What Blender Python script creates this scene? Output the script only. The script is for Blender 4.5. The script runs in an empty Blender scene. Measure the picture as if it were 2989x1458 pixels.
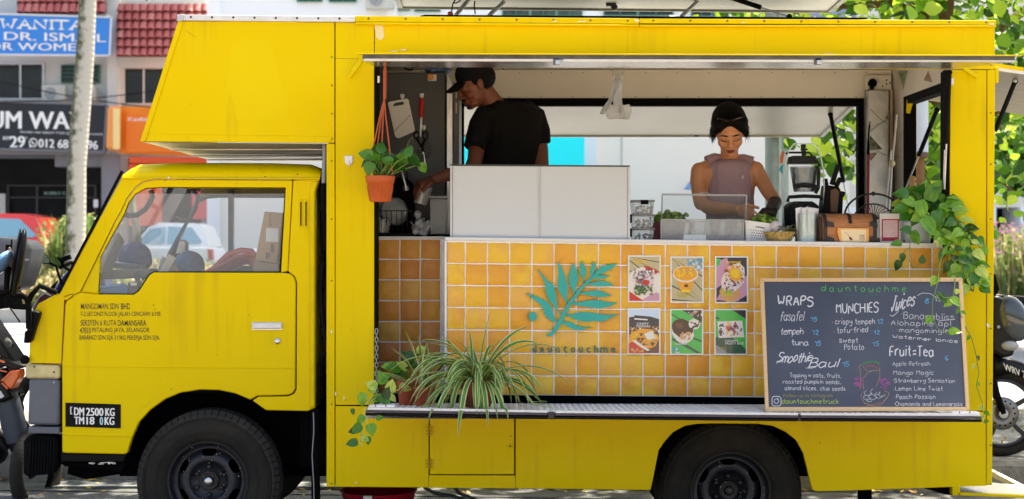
import bpy, bmesh, math, random
from mathutils import Vector, Matrix, Euler
random.seed(7)
R = math.radians
S = bpy.context.scene
COL = S.collection
cam_d = bpy.data.cameras.new('camera'); cam = bpy.data.objects.new('camera', cam_d); COL.objects.link(cam)
S.camera = cam
CAMY, CAMZ, F, HY, CX = -8.0, 1.6, 4560.0, 708.0, 1494.5     # distance, eye height, focal length in photo pixels, horizon row
cam.location = (0, CAMY, CAMZ); cam.rotation_euler = (R(90), 0, 0)
cam_d.sensor_width = 36; cam_d.lens = 36 * F / 2989
cam_d.shift_y = (HY - 729) / 2989
cam_d.clip_start = 0.1; cam_d.clip_end = 2000
cam_d.dof.use_dof = True; cam_d.dof.focus_distance = 8.15; cam_d.dof.aperture_fstop = 3.4
W = bpy.data.worlds.new('World'); S.world = W; W.use_nodes = True
nt = W.node_tree; bg = nt.nodes['Background']
sky = nt.nodes.new('ShaderNodeTexSky'); sky.sky_type = 'NISHITA'; sky.sun_disc = False
SUN_EL, SUN_AZ = 60.0, 32.0      # azimuth clockwise from +Y (away from the camera) towards +X
sky.sun_elevation = R(SUN_EL); sky.sun_rotation = R(SUN_AZ)
sky.dust_density = 4.5; sky.air_density = 1.0; sky.ozone_density = 1.0
nt.links.new(sky.outputs[0], bg.inputs[0]); bg.inputs[1].default_value = 0.15
sl = bpy.data.lights.new('sun', 'SUN'); sl.energy = 5.0; sl.angle = R(0.5); sl.color = (1, 0.95, 0.86)
so = bpy.data.objects.new('sun', sl); COL.objects.link(so)
sd = Vector((math.sin(R(SUN_AZ)) * math.cos(R(SUN_EL)), math.cos(R(SUN_AZ)) * math.cos(R(SUN_EL)), math.sin(R(SUN_EL))))
so.rotation_euler = (-sd).to_track_quat('-Z', 'Y').to_euler()
so.location = sd * 30
vs = S.view_settings; vs.view_transform = 'Standard'; vs.look = 'None'; vs.gamma = 1.0; vs.use_curve_mapping = False
vs.exposure = 1.64; vs.use_white_balance = True; vs.white_balance_temperature = 7200; vs.white_balance_tint = 10
S.render.engine = 'CYCLES'
S.cycles.use_denoising = True; S.cycles.max_bounces = 8; S.cycles.transparent_max_bounces = 24
S.cycles.diffuse_bounces = 4; S.cycles.glossy_bounces = 3; S.cycles.sample_clamp_indirect = 6
S.cycles.caustics_reflective = False; S.cycles.caustics_refractive = False
def X(px, Y=0.0): return (px - CX) * (Y - CAMY) / F
def Z(py, Y=0.0): return CAMZ + (HY - py) * (Y - CAMY) / F
def P(px, py, Y=0.0): return Vector((X(px, Y), Y, Z(py, Y)))
def M_(n, Y=0.0): return n * (Y - CAMY) / F          # photo pixels to metres at depth Y
MATS = {}
def lin(c):
 return tuple(((v / 255) / 12.92 if v / 255 <= 0.04045 else (((v / 255) + 0.055) / 1.055) ** 2.4) for v in c)
def mat(name, col=None, rough=0.5, metal=0.0, coat=0.0, noise=0.0, scale=8.0, bump=0.0, bscale=40.0, col2=None,
  transl=0.0, emit=None, spec=0.5, stretch=None, rnd=None, island=False, sheen=0.0):
 if name in MATS: return MATS[name]
 m = bpy.data.materials.new(name); m.use_nodes = True; MATS[name] = m
 t = m.node_tree; N = t.nodes; L = t.links
 b = N['Principled BSDF']; b.inputs['Roughness'].default_value = rough; b.inputs['Metallic'].default_value = metal
 b.inputs['Coat Weight'].default_value = coat; b.inputs['Specular IOR Level'].default_value = spec
 b.inputs['Coat Roughness'].default_value = 0.08
 if sheen: b.inputs['Sheen Weight'].default_value = sheen
 c4 = (*col, 1)
 b.inputs['Base Color'].default_value = c4
 tc = N.new('ShaderNodeTexCoord'); mp = N.new('ShaderNodeMapping'); L.new(tc.outputs['Object'], mp.inputs[0])
 if stretch: mp.inputs['Scale'].default_value = stretch
 out = None
 if rnd:            # list of colours picked at random per object or per island, with noise between
  cr = N.new('ShaderNodeValToRGB'); cr.color_ramp.interpolation = 'LINEAR'
  while len(cr.color_ramp.elements) < len(rnd): cr.color_ramp.elements.new(0.5)
  for i, c in enumerate(rnd):
   cr.color_ramp.elements[i].position = i / (len(rnd) - 1); cr.color_ramp.elements[i].color = (*c, 1)
  if island:
   g = N.new('ShaderNodeNewGeometry'); src = g.outputs['Random Per Island']
  else:
   g = N.new('ShaderNodeObjectInfo'); src = g.outputs['Random']
  no = N.new('ShaderNodeTexNoise'); no.noise_dimensions = '4D'; no.inputs['Scale'].default_value = scale
  no.inputs['Detail'].default_value = 5
  L.new(mp.outputs[0], no.inputs['Vector'])
  mw = N.new('ShaderNodeMath'); mw.operation = 'MULTIPLY'; mw.inputs[1].default_value = 57.0
  L.new(src, mw.inputs[0]); L.new(mw.outputs[0], no.inputs['W'])
  ma = N.new('ShaderNodeMath'); ma.operation = 'MULTIPLY_ADD'; ma.inputs[1].default_value = noise * 2; ma.inputs[2].default_value = -noise
  L.new(no.outputs[0], ma.inputs[0])
  ad = N.new('ShaderNodeMath'); ad.operation = 'ADD'; L.new(src, ad.inputs[0]); L.new(ma.outputs[0], ad.inputs[1])
  L.new(ad.outputs[0], cr.inputs[0]); out = cr.outputs[0]
 elif noise or col2:
  no = N.new('ShaderNodeTexNoise'); no.inputs['Scale'].default_value = scale; no.inputs['Detail'].default_value = 6
  no.inputs['Roughness'].default_value = 0.6
  L.new(mp.outputs[0], no.inputs['Vector'])
  cr = N.new('ShaderNodeValToRGB'); e = cr.color_ramp.elements
  e[0].position = 0.32; e[1].position = 0.68
  c2 = col2 or tuple(v * (1 - noise) for v in col)
  e[0].color = (*c2, 1); e[1].color = c4
  L.new(no.outputs[0], cr.inputs[0]); out = cr.outputs[0]
  rr = N.new('ShaderNodeMapRange'); rr.inputs[3].default_value = min(1, rough + 0.12); rr.inputs[4].default_value = rough
  L.new(no.outputs[0], rr.inputs[0]); L.new(rr.outputs[0], b.inputs['Roughness'])
 if out: L.new(out, b.inputs['Base Color'])
 if bump:
  n2 = N.new('ShaderNodeTexNoise'); n2.inputs['Scale'].default_value = bscale; n2.inputs['Detail'].default_value = 4
  L.new(mp.outputs[0], n2.inputs['Vector'])
  bp = N.new('ShaderNodeBump'); bp.inputs['Strength'].default_value = bump; bp.inputs['Distance'].default_value = 0.02
  L.new(n2.outputs[0], bp.inputs['Height']); L.new(bp.outputs[0], b.inputs['Normal'])
 if transl:
  tr = N.new('ShaderNodeBsdfTranslucent'); mx = N.new('ShaderNodeMixShader'); mx.inputs[0].default_value = transl
  tr.inputs[0].default_value = (min(1, col[0] * 1.8), min(1, col[1] * 1.5), col[2] * 0.6, 1)
  if out:
   hs = N.new('ShaderNodeHueSaturation'); hs.inputs['Value'].default_value = 1.7; hs.inputs['Hue'].default_value = 0.48
   L.new(out, hs.inputs['Color']); L.new(hs.outputs[0], tr.inputs[0])
  L.new(b.outputs[0], mx.inputs[1]); L.new(tr.outputs[0], mx.inputs[2])
  L.new(mx.outputs[0], N['Material Output'].inputs[0])
 if emit:
  b.inputs['Emission Color'].default_value = (*emit[:3], 1); b.inputs['Emission Strength'].default_value = emit[3]
 return m
def glass(name, tint=(0.95, 0.97, 0.97), base=0.04, dusty=0.0, rough=0.02):
 if name in MATS: return MATS[name]
 m = bpy.data.materials.new(name); m.use_nodes = True; MATS[name] = m
 t = m.node_tree; N = t.nodes; L = t.links; N.remove(N['Principled BSDF'])
 tr = N.new('ShaderNodeBsdfTransparent'); tr.inputs[0].default_value = (*tint, 1)
 gl = N.new('ShaderNodeBsdfGlossy'); gl.inputs['Roughness'].default_value = rough
 fr = N.new('ShaderNodeFresnel'); fr.inputs[0].default_value = 1.45
 ad = N.new('ShaderNodeMath'); ad.operation = 'ADD'; ad.inputs[1].default_value = base; L.new(fr.outputs[0], ad.inputs[0])
 mx = N.new('ShaderNodeMixShader'); L.new(ad.outputs[0], mx.inputs[0]); L.new(tr.outputs[0], mx.inputs[1]); L.new(gl.outputs[0], mx.inputs[2])
 o = mx.outputs[0]
 if dusty:  # white diffuse veil, for milky plastic and for painted reflection haze
  df = N.new('ShaderNodeBsdfDiffuse'); df.inputs[0].default_value = (0.88, 0.90, 0.91, 1)
  m2 = N.new('ShaderNodeMixShader'); m2.inputs[0].default_value = dusty
  L.new(o, m2.inputs[1]); L.new(df.outputs[0], m2.inputs[2]); o = m2.outputs[0]
 L.new(o, N['Material Output'].inputs[0]); return m
class MB:
 def __init__(s): s.v = []; s.f = []; s.mi = []; s.m = 0
 def face(s, pts):
  n = len(s.v); s.v += [tuple(p) for p in pts]; s.f.append(tuple(range(n, n + len(pts)))); s.mi.append(s.m); return s
 def box(s, x0, x1, y0, y1, z0, z1):
  return s.prw([(x0, z0), (x1, z0), (x1, z1), (x0, z1)], y0, y1)
 def prw(s, xz, y0, y1):            # polygon in X-Z pushed from y0 to y1
  n = len(s.v); k = len(xz)
  s.v += [(a, y0, b) for a, b in xz] + [(a, y1, b) for a, b in xz]
  s.f += [tuple(range(n, n + k)), tuple(range(n + 2 * k - 1, n + k - 1, -1))]
  s.f += [(n + i, n + (i + 1) % k, n + k + (i + 1) % k, n + k + i) for i in range(k)]
  s.mi += [s.m] * (k + 2); return s
 def pr(s, px, y0, y1):             # the same, outline measured in photo pixels at depth y0
  return s.prw([(X(a, y0), Z(b, y0)) for a, b in px], y0, y1)
 def pb(s, a, b, c, d, y0, y1):     # pixel box: left, right, top, bottom
  return s.pr([(a, d), (b, d), (b, c), (a, c)], y0, y1)
 def obox(s, mtx, sx, sy, sz):      # oriented box
  n = len(s.v)
  for x in (-1, 1):
   for y in (-1, 1):
    for z in (-1, 1): s.v.append(tuple(mtx @ Vector((x * sx / 2, y * sy / 2, z * sz / 2))))
  for q in ((0, 1, 3, 2), (4, 6, 7, 5), (0, 4, 5, 1), (2, 3, 7, 6), (0, 2, 6, 4), (1, 5, 7, 3)): s.f.append(tuple(n + i for i in q))
  s.mi += [s.m] * 6; return s
 def bar(s, a, b, w, h):            # rectangular bar between two points
  a, b = Vector(a), Vector(b); d = b - a
  q = d.to_track_quat('X', 'Z').to_matrix().to_4x4()
  return s.obox(Matrix.Translation((a + b) / 2) @ q, d.length, w, h)
 def tube(s, pts, r, n=8, flat=1.0, up=None, cap=True):
  pts = [Vector(p) for p in pts]; k = len(pts)
  rs = r if isinstance(r, (list, tuple)) else [r] * k
  n0 = len(s.v); prev = None
  for i, p in enumerate(pts):
   d = (pts[min(i + 1, k - 1)] - pts[max(i - 1, 0)])
   d = d.normalized() if d.length > 1e-9 else Vector((0, 0, 1))
   if prev is None:
    u = Vector(up) if up is not None else (Vector((0, 0, 1)) if abs(d.z) < 0.9 else Vector((0, 1, 0)))
   else: u = prev
   u = (u - d * u.dot(d)); u = u.normalized() if u.length > 1e-6 else d.orthogonal().normalized()
   prev = u; w = d.cross(u)
   rr = rs[i]; ra, rb = (rr if isinstance(rr, (list, tuple)) else (rr, rr * flat))
   for j in range(n):
    a = 2 * math.pi * j / n
    s.v.append(tuple(p + w * math.cos(a) * ra + u * math.sin(a) * rb))
  for i in range(k - 1):
   for j in range(n):
    a, b = n0 + i * n + j, n0 + i * n + (j + 1) % n
    s.f.append((a, b, b + n, a + n)); s.mi.append(s.m)
  if cap:
   s.f += [tuple(n0 + j for j in range(n))[::-1], tuple(n0 + (k - 1) * n + j for j in range(n))]; s.mi += [s.m] * 2
  return s
 def lathe(s, c, prof, axis='Z', n=24, cap=True, mtx=None):   # prof: (radius, height along axis)
  c = Vector(c); n0 = len(s.v); k = len(prof)
  for r, h in prof:
   for j in range(n):
    a = 2 * math.pi * j / n; ca, sa = math.cos(a) * r, math.sin(a) * r
    p = Vector((ca, sa, h)) if axis == 'Z' else (Vector((ca, h, sa)) if axis == 'Y' else Vector((h, ca, sa)))
    if mtx is not None: p = mtx @ p
    s.v.append(tuple(c + p))
  for i in range(k - 1):
   for j in range(n):
    a, b = n0 + i * n + j, n0 + i * n + (j + 1) % n
    s.f.append((a, b, b + n, a + n)); s.mi.append(s.m)
  if cap:
   s.f += [tuple(n0 + j for j in range(n)), tuple(n0 + (k - 1) * n + j for j in range(n))]; s.mi += [s.m] * 2
  return s
 def ell(s, c, rx, ry=None, rz=None, n=12, mtx=None):
  ry = rx if ry is None else ry; rz = rx if rz is None else rz; c = Vector(c)
  k = max(6, n // 2 + 1); n0 = len(s.v)
  for i in range(1, k):
   t = math.pi * i / k
   for j in range(n):
    a = 2 * math.pi * j / n
    p = Vector((math.sin(t) * math.cos(a) * rx, math.sin(t) * math.sin(a) * ry, math.cos(t) * rz))
    s.v.append(tuple((mtx @ (c + p)) if mtx is not None else c + p))
  for zz in (rz, -rz):
   p = c + Vector((0, 0, zz)); s.v.append(tuple(mtx @ p if mtx is not None else p))
  tp, bt = len(s.v) - 2, len(s.v) - 1
  for i in range(k - 2):
   for j in range(n):
    a, b = n0 + i * n + j, n0 + i * n + (j + 1) % n
    s.f.append((a, b, b + n, a + n)); s.mi.append(s.m)
  for j in range(n):
   s.f.append((tp, n0 + j, n0 + (j + 1) % n)); s.mi.append(s.m)
   q = n0 + (k - 2) * n; s.f.append((bt, q + (j + 1) % n, q + j)); s.mi.append(s.m)
  return s
 def mesh(s, name, mats, smooth=False, recalc=True):
  me = bpy.data.meshes.new(name); me.from_pydata(s.v, [], s.f)
  for m in (mats if isinstance(mats, (list, tuple)) else [mats]): me.materials.append(m)
  me.polygons.foreach_set('material_index', s.mi)
  if recalc:
   bm = bmesh.new(); bm.from_mesh(me); bmesh.ops.recalc_face_normals(bm, faces=bm.faces); bm.to_mesh(me); bm.free()
  if smooth:
   me.polygons.foreach_set('use_smooth', [True] * len(me.polygons))
   if smooth != 'all': me.set_sharp_from_angle(angle=R(38))
  me.update(); return me
WM = {}; PIECES = {'worn_flecks', 'seam_backing', 'print', 'lettering', 'paint_chips', 'scratch_lines', 'scraped_paint', 'mud_spots', 'chalk_drawing', 'chalk_flourish', 'cables', 'crumbs', 'strut_joint', 'indicator', 'mirror_mount'}
def put(o, parent=None, **props):
 COL.objects.link(o); WM[o.name] = o.matrix_basis.copy()
 if parent is not None:
  o.parent = parent
  o.matrix_parent_inverse = WM[parent.name].inverted()
 for k, v in props.items(): o[k] = v
 return o
def ob(name, mb, mats, parent=None, smooth=False, bevel=0.0, recalc=True, **props):
 me = mb.mesh(name, mats, smooth, recalc) if isinstance(mb, MB) else mb
 o = bpy.data.objects.new(name, me); put(o, parent, **props)
 if name in PIECES: o['kind'] = 'stuff'
 if bevel:
  m = o.modifiers.new('bevel', 'BEVEL'); m.width = bevel; m.segments = 2; m.limit_method = 'ANGLE'; m.angle_limit = R(40)
  me.polygons.foreach_set('use_smooth', [True] * len(me.polygons)); me.set_sharp_from_angle(angle=R(38))
 return o
def thing(name, label, cat, loc=(0, 0, 0), group=None):
 o = bpy.data.objects.new(name, None); o.empty_display_size = 0.1; o.location = loc
 o.matrix_basis = Matrix.Translation(loc)
 put(o); o['label'] = label; o['category'] = cat
 if group: o['group'] = group
 return o
def one(name, mb, mats, label, cat, group=None, **kw):
 o = ob(name, mb, mats, None, **kw); o['label'] = label; o['category'] = cat
 if group: o['group'] = group
 return o
def struct(name, mb, mats, **kw):
 o = ob(name, mb, mats, None, **kw); o['kind'] = 'structure'; return o
def place(name, me, mtx, parent=None, **props):      # a further object sharing mesh data
 o = bpy.data.objects.new(name, me); o.matrix_basis = mtx; return put(o, parent, **props)
def remesh(o, vox=0.006, smooth=6):
 m = o.modifiers.new('skin', 'REMESH'); m.mode = 'VOXEL'; m.voxel_size = vox; m.use_smooth_shade = True
 if smooth:
  k = o.modifiers.new('smooth', 'SMOOTH'); k.iterations = smooth; k.factor = 0.5
 return o
def frame(d, n):                                       # matrix with Y along d and Z near n
 d = Vector(d).normalized(); n = Vector(n); n = (n - d * n.dot(d))
 n = n.normalized() if n.length > 1e-6 else d.orthogonal().normalized()
 x = d.cross(n)
 return Matrix((x, d, n)).transposed().to_4x4()
DG = None
def text_flat(txt, px0, px1, py0, py1, Y, bold=0.0, depth=0.0, space=1.0, slope=0.0, skew=0.0, mb=None, fn=None):
 if bold > .015:        # heavier letters: the same outline laid over itself, a hair apart
  mb = mb or MB(); d = bold * (py1 - py0) * 1.1
  for i, q in enumerate((-d, 0, d)):
   g = (lambda a, b, i=i: fn(a, b) + Vector((0, -.0003 * i, 0))) if fn else (lambda a, b, i=i: P(a, b, Y - .0003 * i))
   text_flat(txt, px0 + q + d, px1 + q - d, py0, py1, Y, 0, 0, space, slope, skew, mb, g)
  return mb
 cu = bpy.data.curves.new('t', 'FONT'); cu.body = txt; cu.size = 1; cu.offset = bold; cu.space_character = space; cu.resolution_u = 3
 o = bpy.data.objects.new('t', cu); COL.objects.link(o)
 dg = bpy.context.evaluated_depsgraph_get(); me = bpy.data.meshes.new_from_object(o.evaluated_get(dg))
 vs_ = [v.co.copy() for v in me.vertices]; fs = [tuple(p.vertices) for p in me.polygons]
 bpy.data.objects.remove(o); bpy.data.curves.remove(cu); bpy.data.meshes.remove(me)
 x0 = min(v.x for v in vs_); x1 = max(v.x for v in vs_); y0 = min(v.y for v in vs_); y1 = max(v.y for v in vs_)
 mb = mb or MB(); n = len(mb.v)
 for v in vs_:
  a = (v.x - x0) / (x1 - x0); b = (v.y - y0) / (y1 - y0)
  px = px0 + a * (px1 - px0) + skew * b; py = py1 + (py0 - py1) * b + slope * a
  mb.v.append(tuple(fn(px, py) if fn else P(px, py, Y)))
 ar = lambda f: sum(vs_[f[i]].x * vs_[f[(i + 1) % len(f)]].y - vs_[f[(i + 1) % len(f)]].x * vs_[f[i]].y for i in range(len(f)))
 fs = [f for f in fs if ar(f) > 1e-7] or fs
 mb.f += [tuple(n + i for i in f) for f in fs]; mb.mi += [mb.m] * len(fs)
 return mb
G = dict(
 a='5738180605133355;585463', b='0b033355563818 06', c='57381806051333 54', d='563818060513 3355;5b53', e='065657381806051333 54', f='5a4b3b2a23;0848',
 g='57381806051434 55;5851401001', h='0b03;0628385653', i='1813;1a1b', j='38312000;3a3b', k='0b03;5805;2553', l='1b13', m='0803;0618283633;3648587673',
 n='0803;0628385653', o='38180605133355563828', p='0800;061838565533 1305', q='5738180605133355;5850', r='0803;062848', s='57381807164554331304',
 t='2b243343;0848', u='0804133355;5853', v='082348', w='08133853 78', x='0853;5803', y='080615355658;58512000', z='08580353',
 A='033b63;1656', B='0b03;0b4b5a5847 07;4766 64 53 03', C='6a4b2b0905 2343 64', D='0b03;0b3b6965 3303', E='5b0b0353;0747', F='5b0b03;0747', H='0b03;6b63;0767', I='1b13',
 J='1b5b;3b342313 05', K='0b03;5b07;2753', L='0b0353', M='030b376b63', N='030b636b', O='2b0905234365694b2b', P='030b4b5a583707', R='030b4b5a583707;2753', S='6a4b1b0918576543 1304',
 T='0b6b;3b33', U='0b0523436 56b', V='0b336b', W='0b1337537b', G_='6a4b2b090523436467 37')
G.update({'0': '2b0905234365694b2b', '1': '093b33', '2': '092b4b6958 0363', '5': '5b0b08385746 4413 04', '6': '5b2a0623 436546 2605', '8': '2b1918465423 04 0619 584b2b', '7': '0b5b23',
 ',': '2412', '.': '1413', '-': '0747', '*': '16171615', '=': '17385748;14355445', '3': '0a2b5a583727 475432 03'})
def strokes(txt, px0, px1, py0, py1, fn, w=0.004, mb=None, jit=0.25, cap=11, base=3, serif=False, smooth=2, slope=0.0, skew=0.0, gap=2.2, seed=0):
 """Writing as thin ribbons. The box is from the tops (cap) to the baseline."""
 rng = random.Random(seed + len(txt) * 13); mb = mb or MB(); lines = []; x = 0
 for ch in txt:
  if ch == ' ': x += 4.5; continue
  g = G.get('G_' if ch == 'G' else ch)
  if g is None: x += 3; continue
  mw = 0
  dy = rng.uniform(-jit, jit) * 1.5
  for st in g.split(';'):
   st = st.replace(' ', '')
   pts = [(int(st[i], 16), int(st[i + 1], 16)) for i in range(0, len(st) - 1, 2)]
   mw = max(mw, max(p[0] for p in pts))
   lines.append([(x + a + rng.uniform(-jit, jit), b + dy + rng.uniform(-jit, jit)) for a, b in pts])
  x += mw + gap
 tot = x - gap
 def tr(a, b):
  u = a / tot; v = (b - base) / (cap - base)
  return fn(px0 + (px1 - px0) * u + skew * v, py1 + (py0 - py1) * v + slope * u)
 for pts in lines:
  if serif:
   for a, b in (pts[0], pts[-1]):
    if b < 4 or b > 10:
     q = [tr(a - 1.3, b), tr(a + 1.3, b)]; ribbon(mb, q, w * 0.75)
  for _ in range(smooth):
   if len(pts) > 2:
    q = [pts[0]]
    for (a, b), (c, d) in zip(pts, pts[1:]):
     q += [(a * .75 + c * .25, b * .75 + d * .25), (a * .25 + c * .75, b * .25 + d * .75)]
    pts = q + [pts[-1]]
  ribbon(mb, [tr(a, b) for a, b in pts], w)
 return mb
def ribbon(mb, pts, w, nrm=(0, 1, 0)):
 nrm = Vector(nrm); k = len(pts); n = len(mb.v)
 for i, p in enumerate(pts):
  d = Vector(pts[min(i + 1, k - 1)]) - Vector(pts[max(i - 1, 0)])
  s_ = d.cross(nrm); s_ = s_.normalized() * w / 2 if s_.length > 1e-9 else Vector((w / 2, 0, 0))
  off = nrm * -0.00002 * (len(mb.f) % 23)
  mb.v += [tuple(Vector(p) + s_ + off), tuple(Vector(p) - s_ + off)]
 for i in range(k - 1): mb.f.append((n + 2 * i, n + 2 * i + 1, n + 2 * i + 3, n + 2 * i + 2)); mb.mi.append(mb.m)
 return mb
def disc(mb, c, rx, rz, Y, n=20, rot=0, wob=0.0, rng=random):     # flat filled shape facing the camera, pixel centre
 pts = []
 for i in range(n):
  a = 2 * math.pi * i / n; k = 1 + rng.uniform(-wob, wob)
  u, v = math.cos(a) * rx * k, math.sin(a) * rz * k
  pts.append(P(c[0] + u * math.cos(rot) - v * math.sin(rot), c[1] + u * math.sin(rot) + v * math.cos(rot), Y))
 mb.face(pts); return mb
def yellow():
 m = bpy.data.materials.new('yellow_paint'); m.use_nodes = True; t = m.node_tree; N = t.nodes; L = t.links
 b = N['Principled BSDF']; b.inputs['Roughness'].default_value = 0.34; b.inputs['Specular IOR Level'].default_value = 0.13
 tc = N.new('ShaderNodeTexCoord')
 n1 = N.new('ShaderNodeTexNoise'); n1.inputs['Scale'].default_value = 1.3; n1.inputs['Detail'].default_value = 4; L.new(tc.outputs['Object'], n1.inputs['Vector'])
 c1 = N.new('ShaderNodeValToRGB'); e = c1.color_ramp.elements; e[0].position = 0.3; e[1].position = 0.72
 e[0].color = (0.74, 0.53, 0.0003, 1); e[1].color = (0.78, 0.575, 0.0005, 1); L.new(n1.outputs[0], c1.inputs[0])
 mp = N.new('ShaderNodeMapping'); mp.inputs['Scale'].default_value = (26, 26, 1.2); L.new(tc.outputs['Object'], mp.inputs[0])   # run-down streaks
 n2 = N.new('ShaderNodeTexNoise'); n2.inputs['Scale'].default_value = 1; n2.inputs['Detail'].default_value = 3; L.new(mp.outputs[0], n2.inputs['Vector'])
 n3 = N.new('ShaderNodeTexNoise'); n3.inputs['Scale'].default_value = 2.2; L.new(tc.outputs['Object'], n3.inputs['Vector'])
 mu = N.new('ShaderNodeMath'); mu.operation = 'MULTIPLY'; L.new(n2.outputs[0], mu.inputs[0]); L.new(n3.outputs[0], mu.inputs[1])
 c2 = N.new('ShaderNodeValToRGB'); e = c2.color_ramp.elements; e[0].position = 0.30; e[1].position = 0.46; e[0].color = (0, 0, 0, 1); e[1].color = (0.36, 0.36, 0.36, 1)
 L.new(mu.outputs[0], c2.inputs[0])
 mx = N.new('ShaderNodeMixRGB'); L.new(c2.outputs[0], mx.inputs[0]); L.new(c1.outputs[0], mx.inputs[1]); mx.inputs[2].default_value = (0.46, 0.30, 0.01, 1)
 n4 = N.new('ShaderNodeTexNoise'); n4.inputs['Scale'].default_value = 60; n4.inputs['Detail'].default_value = 2; L.new(tc.outputs['Object'], n4.inputs['Vector'])
 c4 = N.new('ShaderNodeValToRGB'); e = c4.color_ramp.elements; e[0].position = 0.755; e[1].position = 0.77; e[0].color = (0, 0, 0, 1); e[1].color = (1, 1, 1, 1)
 L.new(n4.outputs[0], c4.inputs[0])
 m3 = N.new('ShaderNodeMixRGB'); L.new(c4.outputs[0], m3.inputs[0]); L.new(mx.outputs[0], m3.inputs[1]); m3.inputs[2].default_value = (0.10, 0.07, 0.02, 1)
 L.new(m3.outputs[0], b.inputs['Base Color'])
 n5 = N.new('ShaderNodeTexNoise'); n5.inputs['Scale'].default_value = 3.0; n5.inputs['Detail'].default_value = 1; L.new(tc.outputs['Object'], n5.inputs['Vector'])
 bp = N.new('ShaderNodeBump'); bp.inputs['Strength'].default_value = 0.6; bp.inputs['Distance'].default_value = 0.03
 L.new(n5.outputs[0], bp.inputs['Height']); L.new(bp.outputs[0], b.inputs['Normal'])
 MATS['yellow_paint'] = m; return m
YEL = yellow()
YELB = mat('yellow_trim_paint', (0.74, 0.55, 0.002), 0.4, spec=.15, noise=0.12, scale=14, bump=0.15, bscale=12)
BLK = mat('black_rubber', (0.006, 0.006, 0.007), 0.75, spec=.06, noise=0.4, scale=20)
BLKG = mat('black_gloss_plastic', (0.005, 0.005, 0.006), 0.4, spec=.1, noise=0.2, scale=9)
CHAS = mat('chassis_black', (0.004, 0.004, 0.005), 0.9, spec=.05, noise=0.5, scale=6)
TYRE = mat('tyre_rubber', (0.013, 0.0125, 0.012), 0.8, spec=.2, col2=(0.032, 0.028, 0.023), scale=5, bump=0.2, bscale=60)
TYRE2 = mat('tyre_tread_dusty', (0.034, 0.031, 0.027), 0.85, noise=0.4, scale=30)
RIM = mat('rim_dark_steel', (0.012, 0.013, 0.02), 0.42, noise=0.35, scale=16, bump=0.15, bscale=30)
STEEL = mat('bright_steel', (0.62, 0.62, 0.63), 0.28, 1.0, noise=0.25, scale=10, bump=0.06, bscale=30)
ALU = mat('aluminium', (0.55, 0.56, 0.57), 0.42, 0.85, noise=0.2, scale=14)
ALUW = mat('white_aluminium', (0.72, 0.73, 0.74), 0.4, 0.25, noise=0.15, scale=20)
WHT = mat('white_paint', (0.78, 0.78, 0.76), 0.5, noise=0.06, scale=7)
WPL = mat('white_plastic', (0.80, 0.80, 0.79), 0.35)
CREAM = mat('cream_panel', (0.80, 0.76, 0.68), 0.42, noise=0.1, scale=3, bump=0.05, bscale=6)
TILE2 = mat('recess_brown_tile', (0.5, 0.25, 0.06), 0.4, rnd=[lin((214, 132, 66)), lin((228, 156, 66)), lin((238, 176, 72)), lin((224, 148, 80)), lin((236, 184, 90))], noise=0.3, scale=8, bump=0.2, bscale=70, spec=.3)  # browner tone for the recessed left counter tiles
GROUT = mat('white_grout', (0.90, 0.90, 0.92), 0.7, noise=0.12, scale=40)
TILE = mat('terracotta_tile', (0.6, 0.3, 0.05), 0.33, rnd=[lin((230, 156, 58)), lin((234, 166, 58)), lin((238, 178, 62)), lin((240, 186, 56)), lin((238, 180, 88)), lin((242, 194, 62)), lin((232, 162, 66))],
           noise=0.36, scale=10, bump=0.2, bscale=70, spec=0.3)
TEAL = mat('teal_board', lin((24, 172, 160)), 0.45, noise=0.05, scale=10)
TEALD = mat('teal_letter', lin((46, 120, 108)), 0.5)
TERRA = mat('terracotta_pot', lin((205, 95, 42)), 0.55, noise=0.2, scale=12, bump=0.1)
TERRB = mat('brown_clay_pot', lin((128, 62, 48)), 0.75, noise=0.3, scale=14, bump=0.15)
LEAF = mat('pothos_leaf', (0.08, 0.2, 0.02), 0.35, rnd=[lin((34, 80, 18)), lin((66, 124, 24)), lin((98, 158, 34)), lin((138, 184, 54)), lin((196, 208, 110))], noise=0.42, scale=1.6, stretch=(4, 1.3, 1), transl=0.28)
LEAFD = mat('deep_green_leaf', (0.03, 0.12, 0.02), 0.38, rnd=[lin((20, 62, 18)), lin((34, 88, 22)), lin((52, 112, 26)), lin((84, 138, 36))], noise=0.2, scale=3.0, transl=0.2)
STEM = mat('green_stem', lin((112, 142, 50)), 0.5, noise=0.2, scale=30)
SKINW = mat('woman_skin', lin((216, 152, 112)), 0.48, noise=0.12, scale=14, bump=0.04, bscale=160)
SKINM = mat('man_skin', lin((112, 62, 42)), 0.5, noise=0.14, scale=14, bump=0.04, bscale=160)
HAIR = mat('black_hair', (0.005, 0.0045, 0.0045), 0.6, spec=.12, noise=0.5, scale=50, stretch=(4, 4, 1), bump=0.4, bscale=90)
CARD = mat('cardboard', lin((196, 160, 120)), 0.8, noise=0.12, scale=8)
PINE = mat('pine_wood', lin((226, 188, 138)), 0.5, noise=0.18, scale=6, stretch=(8, 8, 60))
WOOD = mat('chest_wood', lin((202, 134, 82)), 0.45, noise=0.4, scale=5, stretch=(3, 10, 40), bump=0.2)
IRON = mat('dark_iron', (0.05, 0.045, 0.045), 0.45, 0.6, noise=0.3, scale=20)
ACR = glass('clear_acrylic', (0.95, 0.96, 0.96), 0.01, 0.02)
ACRW = glass('milky_plastic', (0.90, 0.92, 0.93), 0.03, 0.22, 0.15)
GLS = glass('window_glass', (0.90, 0.94, 0.96), 0.06, 0.16)  # whitish reflection haze put in as a diffuse veil
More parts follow.
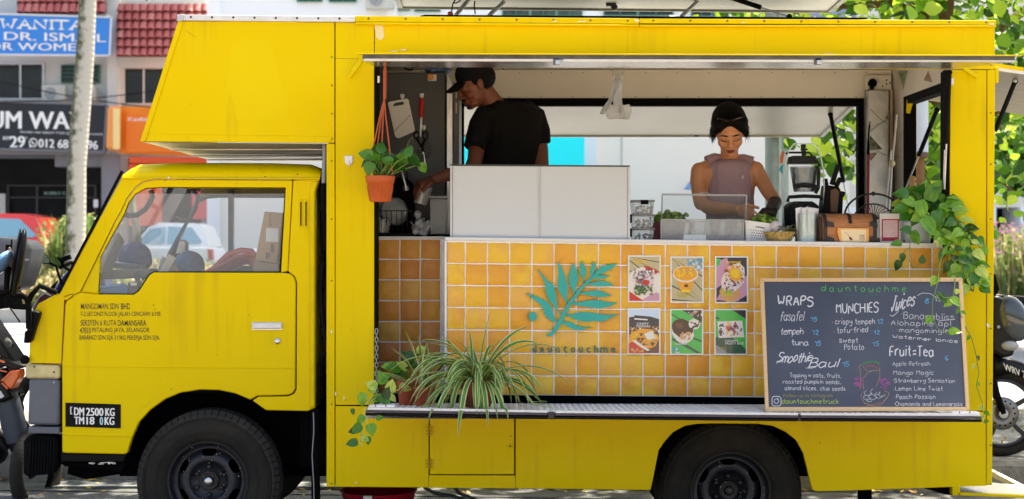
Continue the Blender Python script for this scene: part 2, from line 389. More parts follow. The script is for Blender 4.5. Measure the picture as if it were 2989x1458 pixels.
GRN = mat('fresh_greens', (0.2, 0.35, 0.05), 0.5, rnd=[lin((70, 118, 30)), lin((120, 160, 50)), lin((176, 200, 96))], noise=0.3, scale=30, island=True, transl=0.2)
# ================================================================== THE SETTING
GZ = -0.03
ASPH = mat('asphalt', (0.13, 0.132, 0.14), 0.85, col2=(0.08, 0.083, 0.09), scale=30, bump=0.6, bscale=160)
ASPHL = mat('sunny_asphalt', (0.30, 0.30, 0.31), 0.85, col2=(0.22, 0.22, 0.23), scale=2.5, bump=0.3, bscale=60)  # paler asphalt copy, the sun on the far road put into its colour
CONC = mat('kerb_concrete', (0.34, 0.33, 0.30), 0.9, col2=(0.13, 0.125, 0.10), scale=7, bump=0.5, bscale=40)
PAVE = mat('pavement_concrete', (0.26, 0.25, 0.23), 0.9, col2=(0.16, 0.155, 0.14), scale=3, bump=0.3, bscale=50)
SOIL = mat('soil', (0.16, 0.12, 0.07), 0.95, noise=0.4, scale=4, bump=0.5)
m = MB()
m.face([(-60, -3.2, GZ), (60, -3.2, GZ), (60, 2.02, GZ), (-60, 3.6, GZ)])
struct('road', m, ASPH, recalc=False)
m = MB(); m.face([(-60, -30, GZ), (60, -30, GZ), (60, -3.2, GZ), (-60, -3.2, GZ)]); struct('bounce_paving', m, mat('pale_paving', (.44, .36, .26), .85, noise=.2, scale=1.5, bump=.2), recalc=False)  # unseen ground added in a pale warm tone to bounce light upward
m = MB(); m.face([(-200, -30, -0.12), (200, -30, -0.12), (200, 260, -0.12), (-200, 260, -0.12)])
struct('ground', m, ASPH, recalc=False)
KY = lambda x: 2.38 - 0.085 * x            # kerb line, a little askew to the truck
rk = random.Random(3)
kerb = bpy.data.objects.new('kerb', None); put(kerb); kerb['kind'] = 'structure'
x = -9.0
while x < 9:
 w = 1.18; m = MB(); a, b = x + 0.008, x + w
 j = rk.uniform(-.008, .008)
 for (u0, u1) in ((a, b),):
  y0, y1 = KY(u0) + j, KY(u1) + j
  zt = 0.185 + rk.uniform(-.006, .006)
  f0 = [(u0, y0, GZ - .05), (u0, y0 + .015, zt - .03), (u0, y0 + .045, zt), (u0, y0 + .17, zt), (u0, y0 + .17, GZ - .05)]
  f1 = [(u1, y1 + p[1] - y0, p[2]) for p in f0]
  for i in range(4): m.face([f0[i], f1[i], f1[i + 1], f0[i + 1]])
  m.face(f0[::-1]); m.face(f1)
 ob('kerb_stone', m, CONC, kerb); x += w
m = MB(); m.prw([(-9, GZ - .1), (9, GZ - .1), (9, 0.17), (-9, 0.17)], 0, 1)   # pavement behind the kerb, following it
m.v = [(a, (KY(a) + 0.171) if b == 0 else 5.4, c) for a, b, c in m.v]
struct('pavement', m, PAVE)
m = MB()                                     # concrete gutter along the kerb, with a drain slab
m.face([(-9, KY(-9) - .42, GZ + .006), (9, KY(9) - .42, GZ + .006), (9, KY(9) + .01, GZ + .006), (-9, KY(-9) + .01, GZ + .006)])
struct('gutter', m, mat('gutter_concrete', (0.13, 0.135, 0.135), 0.9, col2=(0.06, 0.06, 0.055), scale=5, bump=0.3), recalc=False)
m = MB(); ya = 2.30; za = GZ + .010
gx0, gx1 = X(160, 2.4), X(420, 2.4)
dr = thing('drain_cover', 'worn grey slotted concrete drain cover in the gutter below the truck cab', 'drain cover', (gx0, ya, za))
DC = mat('drain_concrete', (0.20, 0.215, 0.215), 0.85, col2=(0.11, 0.12, 0.12), scale=9, bump=0.3)
m.box(gx0, gx1, ya, ya + .05, za, za + .012); m.box(gx0, gx1, ya + .22, ya + .27, za, za + .012)
m.box(gx0, gx0 + .06, ya + .05, ya + .22, za, za + .012); m.box(gx1 - .06, gx1, ya + .05, ya + .22, za, za + .012); ob('rim', m, DC, dr)
for i in range(5):
 yy = ya + .055 + i * .034; m = MB(); m.box(gx0 + .065, gx1 - .065, yy, yy + .02, za, za + .011); ob('bar', m, DC, dr)
for i, (a, b) in enumerate(((X(430, 2.4), X(560, 2.4)), (X(845, 2.4), X(1080, 2.4)))):
 m = MB(); m.box(a, b, 2.24, 2.62, GZ + .008, GZ + .03)
 one('drain_slab', m, DC, ('pale concrete slab in the gutter just right of the slotted drain cover', 'pale concrete gutter slab behind the black stand pipe of the truck')[i], 'slab', bevel=.004)
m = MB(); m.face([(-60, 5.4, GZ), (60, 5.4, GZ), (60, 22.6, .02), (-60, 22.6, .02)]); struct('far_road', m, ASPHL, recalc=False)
fk = bpy.data.objects.new('far_kerb', None); put(fk); fk['kind'] = 'structure'
x = -15.0
while x < 15:
 m = MB(); m.box(x + .01, x + 1.5, 22.6, 22.85, -.1, .30); ob('kerb_stone', m, mat('far_kerb_concrete', (0.42, 0.41, 0.38), .9, noise=.4, scale=2), fk, bevel=.02); x += 1.5
m = MB(); m.face([(-60, 22.85, .26), (60, 22.85, .26), (60, 25.2, .62), (-60, 25.2, .62)]); struct('planting_bed', m, SOIL, recalc=False)
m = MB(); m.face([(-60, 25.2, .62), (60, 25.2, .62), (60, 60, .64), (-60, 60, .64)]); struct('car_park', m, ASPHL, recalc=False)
def scatter(n, fx, fy, fz, h0, h1, mats, name, seed, blade=.03, lean=.35, flowers=0, **props):
 r = random.Random(seed); m = MB()
 for i in range(n):
  x, y = fx(r), fy(r); z = fz(x, y); h = r.uniform(h0, h1); a = r.uniform(0, 6.28); l = r.uniform(0, lean) * h
  b = blade * r.uniform(.6, 1.5); dx, dy = math.cos(a) * b, math.sin(a) * b
  t = (x + math.cos(a + 1.5) * l + r.uniform(-.05, .05), y + math.sin(a + 1.5) * l, z + h)
  md = (x + (t[0] - x) * .4, y + (t[1] - y) * .4, z + h * .6)
  m.m = 0 if r.random() < .62 else 1
  m.face([(x - dx * .6, y - dy * .6, z), (x + dx * .6, y + dy * .6, z), (md[0] + dx, md[1] + dy, md[2]), (md[0] - dx, md[1] - dy, md[2])])
  m.face([(md[0] - dx, md[1] - dy, md[2]), (md[0] + dx, md[1] + dy, md[2]), t])
  for _ in range(3):          # side leaves
   u = r.uniform(.3, 1); q = Vector((x + (t[0] - x) * u, y + (t[1] - y) * u, z + h * u)); v = Vector((r.uniform(-1, 1), r.uniform(-1, 1), r.uniform(-.2, .8))).normalized() * b * 3.2
   w = v.cross(Vector((r.uniform(-1, 1), r.uniform(-1, 1), r.uniform(-1, 1)))).normalized() * b * 1.1
   m.face([q, q + v * .5 + w, q + v, q + v * .5 - w])
  if flowers and r.random() < flowers:
   m.m = 2; c = Vector(t); e = .035
   for k in range(3): 
    a = r.uniform(0, 6.28); v = Vector((math.cos(a) * e, math.sin(a) * e, .02)); w = Vector((0, 0, e)); m.face([c - v - w * .5, c + v - w * .5, c + v + w * .5, c - v + w * .5])
 o = ob(name, m, mats, None, recalc=False); o['kind'] = 'stuff'
 for k, v in props.items(): o[k] = v
 return o
BU1 = mat('shrub_leaf', (0.16, 0.22, 0.05), 0.6, rnd=[lin((88, 104, 56)), lin((128, 134, 80)), lin((160, 156, 108))], noise=.3, scale=4, island=True, transl=.3)
BU2 = mat('dry_grass', (0.4, 0.34, 0.2), 0.7, rnd=[lin((150, 130, 80)), lin((196, 180, 130)), lin((210, 196, 160))], noise=.2, scale=4, island=True, transl=.25)
PUR = mat('purple_flower', lin((176, 140, 210)), 0.6, transl=.3)
BU3 = mat('fresh_shrub_leaf', (0.1, 0.3, 0.03), 0.6, rnd=[lin((58, 88, 40)), lin((86, 118, 54)), lin((124, 150, 78))], noise=.3, scale=4, island=True, transl=.35)
def bedz(x, y): return .26 + max(0, min(1, (y - 22.85) / 2.35)) * .36
scatter(5200, lambda r: r.uniform(-11.5, -2.0), lambda r: r.uniform(22.95, 25.0), bedz, .25, .72, [BU1, BU2], 'shrubbery', 5, blade=.035)
scatter(900, lambda r: r.gauss(-9.05, .22), lambda r: r.uniform(24.2, 25.0), bedz, .9, 1.65, [BU3, BU1], 'undergrowth', 6, blade=.035)
scatter(2600, lambda r: r.uniform(8.6, 13.5), lambda r: r.uniform(22.95, 25.0), bedz, .55, 1.55, [BU1, BU3, PUR], 'flower_bed', 7, blade=.03, flowers=.45)
scatter(420, lambda r: r.uniform(-6, 6), lambda r: r.uniform(2.9, 5.2), lambda x, y: .17, .02, .07, [BU3, BU2], 'weeds', 8, blade=.008)
m = MB(); r = random.Random(11)
for i in range(420):
 x = r.uniform(-3.6, 4.2); y = KY(x) - abs(r.gauss(0, .06)) - .01 if r.random() < .75 else r.uniform(1.9, 2.3); a = r.uniform(0, 6.28); s = r.uniform(.012, .035)
 z = GZ + .012 + r.uniform(0, .012); u = Vector((math.cos(a), math.sin(a), r.uniform(-.3, .3))) * s; v = Vector((-math.sin(a), math.cos(a), r.uniform(-.3, .3))) * s * .6
 c = Vector((x, y, z + .008)); m.face([c - u, c - v, c + u, c + v])
o = ob('litter_of_leaves', m, mat('fallen_leaf', (0.3, 0.2, 0.06), .8, rnd=[lin((90, 60, 30)), lin((160, 120, 50)), lin((196, 160, 70)), lin((90, 110, 40))], noise=.2, island=True), recalc=False); o['kind'] = 'stuff'
BY = 38.0
WALL = mat('render_white', lin((226, 226, 220)), 0.8, noise=.12, scale=.6, bump=.1, bscale=3)
WALLB = mat('render_bright_white', lin((252, 253, 253)), 0.8, noise=.04, scale=.5)
WALLG = mat('render_grey', lin((150, 150, 156)), 0.8, noise=.2, scale=.8)
DARKG = mat('dark_window_glass', (0.012, 0.016, 0.018), 0.12, noise=.5, scale=1.2, spec=.4)
DARKI = mat('dark_shop_interior', (0.010, 0.011, 0.014), 0.8, noise=.5, scale=1.5)  # near-black sheet colour standing in for the shade inside the shops
GFR = mat('green_window_frame', lin((40, 120, 100)), .5)
WFR = mat('white_window_frame', lin((225, 228, 228)), .5)
GRID = mat('painted_tree_reflection', (0.10, 0.14, 0.11), .15, rnd=None, noise=.8, scale=2.5)  # tree reflection put into the pane colour as mottled grey green
RT = mat('red_roof_tile', lin((182, 78, 72)), .45, rnd=[lin((168, 78, 74)), lin((182, 94, 88)), lin((196, 122, 112))], noise=.35, scale=2, bump=.1)
hs = thing('shophouse', 'old white shophouse with red tiled canopies behind the palm trunk', 'building', (X(300, BY), BY, .64))
def wp(px0, px1, py0, py1, y0, y1, material, parent=hs, name='wall', **k):
 m = MB(); m.pb(px0, px1, py0, py1, y0, y1); return ob(name, m, material, parent, **k)
wp(-500, 603, -900, 452, BY + .3, BY + 8, WALL)                        # upper floors
wp(-500, -300, 452, 813, BY + .3, BY + 8, WALLG)
wp(296, 352, 452, 813, BY - .6, BY + .3, WALLG, name='pillar')
wp(588, 700, 452, 813, BY - .6, BY + .3, WALLG, name='pillar')
wp(-300, 900, 452, 813, BY + 2.4, BY + 2.6, DARKI, name='shop_front')
wp(160, 300, 452, 487, BY - .35, BY + .3, WALLG, name='beam')
wp(313, 343, -40, 310, BY - .25, BY + .29, WALL, name='pillar')
wp(350, 360, 166, 300, BY + .05, BY + .2, WHT, name='downpipe')
wp(-300, 313, 428, 452, BY - .9, BY + .3, WALLG, name='beam')
def window(px0, px1, py0, py1, fr, gl, parent, Y=BY + .3, mull=(), bars=(), fw=5):
 m = MB(); m.pb(px0, px1, py0, py0 + fw, Y - .10, Y + .02); m.pb(px0, px1, py1 - fw, py1, Y - .10, Y + .02)
 m.pb(px0, px0 + fw, py0 + fw, py1 - fw, Y - .10, Y + .02); m.pb(px1 - fw, px1, py0 + fw, py1 - fw, Y - .10, Y + .02)
 for a in mull: m.pb(a - fw * .5, a + fw * .5, py0 + fw, py1 - fw, Y - .09, Y + .02)
 w = ob('window', m, fr, parent)
 edges = [px0 + fw] + sorted(mull) + [px1 - fw]
 for a, b in zip(edges, edges[1:]):
  g = MB(); g.pb(a, b, py0 + fw, py1 - fw, Y - .04, Y - .03); ob('pane', g, gl, w)
 for a in bars:
  g = MB(); g.pb(px0 + fw, px1 - fw, a - 1.2, a + 1.2, Y - .07, Y - .05); ob('bar', g, fr, w)
 return w
window(-70, 128, 184, 292, WFR, DARKG, hs, mull=(59,))
window(178, 290, 190, 243, GFR, DARKG, hs, bars=(202, 214, 226), fw=3)
window(360, 600, 197, 306, WFR, DARKG, hs, mull=(419, 520), fw=4)
window(-250, -90, 184, 292, WFR, DARKG, hs, mull=(-170,))
def tile_mesh(w, h):
 m = MB(); n = 6; th = .02
 for i in range(n):
  a0, a1 = math.pi * i / n, math.pi * (i + 1) / n
  p = lambda a, e: (-math.cos(a) * w / 2, 0, 0)
  q = [(-math.cos(a0) * w / 2, -math.sin(a0) * .10, -h / 2 - .01), (-math.cos(a1) * w / 2, -math.sin(a1) * .10, -h / 2 - .01),
             (-math.cos(a1) * w * .47, -math.sin(a1) * .075 + .03, h / 2 + .02), (-math.cos(a0) * w * .47, -math.sin(a0) * .075 + .03, h / 2 + .02)]
  m.face(q)
  m.face([(q[0][0], q[0][1] + .02, q[0][2]), (q[1][0], q[1][1] + .02, q[1][2]), q[1], q[0]])
 return m.mesh('roof_tile', RT, 'all')
def tiled(px0, px1, py0, py1, nx, ny, Yb, Yt):
 c = MB(); m = MB(); m.face([P(px0, py1, Yb + .05), P(px1, py1, Yb + .05), P(px1, py0, Yt + .05), P(px0, py0, Yt + .05)])
 rf = ob('roof', m, mat('roof_underlay', lin((120, 50, 46)), .7), hs, recalc=False)
 w = M_((px1 - px0) / nx, Yb); hh = M_((py1 - py0) / ny, Yb); me = tile_mesh(w * 1.0, hh)
 for j in range(ny):
  for i in range(nx):
   u, v = (i + .5) / nx, (j + .5) / ny
   p = P(px0 + (px1 - px0) * u, py0 + (py1 - py0) * v, Yt + (Yb - Yt) * v)
   place('roof_tile', me, Matrix.Translation(p) @ Matrix.Rotation(rk.uniform(-.02, .02), 4, 'Y') @ Matrix.Rotation(-.5, 4, 'X'), rf)
tiled(340, 610, 12, 167, 12, 6, BY - .9, BY - .1)
tiled(50, 308, -48, 41, 12, 3, BY - .9, BY - .3)
wp(38, 312, 41, 52, BY - .7, BY + .29, WALL, name='beam')
wp(345, 603, 167, 197, BY - .2, BY + .29, WALL, name='beam')
def sign(name, label, corners, Y, material, border=None, cat='sign', depth=.18):
 m = MB(); m.pr(corners, Y, Y + depth)
 t = thing(name, label, cat, P(corners[0][0], corners[0][1], Y))
 ob('board', m, material, t)
 if border:
  cx = sum(c[0] for c in corners) / 4; cy = sum(c[1] for c in corners) / 4
  b = MB()
  for i in range(4):
   a, c = corners[i], corners[(i + 1) % 4]; b.bar(P(*a, Y - .01), P(*c, Y - .01), .04, .05)
  ob('border', b, border, t)
 return t
BLUE = mat('blue_signboard', lin((44, 140, 226)), .4, noise=.08, scale=1)
sg = sign('signboard', 'blue clinic signboard reading WANITA, DR. ISMAIL and FOR WOMEN in white', [(-260, 158), (320, 163), (325, 51), (-260, 34)], BY - 1.0, BLUE, WHT)
SW = mat('white_sign_lettering', lin((245, 245, 240)), .5)
fy = lambda Y: (lambda a, b: P(a, b, Y))
m = MB(); strokes('WANITA', 6, 240, 57, 82, fy(BY - 1.03), .055, m, jit=0, serif=True, smooth=0, slope=5)
m2 = m; m = MB(); text_flat('K DR. ISMAIL', -48, 310, 92, 116, BY - 1.03, bold=.03, mb=m2, slope=8)
text_flat('FOR WOMEN', -62, 262, 124, 146, BY - 1.03, bold=.03, mb=m2, slope=4); ob('lettering', m2, SW, sg, recalc=False)
BKS = mat('black_signboard', lin((26, 30, 40)), .5, noise=.3, scale=1)
sg = sign('signboard', 'black shop signboard with white words UM WAX and a phone number', [(-260, 430), (303, 443), (312, 306), (-260, 290)], BY - 1.2, BKS, mat('sign_grey_edge', lin((120, 122, 128)), .5))
m = MB(); text_flat('PREMIUM WAX', -212, 252, 322, 373, BY - 1.23, bold=.035, mb=m, slope=6)
text_flat('Dimiliki oleh BBGW TTDI SDN BHD (001234-P)', 60, 300, 382, 390, BY - 1.23, mb=m, slope=8)
text_flat('RM', 9, 30, 399, 409, BY - 1.23, bold=.03, mb=m); text_flat('29', 28, 74, 398, 431, BY - 1.23, bold=.04, mb=m); text_flat('*', 74, 80, 399, 406, BY - 1.23, mb=m)
text_flat('012 688 2796', 112, 286, 406, 431, BY - 1.23, bold=.035, mb=m, slope=6); text_flat('LT', -60, -4, 398, 428, BY - 1.23, bold=.03, mb=m)
pts = [P(97 + 11 * math.cos(a / 16 * 6.283), 417 + 12 * math.sin(a / 16 * 6.283), BY - 1.23) for a in range(17)]; ribbon(m, pts, .028)
ribbon(m, [P(87, 431, BY - 1.23), P(90, 422, BY - 1.23)], .04)
ribbon(m, [P(92, 411, BY - 1.23), P(95, 418, BY - 1.23), P(102, 422, BY - 1.23)], .035); ob('lettering', m, SW, sg, recalc=False)
ORG = mat('orange_signboard', lin((255, 140, 18)), .45, noise=.1, scale=1.5); ORR = mat('red_orange_panel', lin((238, 84, 24)), .5)
sg = sign('signboard', 'orange shop signboard with a rounded lightbox end, behind the truck cab box', [(352, 449), (760, 462), (760, 318), (352, 312)], BY - 1.3, ORG)
m = MB(); m.pr([(306, 437), (350, 444), (350, 310), (312, 308)], BY - 1.6, BY - 1.3); ob('lightbox', m, mat('pale_orange_lightbox', lin((250, 160, 80)), .4), sg, bevel=.1)
m = MB(); m.pb(330, 349, 318, 436, BY - 1.66, BY - 1.61); ob('light_strip', m, mat('cream_strip', lin((255, 226, 150)), .4), sg)
m = MB(); m.pb(366, 760, 338, 446, BY - 1.36, BY - 1.31); ob('panel', m, mat('deep_orange_panel', lin((255, 128, 8)), .4), sg, bevel=.02)
m = MB(); text_flat('Kedai Perabot', 374, 520, 343, 354, BY - 1.38, bold=.03, mb=m); ob('lettering', m, SW, sg, recalc=False)
sg = sign('banner', 'red orange banner strip hung under the orange shop signboard', [(378, 477), (760, 480), (760, 462), (376, 458)], BY - 1.3, ORR, cat='banner')
wp(376, 470, 480, 660, BY - 1.25, BY - 1.1, ORR, None, 'advert_banner', label='tall orange banner on the shopfront seen through the cab window', category='banner')
wp(560, 700, 560, 640, BY - .7, BY - .62, mat('pink_red_banner', lin((222, 90, 96)), .5), None, 'advert_banner', label='low pinkish red banner on the shopfront seen through the cab window', category='banner')
m = MB(); text_flat('BUBBLE G', 129, 191, 560, 569, BY + 2.3, bold=.02, mb=m); o = one('shop_lettering', m, mat('teal_white_letters', lin((160, 205, 195)), .5), 'small pale letters on the dark shopfront beside the palm trunk', 'sign', recalc=False)
t = thing('shop_door', 'dark glazed shop door with grey frame behind the palm trunk', 'door', P(60, 800, BY + 2.2))
m = MB()
for a in (20, 105, 200, 275): m.pb(a, a + 5, 545, 800, BY + 2.2, BY + 2.3)
for b in (540, 575, 700): m.pb(20, 280, b, b + 4, BY + 2.21, BY + 2.29)
ob('frame', m, mat('dark_grey_frame', (0.05, .05, .055), .5), t)
m = MB(); m.pb(-20, 15, 566, 640, BY + 2.2, BY + 2.25); one('notice', m, WPL, 'white notice sheet on the dark shopfront above the red car', 'notice')
m = MB(); m.pb(273, 286, 583, 606, BY - .62, BY - .6); one('notice', m, WPL, 'small white notice right of the palm trunk on the grey pillar', 'notice')
def aircon(px0, px1, py0, py1, label, Y):
 t = thing('air_conditioner', label, 'air conditioner', P(px0, py1, Y))
 m = MB(); m.pb(px0, px1, py0, py1, Y, Y + .35); ob('casing', m, mat('ac_cream', lin((214, 212, 200)), .5, noise=.1), t, bevel=.02)
 cx, cy, rr = px0 + (px1 - px0) * .38, (py0 + py1) / 2, (py1 - py0) * .38
 c = P(cx, cy, Y - .01); rm = M_(rr, Y)
 m = MB(); m.lathe(c, [(rm, 0), (rm, .015), (rm * .2, .02)], 'Y', 20); ob('fan_grille', m, mat('ac_grille', (.22, .22, .23), .5), t)
 for k in range(4):
  m = MB(); ribbon(m, [P(cx + math.cos(a) * rr * (1 - k * .22), cy + math.sin(a) * rr * (1 - k * .22), Y - .03) for a in [i * .3927 for i in range(17)]], .012); ob('grille_ring', m, WPL, t, recalc=False)
aircon(121, 189, 249, 297, 'cream air conditioner unit left of the palm trunk above the black signboard', BY - .35)
aircon(240, 277, 249, 297, 'cream air conditioner unit half hidden right of the palm trunk', BY - .35)
aircon(1066, 1150, -30, 26, 'white air conditioner unit on the white wall above the truck roof', BY - 6.4)
wb = thing('white_building', 'bright white building filling the view behind the truck', 'building', (2, 32, .64))
WY = 32.0
def wq(px0, px1, py0, py1, y0, y1, material, name='wall', parent=wb): return wp(px0, px1, py0, py1, y0, y1, material, parent, name)
wq(604, 2480, 60, 813, WY, WY + 5, mat('render_offwhite', lin((255, 246, 230)), .8, noise=.05, scale=.4))
wq(604, 2480, -900, 60, WY - .05, WY + 4.9, WALLB)
wq(604, 640, -900, 813, WY - .25, WY - .05, WALLB, 'pillar')
wq(1130, 1160, -900, 50, WY - .2, WY - .05, WALLB, 'pillar'); wq(1706, 1742, 60, 813, WY - .3, WY, WALLB, 'pillar')
wq(1812, 1817, 60, 813, WY - .02, WY, mat('joint_grey', lin((200, 198, 190)), .8), 'wall_joint')
for a, b, t_, u in ((1134, 1196, -60, 31), (1210, 1285, -60, 34), (1466, 1545, 22, 47), (1550, 1622, 22, 47), (1627, 1700, 22, 47), (1762, 1860, 22, 46), (1864, 1966, 22, 46), (2018, 2078, 20, 48), (2082, 2184, 20, 48), (2188, 2244, 20, 48), (866, 940, -30, 5), (960, 1040, -30, 6)):
 window(a, b, t_, u, GFR, GRID if a > 1400 and a < 1750 else DARKG, wb, Y=WY - .05, mull=(a + (b - a) * .5,), fw=3)
wq(2246, 2316, -60, 60, WY - .5, WY - .05, WALLG, 'pillar')
rb = thing('cream_building', 'cream building with a dark open shopfront at the right edge', 'building', (12, 32, .64))
wq(2480, 3500, -300, 606, WY + .2, WY + 5, mat('render_cream', lin((232, 226, 214)), .8, noise=.08, scale=.6), 'wall', rb)
wq(2480, 3500, 606, 813, WY + 1.6, WY + 2, DARKI, 'shop_front', rb)
for a in (2480, 2560, 2880, 2979, 3080, 3300): wq(a, a + (30 if a > 2900 else 28), 606, 813, WY + .1, WY + 1.6, WALLB, 'pillar', rb)
wq(2920, 2975, 690, 760, WY + 1.3, WY + 1.5, mat('dull_red_goods', lin((110, 40, 40)), .7, noise=.5, scale=3), 'shop_goods', rb)
wq(2480, 3500, -900, -300, WY + .2, WY + 5, WALLG, 'wall', rb)
wq(2200, 2500, -40, 52, WY - 4.2, WY - 4, mat('blue_grey_sheet', lin((150, 158, 200)), .6, noise=.2, scale=2), 'awning', rb)
m = MB(); m.pr([(1300, 640), (1706, 640), (1706, 397), (1300, 390)], 30.5, 30.6)
one('hoarding', m, mat('cyan_hoarding', lin((0, 250, 255)), .8, spec=.1), 'bright cyan hoarding seen through the back of the truck behind the man', 'hoarding')
m = MB(); m.pr([(1996, 554), (2026, 554), (2013, 531)], 31.7, 31.72); one('warning_sign', m, mat('sign_blue', lin((60, 140, 205)), .5), 'small blue triangular sign on the white wall left of the woman', 'sign')
m = MB(); m.pr([(2000, 551), (2021, 551), (2012, 535)], 31.68, 31.69); ob('sign_face', m, mat('sign_blue2', lin((120, 180, 225)), .5), bpy.data.objects['warning_sign'])
for i, (z0, z1, s_) in enumerate(((215, 330, 40), (300, 240, -20))):
 pts = [P(-100 + k * 60, z0 + (z1 - z0) * k / 12 + 18 * math.sin(k / 12 * math.pi), 30 + i) for k in range(13)]
 m = MB(); m.tube(pts, .012, 5); one('overhead_cable', m, BLK, ('thin black cable sagging to the right past the air conditioners', 'thin black cable rising to the right towards the cab box')[i], 'cable')
tr = thing('palm_tree', 'tall smooth pale palm trunk with mossy left side behind the cab', 'tree', P(225, 900, 20) * 1)
PALM = bpy.data.materials.new('palm_bark'); PALM.use_nodes = True
t_ = PALM.node_tree; N = t_.nodes; L = t_.links; b_ = N['Principled BSDF']; b_.inputs['Roughness'].default_value = .85
tc = N.new('ShaderNodeTexCoord'); nz = N.new('ShaderNodeTexNoise'); nz.inputs['Scale'].default_value = 9; nz.inputs['Detail'].default_value = 6; L.new(tc.outputs['Object'], nz.inputs['Vector'])
sp = N.new('ShaderNodeSeparateXYZ'); L.new(tc.outputs['Normal'], sp.inputs[0])
ma = N.new('ShaderNodeMath'); ma.operation = 'MULTIPLY_ADD'; ma.inputs[1].default_value = .42; L.new(sp.outputs[0], ma.inputs[0]); L.new(nz.outputs[0], ma.inputs[2])
cr = N.new('ShaderNodeValToRGB'); e = cr.color_ramp.elements; e[0].position = .22; e[0].color = (*lin((70, 72, 44)), 1); e[1].position = .55; e[1].color = (*lin((178, 173, 160)), 1)
L.new(ma.outputs[0], cr.inputs[0]); L.new(cr.outputs[0], b_.inputs['Base Color'])
wv = N.new('ShaderNodeTexWave'); wv.bands_direction = 'Z'; wv.inputs['Scale'].default_value = 3.2; wv.inputs['Distortion'].default_value = 1.2; L.new(tc.outputs['Object'], wv.inputs['Vector'])
bp = N.new('ShaderNodeBump'); bp.inputs['Strength'].default_value = .4; bp.inputs['Distance'].default_value = .012; L.new(wv.outputs[0], bp.inputs['Height']); L.new(bp.outputs[0], b_.inputs['Normal'])
m = MB(); pts = []; rs = []
for py, cx, w in ((900, 218, 62), (760, 219, 56), (640, 222, 56), (480, 224, 54), (300, 238, 55), (150, 249, 52), (0, 256, 49), (-300, 268, 44), (-650, 280, 38)):
 pts.append(P(cx, py, 20)); rs.append(M_(w / 2, 20))
m.tube(pts, rs, 20, up=(0, 1, 0)); ob('trunk', m, PALM, tr, smooth=True)
m = MB(); top = pts[-1]
for k in range(14):
 a = k / 14 * 6.283; L_ = 2.6; ax = Vector((math.cos(a), math.sin(a), 0))
 rach = [top + ax * (u * L_) + Vector((0, 0, .9 * u * 1.6 - 1.9 * u * u)) for u in [i / 8 for i in range(9)]]
 for i in range(1, 9):
  for s_ in (-1, 1):
   q = rach[i]; sd_ = ax.cross(Vector((0, 0, 1))) * s_ * .55 * (1.1 - i / 9); m.face([q, q + ax * .08, q + sd_ + ax * .25 - Vector((0, 0, .25))])
ob('crown', m, LEAFD, tr, recalc=False)
GPOST = mat('galvanised_post', lin((150, 160, 156)), .5, .5, noise=.25, scale=5)
t = thing('lamp_post', 'grey galvanised post seen right of the woman through the truck', 'post', P(2250, 1100, 4.5))
m = MB(); m.tube([P(2254, 1290, 4.5), P(2254, -300, 4.5)], M_(21, 4.5), 16); ob('pole', m, GPOST, t, smooth=True)
m = MB(); m.tube([P(2288, 1290, 4.7), P(2288, -300, 4.7)], M_(14, 4.7), 14); ob('conduit', m, mat('pale_blue_pipe', lin((190, 205, 212)), .4), t, smooth=True)
m = MB(); m.tube([P(2254, 1292, 4.5), P(2254, 1276, 4.5)], M_(34, 4.5), 16); ob('base_plate', m, GPOST, t)
def car(px0, px1, pyroof, Y, paint, label, flip=1, hatch=True, wheels=True):
 gz = .64; Lm = M_(px1 - px0, Y); H = Z(pyroof, Y) - gz; x0 = X(px0, Y)
 q = lambda u, v: ((x0 + (u if flip > 0 else 1 - u) * Lm), gz + v * H)
 t = thing('parked_car', label, 'car', (x0 + Lm / 2, Y, gz), group='cars in the car park behind')
 body = [(0, .28), (.02, .18), (.98, .18), (1.0, .32), (.995, .56), (.96, .64), (.26, .64), (.06, .56), (.01, .44)]
 m = MB(); m.prw([q(*p) for p in body], Y, Y + 1.65); ob('body', m, paint, t, bevel=.07)
 top = [(.26, .63), (.40, .93), (.50, 1.0), (.82, .99), (.90, .94), (.965, .63)] if hatch else [(.24, .63), (.38, .93), (.48, 1.0), (.68, .99), (.76, .94), (.90, .64)]
 m = MB(); n = len(top); lo = [Vector((q(*p)[0], Y + .03, q(*p)[1])) for p in top]
 lo = [Vector((v.x, Y + .03 + .2 * max(0, (p[1] - .63) / .37), v.z)) for v, p in zip(lo, top)]; hi = [Vector((v.x, Y + 1.65 - (v.y - Y), v.z)) for v in lo]
 m.face(lo); m.face(hi[::-1])
 for i in range(n): m.face([lo[i], lo[(i + 1) % n], hi[(i + 1) % n], hi[i]])
 ob('cabin', m, paint, t, bevel=.05)
 gl = mat('car_glass', lin((150, 190, 196)), .08, metal=.6)
 for poly in (([(.31, .67), (.415, .90), (.56, .94), (.56, .67)], [(.58, .67), (.58, .94), (.80, .92), (.90, .70), (.88, .67)]) if hatch else ([(.29, .67), (.395, .90), (.50, .94), (.50, .67)], [(.52, .67), (.52, .94), (.70, .92), (.82, .68)])):
  g = MB(); g.face([Vector((q(*p)[0], Y + .012 + .2 * (p[1] - .63) / .37, q(*p)[1])) for p in poly]); ob('window', g, gl, t, recalc=False)
 g = MB(); g.prw([q(.965, .40), q(1.003, .42), q(.995, .58), q(.955, .60)], Y - .01, Y + .2); ob('tail_light', g, mat('tail_red', lin((200, 20, 20)), .2), t)
 for u in (.18, .80):
  c = q(u, .2); rr = .30
  w = MB(); w.lathe((c[0], Y - .02, gz + rr), [(rr * .55, 0), (rr * .9, -.01), (rr, .04), (rr, .2)], 'Y', 24); wh = ob('wheel', w, TYRE, t, smooth=True)
  w = MB(); w.lathe((c[0], Y - .035, gz + rr), [(.02, 0), (rr * .5, .0), (rr * .58, .02)], 'Y', 24); ob('hubcap', w, ALU, wh, smooth=True)
 return t
